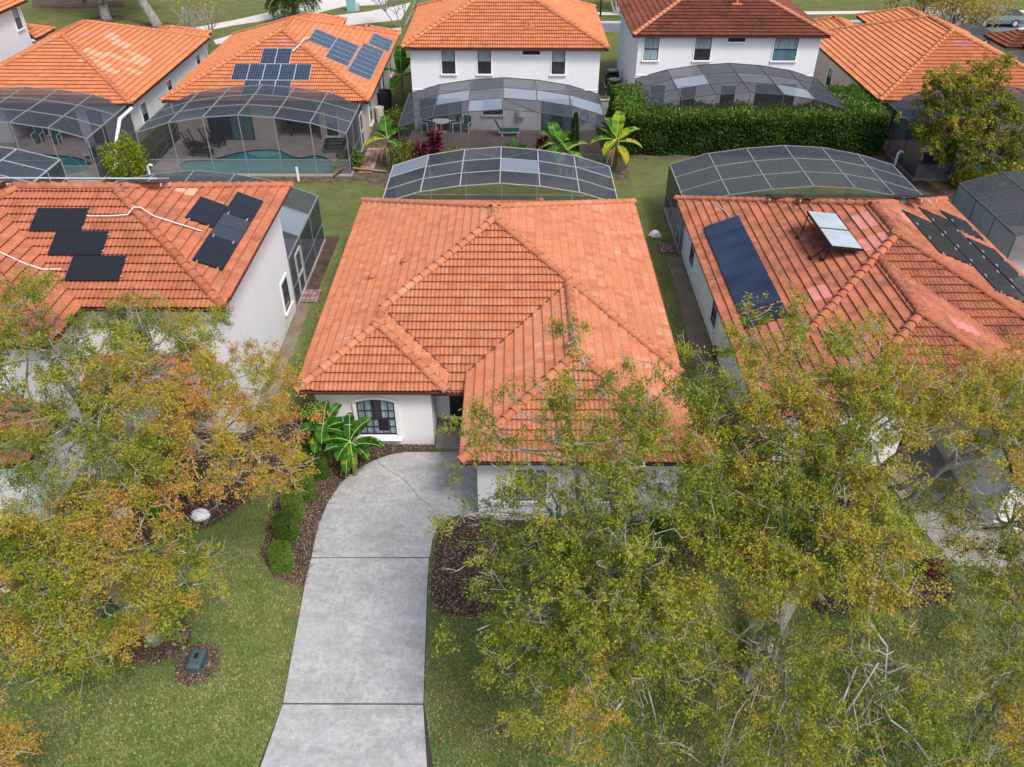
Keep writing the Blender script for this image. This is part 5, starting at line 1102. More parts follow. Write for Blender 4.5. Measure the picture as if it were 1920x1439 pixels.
tree('autumn_tree', 'orange tinged tree low in the left front lawn beside the utility box', (-9.35, 13.05, 0), (-10.4, 13.4, 3.0), [(-7.87,12.02,4.83,0.51,0.87,0.43),(-8.97,10.85,5.04,0.69,1.1,0.41),(-10.77,12.87,3.25,0.62,0.77,0.26),(-7.35,11.46,4.06,0.64,0.92,0.12),(-9.0,9.9,4.52,0.57,0.95,0.44),(-10.43,10.74,4.96,0.47,0.84,0.56),(-10.6,11.48,5.51,0.63,1.06,0.15),(-7.26,11.01,3.73,0.56,0.72,0.17),(-8.49,13.21,1.6,0.51,0.51,0.02),(-8.54,12.09,5.39,0.65,0.79,0.72),(-11.12,11.09,5.1,0.57,1.0,0.31),(-9.81,10.22,5.0,0.56,0.89,0.31),(-8.8,10.38,4.68,0.53,0.82,0.47),(-10.55,10.31,5.12,0.56,1.13,0.83),(-12.82,12.45,2.82,0.5,0.79,0.68),(-9.59,10.77,5.07,0.77,0.82,0.35),(-11.13,12.48,3.78,0.7,0.57,0.2),(-9.8,11.81,5.5,0.67,1.0,0.55),(-11.48,13.65,3.91,0.6,0.7,0.4),(-8.39,10.96,5.03,0.49,0.94,0.5),(-7.93,11.14,4.25,0.65,0.93,0.53),(-9.16,11.79,5.55,0.76,0.92,0.61),(-8.2,9.8,4.21,0.75,0.62,0.18),(-9.24,11.07,2.58,0.68,0.43,0.03),(-10.53,9.75,4.48,0.72,0.6,0.44),(-10.2,10.01,4.43,0.55,0.65,0.41),(-9.35,10.31,4.64,0.61,0.55,0.51),(-9.94,11.3,5.68,0.75,0.96,0.53),(-6.91,11.56,4.18,0.56,1.09,0.43),(-9.8,9.59,4.09,0.51,0.96,0.23),(-8.06,10.38,4.41,0.52,0.63,0.53),(-11.0,10.01,4.69,0.66,1.14,0.18),(-8.7,9.54,4.14,0.64,1.02,0.26),(-7.71,10.69,3.96,0.58,0.57,0.62),(-8.73,11.46,5.27,0.55,0.88,0.53),(-9.39,9.74,4.42,0.69,0.93,0.51),(-11.11,10.51,4.79,0.61,1.09,0.27),(-8.25,11.49,4.76,0.65,0.8,0.57),(-10.27,14.02,2.56,0.58,0.56,0.42),(-8.43,10.11,4.3,0.58,0.8,0.55),(-9.34,11.16,5.05,0.66,0.99,0.3),(-7.33,12.02,4.78,0.49,0.93,0.31)], 21, .2)
tree('autumn_tree', 'big orange brown tree covering the front of the two-storey left house', (-12.4, 17.9, 0), (-11.8, 17.6, 4.0), [(-5.91,14.14,5.21,0.7,0.58,0.61),(-7.92,16.74,6.54,0.67,0.79,0.55),(-7.81,14.23,6.34,0.56,0.82,0.61),(-9.19,18.11,6.81,0.56,0.59,0.38),(-9.59,15.33,6.93,0.58,0.4,0.44),(-11.93,19.42,4.64,0.52,0.28,0.29),(-9.87,16.47,7.25,0.62,0.73,0.28),(-11.92,19.66,5.79,0.56,0.51,0.13),(-8.51,14.36,6.4,0.65,1.04,0.55),(-6.4,13.57,5.34,0.48,1.06,0.78),(-7.62,16.34,3.39,0.43,0.74,0.63),(-9.06,14.42,6.92,0.48,0.94,0.48),(-8.3,12.71,6.03,0.61,0.94,0.47),(-7.11,15.43,6.52,0.7,0.95,0.66),(-8.3,17.85,4.93,0.63,0.67,0.51),(-11.63,15.74,7.65,0.72,0.69,0.14),(-11.31,16.95,7.69,0.71,0.49,0.18),(-12.02,14.2,7.24,0.63,0.45,0.04),(-9.04,13.22,6.38,0.76,0.45,0.31),(-11.09,13.25,6.35,0.79,0.35,0.26),(-7.56,13.44,5.58,0.5,0.53,1.0),(-12.67,15.73,7.44,0.71,0.78,-0.05),(-5.38,14.3,5.09,0.6,0.96,0.75),(-8.38,15.7,6.68,0.68,0.88,0.72),(-9.82,18.08,7.16,0.58,0.34,0.51),(-11.84,13.49,6.37,0.61,0.36,0.29),(-11.13,14.77,7.02,0.63,0.37,0.21),(-10.6,13.77,6.82,0.79,0.36,0.4),(-14.18,18.08,6.74,0.79,0.51,0.69),(-12.06,16.87,7.59,0.53,0.55,0.32),(-8.72,14.99,7.12,0.75,1.01,0.62),(-10.23,17.48,5.54,0.68,0.71,0.47),(-10.04,13.52,6.32,0.78,0.31,0.43),(-6.75,16.84,5.95,0.76,0.53,0.72),(-10.04,14.77,7.22,0.49,0.48,0.53),(-5.45,15.57,5.25,0.55,0.8,1.13),(-12.0,14.99,6.83,0.57,0.26,0.34),(-7.23,13.96,5.82,0.76,0.87,0.72),(-7.56,12.65,5.45,0.74,0.55,0.76),(-11.4,14.29,6.84,0.65,0.34,0.42),(-6.69,14.31,5.65,0.55,0.73,0.61),(-8.63,13.56,6.32,0.54,0.98,0.27),(-10.37,16.18,4.21,0.49,0.69,0.12),(-11.7,12.78,6.68,0.68,0.44,0.21),(-7.07,13.35,5.46,0.52,0.78,0.78),(-8.69,12.43,5.96,0.56,0.32,0.55),(-10.17,15.55,6.97,0.68,0.74,0.36),(-6.24,14.72,5.77,0.53,0.81,0.59),(-9.17,17.02,7.13,0.72,0.54,0.15),(-10.95,19.81,5.81,0.65,0.38,-0.0),(-6.24,16.51,6.24,0.72,0.32,0.55),(-9.62,12.85,6.22,0.68,0.5,0.31),(-13.43,18.23,6.92,0.75,0.62,0.48),(-6.3,15.57,6.14,0.79,1.03,0.73),(-7.27,18.25,4.27,0.71,0.72,0.58),(-9.52,13.7,6.31,0.62,0.35,0.28),(-11.94,17.04,4.5,0.56,0.25,0.13),(-7.71,15.11,6.22,0.67,1.04,0.86),(-10.27,12.63,6.21,0.62,0.41,0.15),(-12.61,16.42,7.4,0.72,0.62,0.19),(-10.85,12.59,6.03,0.62,0.38,0.23),(-8.53,17.57,6.71,0.53,0.62,0.55),(-10.0,20.4,5.24,0.47,0.44,0.4),(-10.51,13.2,6.53,0.74,0.51,0.19),(-8.09,13.36,6.08,0.64,0.93,0.4),(-7.41,17.22,6.76,0.79,0.7,0.36),(-12.78,18.54,7.07,0.65,0.38,0.17),(-10.88,15.74,7.13,0.54,0.88,0.18),(-10.02,14.12,6.61,0.75,0.37,0.2),(-7.62,15.83,6.34,0.68,0.44,0.47),(-9.13,12.74,5.94,0.59,0.27,0.54),(-10.58,16.35,7.37,0.59,0.63,0.03),(-9.26,15.98,6.9,0.63,0.48,0.46),(-8.57,16.64,7.07,0.5,0.86,0.32),(-12.58,14.94,7.42,0.78,0.37,0.44),(-14.2,16.75,6.0,0.7,0.26,0.29),(-7.27,14.74,6.32,0.52,0.65,0.66),(-10.55,14.57,6.94,0.63,0.37,0.26)], 22, .26, limbs=7)
tree('autumn_tree', 'tall yellow green tree in front of the garage wing of the centre house', (2.75, 12.7, 0), (2.5, 13.6, 4.2), [(0.29,10.03,5.36,0.62,0.98,0.23),(0.57,12.25,3.23,0.56,0.68,0.08),(-0.32,12.95,7.19,0.71,0.64,0.32),(2.61,10.4,7.05,0.62,0.73,0.33),(1.73,12.86,8.46,0.54,0.4,0.28),(1.61,8.46,4.22,0.52,0.36,0.49),(1.9,9.22,2.94,0.47,0.25,0.34),(1.05,9.12,4.86,0.57,0.33,-0.04),(2.21,9.77,6.1,0.61,0.93,0.19),(2.68,11.55,3.93,0.55,0.65,0.04),(2.01,8.18,4.13,0.59,0.39,0.27),(0.42,8.94,4.2,0.58,0.6,0.38),(1.6,11.61,7.34,0.47,0.58,0.35),(0.99,11.17,7.37,0.5,0.31,0.26),(2.08,12.26,7.93,0.54,0.5,0.34),(0.52,13.33,8.13,0.48,0.33,0.06),(-0.1,9.25,4.37,0.66,0.41,0.29),(2.06,11.34,7.54,0.62,0.35,0.27),(2.94,11.0,7.54,0.75,0.36,0.22),(0.74,10.39,6.1,0.68,0.93,0.21),(1.04,12.46,4.1,0.61,0.65,0.06),(1.65,9.81,5.8,0.74,0.75,0.28),(1.23,9.72,5.77,0.66,0.98,0.41),(0.6,9.31,4.68,0.72,0.52,0.33),(1.58,10.56,6.52,0.72,0.34,0.18),(1.96,9.05,5.02,0.62,0.41,0.29),(2.55,11.01,2.89,0.56,0.29,0.14),(-0.34,11.13,5.91,0.46,0.58,0.25),(0.26,11.92,7.33,0.45,0.61,0.34),(2.53,12.01,7.71,0.54,0.48,0.38),(2.84,12.56,8.1,0.7,0.31,0.14),(1.14,12.64,7.76,0.54,0.39,0.19),(2.46,8.56,4.47,0.69,0.52,0.14),(2.45,9.52,5.58,0.72,0.96,0.19),(2.49,11.2,7.46,0.53,0.28,0.07),(0.16,11.19,6.6,0.67,0.34,0.35),(1.75,10.22,6.21,0.63,0.99,0.18),(2.93,9.24,5.48,0.46,1.03,0.36),(3.23,10.39,4.08,0.41,0.72,0.21),(2.91,9.84,5.86,0.61,1.04,0.41),(3.55,12.09,3.59,0.55,0.73,0.26),(0.19,13.0,7.72,0.62,0.37,0.13),(1.11,8.74,4.14,0.48,0.61,0.46),(1.25,10.66,2.15,0.43,0.42,0.31),(1.39,11.23,7.37,0.67,0.38,0.45),(1.58,13.5,5.54,0.6,0.26,0.3),(0.77,12.28,7.92,0.71,0.36,0.24),(0.58,8.54,4.05,0.73,0.33,0.28),(2.9,8.76,4.85,0.6,0.61,0.35),(2.27,10.23,6.42,0.49,0.92,0.34),(2.22,10.92,7.16,0.73,0.32,0.22),(2.45,12.62,5.9,0.65,0.22,0.07),(2.29,12.69,8.4,0.58,0.57,0.2),(-0.09,9.57,4.56,0.6,0.32,0.21),(-0.67,9.76,4.89,0.49,0.52,0.14),(2.72,8.25,3.88,0.46,0.27,0.12),(1.34,9.42,5.17,0.59,1.03,0.47),(1.25,13.35,8.44,0.46,0.52,0.49),(1.7,8.74,4.7,0.56,0.63,0.55),(2.01,9.34,5.42,0.69,1.1,0.26),(2.49,8.97,5.28,0.54,0.49,0.2),(1.08,10.04,5.96,0.53,1.07,0.44),(1.06,10.65,6.74,0.69,0.31,0.33),(1.14,8.21,3.34,0.7,0.45,0.7),(0.55,9.7,5.24,0.72,0.81,0.1),(0.29,10.44,6.11,0.58,0.65,0.1),(0.37,12.46,3.99,0.53,0.46,-0.05),(2.12,11.74,7.93,0.68,0.47,0.39),(3.16,11.54,7.42,0.66,0.33,0.1),(2.74,13.14,8.19,0.71,0.57,0.12),(2.22,8.79,4.95,0.47,0.59,0.43),(1.31,14.37,8.65,0.62,0.39,0.22),(1.1,8.48,4.32,0.75,0.32,0.3),(0.44,11.42,6.71,0.62,0.43,0.24),(1.16,11.84,7.73,0.63,0.3,0.08),(1.3,10.33,6.42,0.7,0.85,0.33),(-0.24,10.75,5.71,0.62,0.91,0.15),(0.39,10.8,6.24,0.68,0.55,0.16),(2.59,10.74,6.92,0.71,0.46,0.22),(2.21,10.56,6.8,0.56,0.47,0.23),(1.56,12.17,7.97,0.53,0.49,0.36),(1.75,10.9,6.81,0.66,0.39,0.23),(-0.44,12.5,7.12,0.72,0.32,0.25),(-1.0,11.63,6.08,0.49,0.57,0.24),(0.78,11.59,7.23,0.47,0.27,0.32),(3.12,11.98,7.9,0.47,0.57,0.2),(2.93,9.58,6.09,0.61,0.56,0.25),(3.34,10.99,4.47,0.55,0.39,0.1),(1.52,9.06,5.04,0.48,0.49,0.45)], 23, .22, limbs=8)
tree('autumn_tree', 'largest yellow green tree, crown over the front of the weathered roof house', (6.07, 12.1, 0), (8.0, 14.2, 4.2), [(6.06,15.78,8.02,0.64,0.55,0.3),(7.16,14.76,8.37,0.74,0.48,0.55),(10.1,14.09,8.23,0.79,0.33,0.89),(7.92,13.46,8.27,0.82,0.33,0.46),(5.59,11.18,6.77,0.79,0.94,0.54),(7.98,14.42,7.85,0.54,0.41,0.45),(7.36,12.38,8.0,0.51,1.13,0.54),(8.0,12.2,8.07,0.78,0.5,0.37),(4.98,13.82,7.2,0.82,0.38,0.12),(5.5,11.81,7.39,0.73,1.07,0.19),(7.22,12.92,8.21,0.61,1.15,0.44),(8.69,13.42,8.28,0.8,0.38,0.76),(5.77,10.44,6.57,0.5,0.91,0.01),(5.5,13.4,7.96,0.68,1.12,0.49),(4.87,12.55,7.2,0.68,1.11,0.46),(6.24,14.57,8.18,0.77,0.39,0.57),(9.7,12.77,7.95,0.79,1.12,0.42),(11.61,15.48,6.29,0.71,0.78,0.27),(4.38,12.17,7.15,0.76,1.07,0.61),(4.82,13.83,5.92,0.68,0.75,0.46),(5.41,12.77,7.76,0.74,1.12,0.57),(4.93,9.84,6.3,0.6,0.86,0.52),(4.23,11.56,6.66,0.82,1.22,0.25),(5.0,13.25,5.3,0.74,0.86,0.1),(6.18,9.78,6.69,0.79,0.96,0.59),(5.32,10.02,6.78,0.68,1.24,0.62),(4.39,10.02,6.48,0.55,0.83,0.36),(5.43,15.37,7.97,0.82,0.74,0.28),(6.7,10.48,7.06,0.52,1.2,0.44),(8.28,12.81,5.1,0.47,0.84,0.29),(5.33,9.63,6.33,0.82,0.91,0.31),(10.72,12.82,7.89,0.55,1.03,0.61),(8.02,12.82,8.2,0.68,0.79,0.5),(5.9,9.42,6.72,0.54,0.63,0.38),(4.65,11.22,6.7,0.65,1.3,0.44),(6.23,13.48,8.07,0.51,0.45,0.54),(7.22,15.96,6.67,0.46,0.32,0.39),(6.31,11.25,7.38,0.67,0.61,0.62),(6.58,12.58,7.72,0.61,0.87,0.42),(10.31,13.52,7.67,0.68,0.52,0.51),(4.8,11.94,7.07,0.73,0.87,0.56),(4.53,14.5,7.68,0.71,0.74,0.42),(4.43,10.49,6.54,0.54,0.89,0.28),(9.81,11.86,7.94,0.5,0.64,0.45),(11.04,13.95,8.02,0.68,0.42,0.58),(6.1,10.77,6.91,0.55,0.73,0.25),(3.92,11.08,6.55,0.79,0.96,0.26),(6.05,12.26,7.76,0.77,0.9,0.19),(5.56,14.29,7.6,0.5,0.62,0.51),(8.5,14.23,7.92,0.82,0.32,0.67),(4.12,12.99,6.96,0.67,1.2,0.24),(6.89,13.92,8.16,0.78,0.66,0.29),(9.18,11.91,7.59,0.69,0.51,0.67),(5.18,10.72,6.95,0.61,1.04,0.3),(8.83,12.22,7.92,0.64,0.42,0.55),(10.29,14.2,6.52,0.58,0.3,0.4),(7.03,9.57,6.84,0.6,0.58,0.47),(6.71,15.88,8.22,0.59,0.54,0.6),(9.71,14.34,8.04,0.62,0.38,0.51),(10.69,12.28,7.93,0.5,0.45,0.43),(3.93,10.2,6.11,0.82,0.93,0.45),(4.88,12.41,4.26,0.74,0.65,0.3),(4.57,13.2,7.61,0.67,1.16,0.21),(5.81,9.92,6.76,0.52,0.88,0.14),(4.95,10.34,6.47,0.58,1.13,0.46),(8.91,12.9,7.89,0.79,0.84,0.37),(6.5,11.81,7.55,0.78,1.15,0.55),(6.63,9.98,7.07,0.74,0.74,0.41),(6.06,11.62,7.16,0.5,1.2,0.06),(6.75,11.42,7.77,0.6,0.83,0.36),(7.85,13.53,5.82,0.54,0.58,0.21),(6.23,10.27,7.12,0.69,1.19,0.54),(11.57,13.52,7.75,0.73,1.0,0.4),(6.72,13.2,7.84,0.82,0.64,0.65),(7.06,10.07,7.16,0.69,0.77,0.36),(4.18,13.8,7.46,0.57,1.24,0.3),(6.32,9.42,6.57,0.52,0.6,0.37),(5.09,11.34,6.71,0.77,1.06,0.17),(10.03,12.46,7.88,0.53,0.72,0.33),(9.53,13.24,8.2,0.73,0.44,0.62),(7.46,13.64,8.2,0.58,0.45,0.48),(7.75,15.11,8.19,0.53,0.39,0.57),(9.74,18.59,6.47,0.48,0.27,0.42),(5.9,12.83,7.54,0.75,0.91,0.34),(10.74,11.79,7.7,0.76,0.8,0.36),(6.51,8.33,3.8,0.61,0.34,0.37),(6.15,10.08,3.92,0.7,0.38,0.29),(6.26,8.89,3.71,0.71,0.52,0.34),(4.88,8.08,2.79,0.76,0.3,0.24),(4.94,10.52,3.69,0.65,0.42,0.32),(5.71,10.51,3.91,0.77,0.42,0.36),(5.12,9.0,3.21,0.67,0.3,0.31),(7.63,9.07,3.76,0.59,0.29,0.29),(7.03,7.98,3.36,0.49,0.27,0.42),(4.57,8.65,2.9,0.52,0.32,0.17),(5.47,9.79,3.43,0.72,0.4,0.22),(4.28,10.21,3.25,0.6,0.35,0.3),(4.36,11.05,3.45,0.53,0.25,0.44),(5.95,9.46,3.55,0.68,0.39,0.33),(5.9,8.44,3.67,0.59,0.36,0.23),(5.29,8.37,3.36,0.6,0.39,0.35),(7.72,8.42,3.47,0.6,0.29,0.22),(6.94,9.32,4.07,0.53,0.44,0.25),(4.24,9.36,2.87,0.66,0.49,0.4),(4.52,10.4,1.6,0.59,0.34,0.25),(6.75,9.92,4.15,0.6,0.25,0.37),(7.71,9.93,4.03,0.74,0.39,0.57),(5.66,7.93,2.86,0.7,0.33,0.58),(6.98,8.63,4.07,0.64,0.5,0.23),(7.7,7.84,3.68,0.62,0.42,0.29),(4.77,9.62,3.37,0.57,0.51,0.44),(6.21,7.89,3.52,0.6,0.41,0.31),(4.13,8.36,2.62,0.74,0.31,0.46),(5.68,8.95,3.3,0.63,0.34,0.39),(8.25,9.16,4.2,0.66,0.37,0.38)], 24, .23, limbs=12)
tree('autumn_tree', 'sparse olive tree at the lower right edge with long bare grey branches', (13.9, 14.4, 0), (13.2, 13.2, 3.2), [(10.26,8.58,3.1,0.74,0.49,0.63),(9.49,9.15,3.01,0.61,0.4,0.4),(10.93,10.49,1.6,0.55,0.28,0.25),(10.61,10.68,4.67,0.76,0.62,0.49),(11.11,11.5,5.3,0.61,0.47,0.36),(10.42,9.2,3.67,0.74,0.46,0.46),(10.61,11.53,5.09,0.53,0.57,0.45),(9.08,8.45,2.49,0.54,0.34,0.54),(10.92,9.97,4.64,0.61,0.35,0.25),(9.99,9.27,3.59,0.61,0.39,0.46),(11.11,13.15,5.48,0.7,0.33,0.32),(9.9,8.38,3.33,0.69,0.53,0.7),(8.64,8.55,1.92,0.69,0.64,0.21),(10.49,8.13,3.42,0.5,0.45,0.48),(10.19,10.1,3.92,0.75,0.5,0.3),(12.32,12.4,1.67,0.67,0.35,0.15),(11.06,10.46,4.83,0.68,0.31,0.55),(11.21,12.4,5.26,0.49,0.5,0.54),(9.18,8.89,2.89,0.72,0.32,0.36),(11.67,13.01,5.72,0.67,0.32,0.29),(9.49,8.5,2.61,0.62,0.52,0.47),(10.66,9.58,4.32,0.75,0.64,0.24),(11.73,10.55,3.12,0.68,0.45,0.09),(9.84,9.79,3.6,0.68,0.39,0.41),(9.8,8.8,3.38,0.55,0.42,0.5),(10.26,12.52,5.06,0.61,0.54,0.24),(10.24,11.69,4.87,0.52,0.54,0.13),(10.77,11.96,5.53,0.43,0.35,0.18),(9.69,11.54,4.66,0.55,0.45,0.33),(9.94,13.35,4.68,0.41,0.3,0.23),(10.81,13.01,5.45,0.61,0.35,0.38),(9.42,12.11,4.86,0.54,0.45,0.46),(11.26,12.03,5.41,0.65,0.33,0.58),(10.5,11.09,4.8,0.64,0.48,0.37),(9.69,14.02,4.59,0.44,0.37,0.56),(11.16,12.69,5.39,0.68,0.47,0.51),(11.09,11.49,5.21,0.49,0.39,0.29),(9.44,12.97,4.75,0.57,0.51,0.26),(10.81,10.75,5.19,0.64,0.36,0.35),(10.08,11.07,4.52,0.44,0.26,0.41),(10.45,13.36,5.36,0.5,0.27,0.37),(9.8,12.58,4.56,0.62,0.29,0.26)], 25, .17, limbs=7, bare=.14)
tree('autumn_tree', 'orange branch tip of a tree cut off by the lower left corner', (-11.9, 8.4, 0), (-11.0, 8.6, 2.6), [(-9.98,7.85,4.05,0.54,0.86,0.51),(-9.63,7.13,3.99,0.7,0.5,0.84),(-11.06,8.33,1.78,0.63,0.35,0.69),(-9.64,7.6,3.87,0.75,0.53,0.77),(-9.93,7.35,3.82,0.57,0.98,0.73),(-9.34,7.31,3.77,0.53,0.57,0.91)], 26, .15, limbs=3)
tree('bushy_tree', 'rounded olive green bushy tree on mulch in front of the black cage', (25.5, 44.2, 0), (25.6, 44.4, 2.2), [(22.35,43.76,2.79,0.62,1.14,0.28),(24.64,42.39,4.58,0.93,1.11,0.57),(23.7,42.83,4.37,0.68,1.16,0.32),(22.56,42.84,2.5,0.74,0.63,0.4),(23.54,41.72,2.2,0.82,1.17,0.43),(24.85,43.42,1.6,0.74,0.82,0.28),(23.96,45.54,5.18,0.65,0.9,0.5),(23.36,42.58,3.53,0.75,0.98,0.86),(23.92,42.17,3.56,0.61,0.86,0.52),(26.36,42.0,3.85,0.86,0.82,0.4),(24.37,41.76,3.05,0.58,0.93,0.56),(23.07,45.5,4.63,0.64,1.27,0.35),(23.01,44.12,3.83,0.57,1.03,0.4),(25.32,42.57,4.86,0.6,0.85,0.47),(24.37,43.1,5.24,0.84,1.07,0.57),(22.54,45.05,3.09,0.9,0.75,0.44),(23.49,43.62,4.92,0.85,0.85,0.62),(25.22,41.63,3.16,0.56,1.04,0.49),(25.3,42.1,4.22,0.68,0.76,0.52),(24.99,43.13,5.32,0.92,0.68,0.41),(26.5,41.62,2.88,0.87,1.2,0.49),(24.2,44.19,5.89,0.67,0.75,0.54),(24.39,41.27,2.25,0.62,0.94,0.42),(25.73,44.65,1.6,0.55,0.66,0.27),(22.62,45.52,4.08,0.74,1.22,0.43),(25.56,41.35,2.89,0.62,0.84,0.43),(28.13,44.97,1.6,0.55,0.59,0.28),(25.99,42.28,4.28,0.92,0.78,0.55),(22.81,43.01,2.87,0.75,0.99,0.5),(25.07,41.17,2.21,0.92,0.88,0.16),(26.48,42.98,1.6,0.83,0.62,0.01),(24.54,41.98,3.86,0.67,0.93,0.56),(23.88,43.88,5.39,0.8,0.79,0.83),(23.93,43.08,4.4,0.88,1.03,0.6),(23.28,43.11,4.15,0.87,0.67,0.34),(23.05,42.15,2.06,0.59,1.14,0.13),(23.49,43.13,1.6,0.53,0.8,-0.02),(23.77,41.99,3.04,0.68,1.14,0.38),(25.53,45.6,1.6,0.62,0.8,0.23),(22.73,43.69,3.29,0.87,0.81,0.51),(23.51,44.43,4.89,0.63,1.03,0.64),(25.74,41.76,3.93,0.82,0.84,0.34),(23.16,42.41,2.52,0.72,1.2,0.35),(24.64,43.83,6.16,0.85,1.21,0.6),(23.31,45.54,5.07,0.86,0.9,0.71)], 27, .14, limbs=5, per=120, leaf=(.15, .06), lmat='leaf_olive', bare=.01, kleaf=14)

def clump_points(n, shape): return shape(n)
def leafy(name, label, cat, mat, P, D, leaf, base, tint=.5, tv=.15, group=None, core=None, stems=None):
    T = thing(name, label, cat, base, group); n = len(P); k = rng.uniform(.7, 1.3, n); V, F = leaves_from(P, D, leaf[0]*k, leaf[1]*k, .1, .5)
    ti = tint+rng.normal(size=n)*tv if not hasattr(tint, '__len__') else tint
    fast_mesh('foliage', V, F, mat, T, tint=ti, kind='stuff')
    if core: core.build('stems', 'bark', T, kind='stuff')
    return T
def box_points(n, x0, x1, y0, y1, z1, rnd_=.25, jit=.7):
    """points on the clipped surface of a hedge block, top and sides"""
    hx, hy = (x1-x0)/2, (y1-y0)/2; A = [4*hx*hy, 2*hx*z1, 2*hx*z1, 2*hy*z1, 2*hy*z1]; f = rng.choice(5, n, p=np.array(A)/sum(A)); u = rng.uniform(-1, 1, n); v = rng.uniform(-1, 1, n); w = rng.uniform(0, 1, n)
    X_ = np.where(f == 0, u*hx, np.where(f < 3, u*hx, np.where(f == 3, -hx, hx))); Y_ = np.where(f == 0, v*hy, np.where(f == 1, -hy, np.where(f == 2, hy, v*hy))); Z_ = np.where(f == 0, z1, w*z1)
    N_ = np.stack([(f == 3)*-1.+(f == 4)*1., (f == 1)*-1.+(f == 2)*1., (f == 0)*1.], 1)
    P = np.stack([X_, Y_, Z_], 1); rr = rnd_
    q = np.stack([np.clip(P[:, 0], -hx+rr, hx-rr), np.clip(P[:, 1], -hy+rr, hy-rr), np.minimum(P[:, 2], z1-rr)], 1); dd = P-q; L = np.linalg.norm(dd, axis=1, keepdims=True); P = np.where(L > rr, q+dd/np.maximum(L, 1e-6)*rr, P)
    P = P+rng.normal(size=(n, 3))*.02
    return P+np.array([(x0+x1)/2, (y0+y1)/2, 0]), unit(N_+rng.normal(size=(n, 3))*jit)
# clipped shrubs along the drive
shr = [(-6.54,15.43), (-6.68,16.61), (-6.66,17.48), (-6.47,18.31), (-6.27,19.26)]
labs = ['nearest clipped dark green box shrub beside the drive, standing alone on pale mulch', 'second clipped box shrub from the camera, darkest and widest', 'third clipped box shrub from the camera, yellower on top', 'fourth clipped box shrub from the camera, small and round', 'farthest clipped box shrub, half under the banana leaves']
for (x, y), lb, (w, d, hh, ti) in zip(shr, labs, ((.225, .20, .90, .55), (.27, .20, .84, .30), (.24, .20, .84, .66), (.22, .20, .82, .45), (.27, .22, .9, .25))):
    P, D = box_points(11000, x-w, x+w, y-d, y+d, hh, .045, .3); 
    core = MB(); core.box(x-w*.93, x+w*.93, y-d*.93, y+d*.93, 0, hh*.97); T = leafy('clipped_shrub', lb, 'shrub', 'leaf_box', P, D, (.034, .024), (x, y, 0), ti, .2, 'clipped box shrubs along the drive')
    core.build('inner_growth', 'leaf_box', T, kind='stuff')
# tall hedge: long run with two return arms
hp = []; hd = []
for (a, b, c_, d_, n) in ((6.6, 22.0, 47.3, 49.3, 52000), (6.3, 8.3, 48.9, 53.2, 11000), (19.9, 22.2, 48.9, 53.0, 14000)):
    P, D = box_points(n, a, b, c_, d_, 2.25, .3); P[:, 0] += .10*np.sin(P[:, 1]*2.1); P += (np.sin(P[:, :1]*2.7)*np.cos(P[:, 2:3]*2.3+P[:, 1:2]))*.13*D; P[:, 2] += np.where(P[:, 2] > 1.8, rng.exponential(.07, n), 0); hp.append(P); hd.append(D)
P = np.concatenate(hp); D = np.concatenate(hd)
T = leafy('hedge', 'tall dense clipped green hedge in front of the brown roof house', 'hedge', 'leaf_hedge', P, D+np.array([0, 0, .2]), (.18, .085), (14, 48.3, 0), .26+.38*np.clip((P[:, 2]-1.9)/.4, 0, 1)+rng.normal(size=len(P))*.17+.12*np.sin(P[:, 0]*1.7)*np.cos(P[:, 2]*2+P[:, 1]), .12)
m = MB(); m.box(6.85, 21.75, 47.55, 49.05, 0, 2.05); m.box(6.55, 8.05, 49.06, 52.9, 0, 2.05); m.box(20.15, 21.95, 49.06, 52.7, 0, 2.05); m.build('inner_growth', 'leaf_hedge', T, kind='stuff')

def shrub(name, label, mat, x, y, r, h, n, leaf, tint=.5, tv=.18, cat='shrub', group=None, z0=.1, open_=.5):
    d = unit(rng.normal(size=(n, 3))); P = np.array([x, y, h/2+z0])+d*(rng.random(n)**open_)[:, None]*np.array([r, r, h/2])*(1+.22*np.sin(d[:, :1]*5+d[:, 1:2]*4)); 
    core = MB()
    for k in range(7): a = random.uniform(0, 6.28); core.tube([(x+.05*math.cos(a), y+.05*math.sin(a), 0), (x+r*.4*math.cos(a), y+r*.4*math.sin(a), h*.5), (x+r*.75*math.cos(a), y+r*.75*math.sin(a), h*.85)], [.03, .02, .008], 5, cap=False)
    return leafy(name, label, cat, mat, P, unit(d+rng.normal(size=(n, 3))*.6), leaf, (x, y, 0), tint, tv, group, core)
shrub('flowering_shrub', 'loose pale green shrub at the corner between the two left pool cages', 'leaf_yellow', -21.4, 43.3, 1.15, 2.3, 2600, (.16, .08), .12, .25, open_=.4)
for x, y, r, h, ti, lb in ((25.0, 42.7, .75, .9, .6, 'left yellow green ground shrub under the bushy tree'), (26.2, 42.5, .55, .7, .7, 'small lowest yellow shrub in front of the bushy tree'), (27.1, 43.3, .95, 1.1, .6, 'right larger yellow shrub under the bushy tree'), (28.2, 43.9, .8, 1.3, .55, 'yellow shrub at the right edge by the pool')):
    shrub('yellow_shrub', lb, 'leaf_yellow', x, y, r, h, 1500, (.16, .09), ti, .2, group='yellow shrubs under the bushy tree')
for x, y, r, h, lb in ((-3.4, 44.3, .8, 1.5, 'ferny green shrub behind the whitish cage, beside the red plants'), (-6.1, 44.4, .8, 1.9, 'olive shrub at the left corner of the patio cage'), (-1.6, 44.3, .55, 1.2, 'small low green shrub in the planting bed by the patio')):
    shrub('ferny_shrub', lb, 'leaf_olive', x, y, r, h, 1500, (.15, .05), .35, .15)
shrub('broadleaf_shrub', 'bright green low bush behind the middle of the whitish cage', 'leaf_banana', .1, 44.3, .9, 1.55, 1300, (.3, .12), .35, .15)
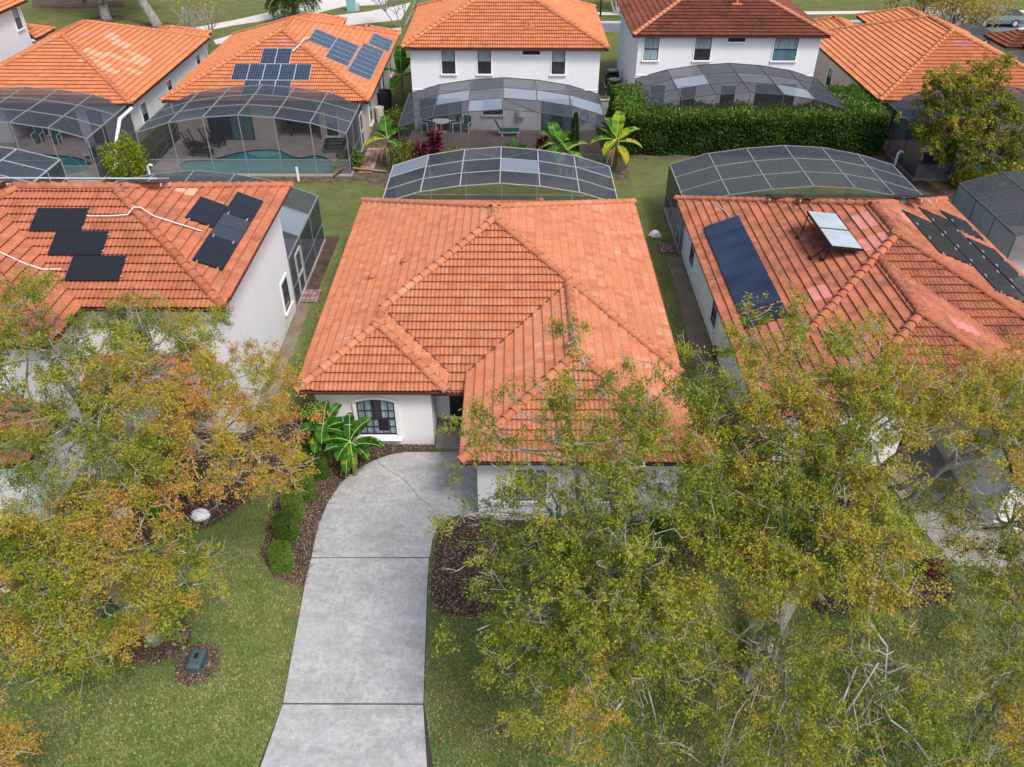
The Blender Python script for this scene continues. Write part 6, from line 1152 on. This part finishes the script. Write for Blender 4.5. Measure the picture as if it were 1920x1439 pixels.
shrub('bush', 'dark green bush by the soil path left of the patio cage', 'leaf_hedge', -9.3, 45.0, .7, 1.1, 1400, (.16, .08), .75, .15)
shrub('bush', 'leafy undergrowth between the beige house and patio cage', 'leaf_olive', -7.3, 50.5, .9, 1.6, 1600, (.16, .08), .25, .15)
shrub('bush', 'dark bush against the centre house wall under the banana leaves', 'leaf_box', -6.6, 20.0, .45, .9, 2600, (.08, .05), .3, .15)
shrub('bush', 'low dark shrub beside the left house porch under the trees', 'leaf_box', -10.6, 18.6, .9, 1.1, 3500, (.09, .05), .25, .15)
shrub('bush', 'dark shrub at the left edge below the left house garage', 'leaf_box', -14.2, 15.9, .9, 1.2, 3500, (.09, .05), .25, .15)
shrub('red_shrub', 'small red leaved shrub at the mulch edge under the right trees', 'leaf_red', 11.9, 15.3, .32, .45, 500, (.09, .045), .6, .2)
shrub('bush', 'green shrub against the right house front under the big tree', 'leaf_box', 9.6, 18.5, 1.3, 1.2, 5000, (.09, .05), .3, .15)
shrub('bush', 'green shrub in the garage mulch bed under the tall tree', 'leaf_box', 4.3, 16.5, .6, .8, 2600, (.09, .05), .4, .15)
# red cordyline, cypress
for x, y, h, lb in ((-4.4, 44.4, 2.35, 'taller dark red strap leaved plant by the patio cage'), (-5.2, 44.2, 1.75, 'shorter dark red strap leaved plant left of the taller one'), (1.65, 44.4, 2.0, 'thin dark red plant between the banana plants')):
    n = int(150*h); z = rng.uniform(.25, 1, n)*h; a = rng.uniform(0, 6.28, n); P = np.stack([x+.05*np.cos(a), y+.05*np.sin(a), z], 1); D = np.stack([np.cos(a), np.sin(a), rng.uniform(-.2, .9, n)], 1)
    core = MB().tube([(x, y, 0), (x, y, h)], [.04, .02], 6); leafy('red_plant', lb, 'plant', 'leaf_red', P, D, (.45, .11), (x, y, 0), .5, .25, 'dark red plants by the patio cage', core)
n = 5200; z = rng.random(n); a = rng.uniform(0, 6.28, n); rr_ = .30*np.sin(np.pi*np.clip(z, .04, .98))**.4*(1-.45*z)*rng.uniform(.6, 1.05, n)
leafy('cypress', 'slim dark green column cypress among the banana plants', 'tree', 'leaf_hedge', np.stack([3.4+rr_*np.cos(a), 44.5+rr_*np.sin(a), .1+z*3.3], 1), np.stack([np.cos(a)*.5, np.sin(a)*.5, np.ones(n)], 1), (.10, .04), (3.4, 44.5, 0), .12, .1, core=MB().tube([(3.4, 44.5, 0), (3.4, 44.5, 3.1)], [.05, .02], 6))

# banana plants: large separate leaves with a rib
def banana(label, x, y, h, specs, group=None, dead=2, stems=1, mat='leaf_banana'):
    T = thing('banana_plant', label, 'plant', (x, y, 0), group); m = MB()
    for k in range(stems): m.tube([(x+.14*k, y-.1*k, 0), (x+.14*k+.02, y-.1*k, h*.55), (x+.1*k, y-.08*k, h*.95)], [.10, .08, .05], 8)
    m.build('stem', 'banana_stem', T)
    for (az, el, L, W_, ti) in specs:
        az = R(az); v = []; c0 = Vector((x, y, h*random.uniform(.8, .98))); dirh = Vector((math.cos(az), math.sin(az), 0)); sd_ = Vector((-math.sin(az), math.cos(az), 0)); n = 9; pts = []; p = Vector(c0); e = R(el)
        for i in range(n+1):
            pts.append((p.copy(), e)); p = p+(dirh*math.cos(e)+Vector((0, 0, math.sin(e))))*(L*1.15/n); e -= R(5+45/n*i/n)
        lm = MB(); rows = []
        for i, (q, e_) in enumerate(pts):
            t_ = i/n; w = W_*1.45*max(0, math.sin(math.pi*min(1, max(0, (t_-.10)/.90)**.8)))**.5*.5; nz = Vector((-math.sin(e_)*dirh.x, -math.sin(e_)*dirh.y, math.cos(e_)))
            jit = random.uniform(.88, 1.1); rows.append([q-sd_*w*jit+nz*w*.30, q+nz*-.0, q+sd_*w*jit+nz*w*.30])
        for i in range(n):
            gap = 1 if (random.random() < .75 or i < 2) else .82
            a, b = rows[i], rows[i+1]
            lm.add([a[0], a[1], a[1].lerp(b[1], gap), a[0].lerp(b[0], gap)], [(0, 1, 2, 3)]); lm.add([a[1], a[2], a[2].lerp(b[2], gap), a[1].lerp(b[1], gap)], [(0, 1, 2, 3)])
        o = lm.build('leaf', mat, T); at = o.data.attributes.new('tint', 'FLOAT', 'FACE'); at.data.foreach_set('value', np.clip(ti+rng.normal(size=len(o.data.polygons))*.06, 0, 1).astype(np.float32))
        MB().tube([q+Vector((0, 0, .012)) for q, _ in pts], [.012*(1-.8*i/n)+.003 for i in range(n+1)], 5).build('midrib', 'banana_rib', o)
    for k in range(dead):
        a = random.uniform(0, 6.28); m = MB(); pts = [(x, y, h*.75), (x+.35*math.cos(a), y+.35*math.sin(a), h*.62), (x+.55*math.cos(a), y+.55*math.sin(a), h*.25)]; m.tube(pts, [.03, .05, .015], 5); m.build('dead_leaf', 'banana_dead', T)
    return T
banana('large banana plant left of the arched window, leaves against the white wall', -6.0, 19.85, 1.75, [(125, 55, 0.92, 0.40, 0.20), (60, 45, 0.87, 0.34, 0.25), (180, 0, 0.83, 0.32, 0.40), (275, 15, 0.74, 0.28, 0.30), (150, 45, 0.99, 0.38, 0.25), (205, 20, 0.92, 0.34, 0.30), (85, 60, 0.74, 0.26, 0.15), (20, 25, 0.85, 0.33, 0.20), (250, -5, 0.77, 0.30, 0.60), (300, 10, 0.77, 0.30, 0.35), (340, 20, 0.88, 0.30, 0.25)])
banana('large banana plant at the curve of the drive in front of the arched window', -5.1, 19.3, 1.5, [(125, 40, 0.92, 0.32, 0.25), (350, 35, 0.92, 0.32, 0.15), (205, 35, 0.78, 0.30, 0.25), (95, 62, 0.92, 0.29, 0.17), (60, 35, 0.99, 0.34, 0.30), (15, 10, 0.99, 0.29, 0.40), (330, -10, 0.74, 0.27, 0.35), (260, -20, 0.81, 0.25, 0.45), (235, -5, 0.66, 0.29, 0.40), (170, 15, 0.81, 0.30, 0.25), (40, 55, 0.81, 0.30, 0.25), (285, -30, 0.81, 0.21, 0.50)], dead=4)
banana('yellowing banana plant right of the patio cage, tall with drooping orange leaves', 5.75, 44.7, 2.0, [(80, 65, 1.7, .5, .6), (30, 40, 1.6, .5, .75), (350, 15, 1.4, .4, .8), (140, 40, 1.5, .5, .4), (190, 20, 1.4, .45, .55), (230, -5, 1.2, .4, .85), (310, -20, 1.2, .4, .95), (115, 55, 1.4, .45, .5)], dead=6, stems=2)
banana('bright green banana clump behind the right part of the whitish cage', 2.45, 44.3, 1.9, [(110, 60, 1.5, .5, .4), (150, 35, 1.3, .45, .5), (60, 40, 1.2, .45, .55), (20, 20, 1.2, .4, .7), (200, 10, 1.1, .4, .45), (330, 0, 1.0, .4, .5), (260, 10, 1.0, .4, .35)], dead=3, stems=2)
banana('banana plant with yellow drooping leaf beside the soil path', -7.2, 45.2, 1.9, [(100, 60, 1.3, .45, .35), (195, 5, 1.4, .4, .85), (30, 40, 1.4, .4, .4), (60, 30, 1.2, .4, .3), (320, 10, 1.0, .4, .35), (150, 30, 1.0, .4, .35)], dead=5)
banana('fallen banana plant with two yellow leaves lying by the cage corner', -9.4, 44.2, .55, [(185, 10, 1.3, .4, .8), (205, -12, 1.5, .4, .85), (120, 25, .9, .35, .4), (90, 40, .9, .35, .35), (150, 20, 1.0, .4, .3)], dead=1)
banana('second bright green banana plant between the dark red plant and the cypress', 2.95, 44.0, 1.6, [(140, 50, 1.3, .45, .3), (90, 60, 1.4, .45, .4), (20, 35, 1.2, .4, .7), (190, 25, 1.2, .4, .35), (240, 5, 1.0, .35, .5), (330, 5, 1.0, .35, .6)], dead=2)
banana('dark green banana plant in the gap left of the bright two-storey house', -7.5, 55.5, 2.4, [(95, 75, 2.0, .6, .12), (200, 30, 1.5, .5, .15), (330, 30, 1.5, .5, .12), (250, 10, 1.4, .5, .3), (60, 50, 1.5, .5, .1)], dead=0)
banana('small green elephant ear plant under the orange tree beside the white stones', -10.75, 17.4, .6, [(60, 40, .6, .4, .2), (180, 25, .6, .4, .2), (300, 20, .6, .4, .25), (120, 50, .6, .4, .15)], dead=0)
m = MB(); m.tube([(-9.2, 44.5, .25), (-8.4, 44.5, .16), (-7.2, 44.3, .12)], [.07, .06, .05], 7); tag(m.build('fallen_stem', 'banana_dead'), 'pale fallen stem lying across the brick path', 'log')
# palm
def palm(label, x, y, h, nf=60, L=2.6):
    T = thing('palm_tree', label, 'palm', (x, y, 0)); MB().tube([(x, y, 0), (x, y, h)], [.25, .2], 8).build('trunk', 'bark', T); Ps = []; Ds = []; tt = []; ribs = MB()
    for k in range(nf):
        az = random.uniform(0, 6.28); e = R(random.uniform(-10, 80)); p = Vector((x, y, h)); pr = [p.copy()]; dh = Vector((math.cos(az), math.sin(az), 0)); n = 10
        for i in range(n):
            p = p+(dh*math.cos(e)+Vector((0, 0, math.sin(e))))*(L/n); e -= R(11); pr.append(p.copy())
        ribs.tube(pr, .02, 4, cap=False)
        for i in range(1, n+1):
            for s in (-1, 1):
                for q in range(3): Ps.append(pr[i-1].lerp(pr[i], q/3)); Ds.append(Vector((-math.sin(az), math.cos(az), 0))*s+dh*.6+Vector((0, 0, -.5))); tt.append(random.random())
    V, F = leaves_from(np.array(Ps), np.array(Ds), np.full(len(Ps), .6), np.full(len(Ps), .06)); fast_mesh('fronds', V, F, 'leaf_palm', T, tint=np.array(tt)*.8, kind='stuff'); ribs.build('frond_ribs', 'leaf_palm', T, kind='stuff'); return T
palm('bushy green palm beyond the roof with the solar cross', -20.3, 80.5, 2.2, 80, 3.0)
def bare_shrub(label, x, y, h, n, r, leafn=0, tint=.5, name='bare_shrub', cat='shrub', lmat='leaf_olive', th=1.0):
    T = thing(name, label, cat, (x, y, 0)); S0 = []; S1 = []; ra = []; rb = []; tips = []
    def grow(p, d, L, rad, lv):
        q = p+d*L; S0.append(p); S1.append(q); ra.append(rad); rb.append(rad*.65)
        if lv == 0: tips.append(q); return
        for _ in range(3 if lv > 1 else 2): grow(q, unit(d+rng.normal(size=3)*.42+np.array([0, 0, .15])), L*random.uniform(.6, .85), rad*.6, lv-1)
    for k in range(n):
        a = random.uniform(0, 6.28); grow(np.array([x+.2*math.cos(a)*r, y+.2*math.sin(a)*r, 0.]), unit(np.array([math.cos(a)*r*.35, math.sin(a)*r*.35, 1.])), h*.38, .06*th, 3)
    V, F = sticks(np.array(S0), np.array(S1), np.array(ra), np.array(rb), 4); fast_mesh('branches', V, F, 'twig_grey', T, kind='stuff')
    if leafn:
        tp = np.array(tips); P = tp[rng.integers(0, len(tp), leafn)]+rng.normal(size=(leafn, 3))*.35; V, F = leaves_from(P, rng.normal(size=(leafn, 3)), np.full(leafn, .22), np.full(leafn, .12)); fast_mesh('foliage', V, F, lmat, T, tint=np.clip(tint+rng.normal(size=leafn)*.2, 0, 1), kind='stuff')
    return T
bare_shrub('bare crape myrtle with many thin stems behind the far left orange roof', -25.6, 70.5, 3.6, 9, 1.3, 120, .8)
bare_shrub('leafless grey shrub left of the bright two-storey roof', -10.3, 78.5, 4.2, 8, 2.0, 250, .1)
bare_shrub('brownish leafless shrubs beside the parked blue-grey car', 39.6, 76.8, 3.8, 22, 3.4, 2600, .62, lmat='leaf_oak')
bare_shrub('second brownish leafless shrub between the corner drive and the car', 40.4, 80.4, 3.2, 14, 2.0, 1300, .62, lmat='leaf_oak')
bare_shrub('olive leafy multi stemmed tree beside the corner drive at the top', 37.6, 79.0, 4.2, 5, 1.8, 2600, .3, 'street_tree', 'tree', th=2)
bare_shrub('leafy tree at the top between the two tall houses', 9.9, 83.5, 4.5, 5, 1.4, 3000, .25, 'street_tree', 'tree', 'leaf_hedge', 2)
bare_shrub('green tree in the far upper right corner beyond the car', 47.5, 90, 5, 5, 1.4, 3000, .4, 'street_tree', 'tree', 'leaf_yellow', 2)
bare_shrub('grassy looking small tree on the verge at the top beyond the road', 24.5, 91, 4, 4, 1.2, 1500, .4, 'street_tree', 'tree', 'leaf_olive', 2)
for x, y, lean, lb, mo in ((-32.4, 78.3, -2.2, 'leaning pale trunked tree in a mulch ring on the far lawn', False), (-38.0, 80.8, .3, 'mossy broad tree at the top left on the far lawn', True)):
    bl = [(x+lean+random.uniform(-3, 3), y+random.uniform(-2.5, 2.5), 9+random.uniform(-1, 2), 1.6, .8, .4) for _ in range(14)]
    if mo: bl += [(x+random.uniform(-1, 1.2), y+random.uniform(-1, 1), random.uniform(2.0, 5.5), 1.1, .8, .15) for _ in range(8)]
    tree('shade_tree', lb, (x, y, 0), (x+lean, y, 6.5), bl, 31 if mo else 32, .38, per=40, leaf=(.3, .13), lmat='leaf_olive', limbs=4, bare=.05, kleaf=8)
    structure('mulch_ring', MB().sheet(ring_poly(x, y, 1.7, 1.5), .016), 'mulch')

# grass blades, mulch chips, fallen leaves near the camera
BEDS = [[(-7.05,15.55),(-6.72,15.1),(-5.78,14.73),(-5.8,15.79),(-5.87,17.11),(-5.49,18.97),(-4.61,19.99),(-3.6,20.42),(-2.6,20.48),(-2.63,20.83),(-6.43,20.81),(-7.02,22.35),(-7.34,22.05),(-7.52,20.37),(-7.41,18.35),(-7.35,16.78),(-7.31,15.94)], [(-9.99,16.55),(-9.17,16.98),(-8.56,17.65),(-8.17,18.71),(-7.69,19.58),(-7.16,20.37),(-7.24,22.05),(-9.25,22.95),(-11.8,20.34),(-14.45,18.31),(-12.58,15.91)], [(-2.27,14.43),(-2.29,15.77),(-2.18,17.24),(-1.33,17.69),(4.87,17.39),(6.8,17.29),(6.64,15.82),(4.4,15.31),(2.1,15.01),(0.73,14.45),(-0.86,13.73),(-1.88,13.9)], [(8.07,14.86),(10.44,15.64),(12.53,15.17),(12.02,14.33),(9.84,13.96),(8.1,13.95)]]+[[(x+a*math.cos(2*math.pi*k/20), y+b*math.sin(2*math.pi*k/20)) for k in range(20)] for x, y, a, b, ro in RINGS]
def inside(poly, X_, Y_):
    ins = np.zeros(len(X_), bool); n = len(poly); j = n-1
    for i in range(n):
        xi, yi = poly[i]; xj, yj = poly[j]; c = ((yi > Y_) != (yj > Y_)) & (X_ < (xj-xi)*(Y_-yi)/((yj-yi) or 1e-9)+xi); ins ^= c; j = i
    return ins
HOUSES = [[(-6.9, 20.3), (-6.9, 35), (5.5, 35), (5.5, 17), (-1.5, 17), (-1.5, 20.3)], [(-22, 17), (-14, 17), (-13.4, 19.2), (-13.4, 21.3), (-9.2, 21.3), (-9.2, 36), (-22, 36)], [(7.9, 19.2), (12.2, 19.2), (14.3, 17), (20, 17), (20, 40), (7.9, 40)], base, [(12.76,22.18),(13.77,21.89),(14.36,20.63),(14.6,18.01),(14.67,16.79),(12.28,15.65),(12.57,15.26),(14.55,15.43),(17.52,15.68),(19.2,18.51),(14.98,18.48),(15.27,21.05),(14.76,22.49)], [(6.95, 20.0), (7.85, 20.2), (7.98, 26), (7.93, 34.4), (7.25, 34.4), (7.18, 30), (6.98, 25)], [(-9.3, 22), (-8.45, 22.5), (-8.55, 36.4), (-9.3, 36.4)]]
n = 420000; rng = np.random.default_rng(5); Y_ = 8.6+(rng.random(n)**1.5)*28; X_ = rng.uniform(-1, 1, n)*(6.5+Y_*.58)
ok = np.ones(n, bool)
for p in BEDS+HOUSES: ok &= ~inside(p, X_, Y_)
X_, Y_ = X_[ok], Y_[ok]; n = len(X_); a = rng.uniform(0, 6.28, n); h_ = rng.uniform(.03, .085, n); w = rng.uniform(.010, .022, n); lean = rng.normal(size=(n, 2))*.035
V = np.stack([np.stack([X_-w*np.cos(a), Y_-w*np.sin(a), np.zeros(n)], 1), np.stack([X_+w*np.cos(a), Y_+w*np.sin(a), np.zeros(n)], 1), np.stack([X_+lean[:, 0], Y_+lean[:, 1], h_], 1)], 1).reshape(-1, 3)
fast_mesh('lawn_grass', V, np.arange(3*n).reshape(n, 3), 'grass_blade', kind='stuff')
cx, cy = [], []
for p in BEDS:
    xs = [q[0] for q in p]; ys = [q[1] for q in p]; nn = int(1500*(max(xs)-min(xs))*(max(ys)-min(ys))); a_ = rng.uniform(min(xs), max(xs), nn); b_ = rng.uniform(min(ys), max(ys), nn); k_ = inside(p, a_, b_); cx.append(a_[k_]+rng.normal(size=k_.sum())*.05); cy.append(b_[k_]+rng.normal(size=k_.sum())*.05)
cx = np.concatenate(cx); cy = np.concatenate(cy); n = len(cx); a = rng.uniform(0, 6.28, n); L = rng.uniform(.010, .034, n); w = rng.uniform(.005, .012, n); tz = rng.normal(size=(n, 2))*.02
c_, s_ = np.cos(a), np.sin(a); z0 = .03+np.abs(tz)
V = np.stack([np.stack([cx+c_*L*i-s_*w*j, cy+s_*L*i+c_*w*j, z0[:, 0]+(i+1)*.5*(z0[:, 1]-z0[:, 0])+j*.006], 1) for i, j in ((-1, -1), (1, -1), (1, 1), (-1, 1))], 1).reshape(-1, 3)
fast_mesh('mulch_chips', V, np.arange(4*n).reshape(n, 4), 'mulch_chip', kind='stuff')
# fallen leaves and moss below the right trees
n = 2600; P = np.stack([rng.normal(size=n)*5+3, rng.uniform(8.8, 17, n), np.full(n, .09)], 1); okk = ~inside(HOUSES[0], P[:, 0], P[:, 1]) & ~inside(base, P[:, 0], P[:, 1]); P = P[okk]; n = len(P); V, F = leaves_from(P, rng.normal(size=(n, 3))*np.array([1, 1, .1]), np.full(n, .08), np.full(n, .035), 0, 3)
fast_mesh('fallen_leaves', V, F, 'leaf_oak', kind='stuff', tint=rng.uniform(.5, 1.1, n))
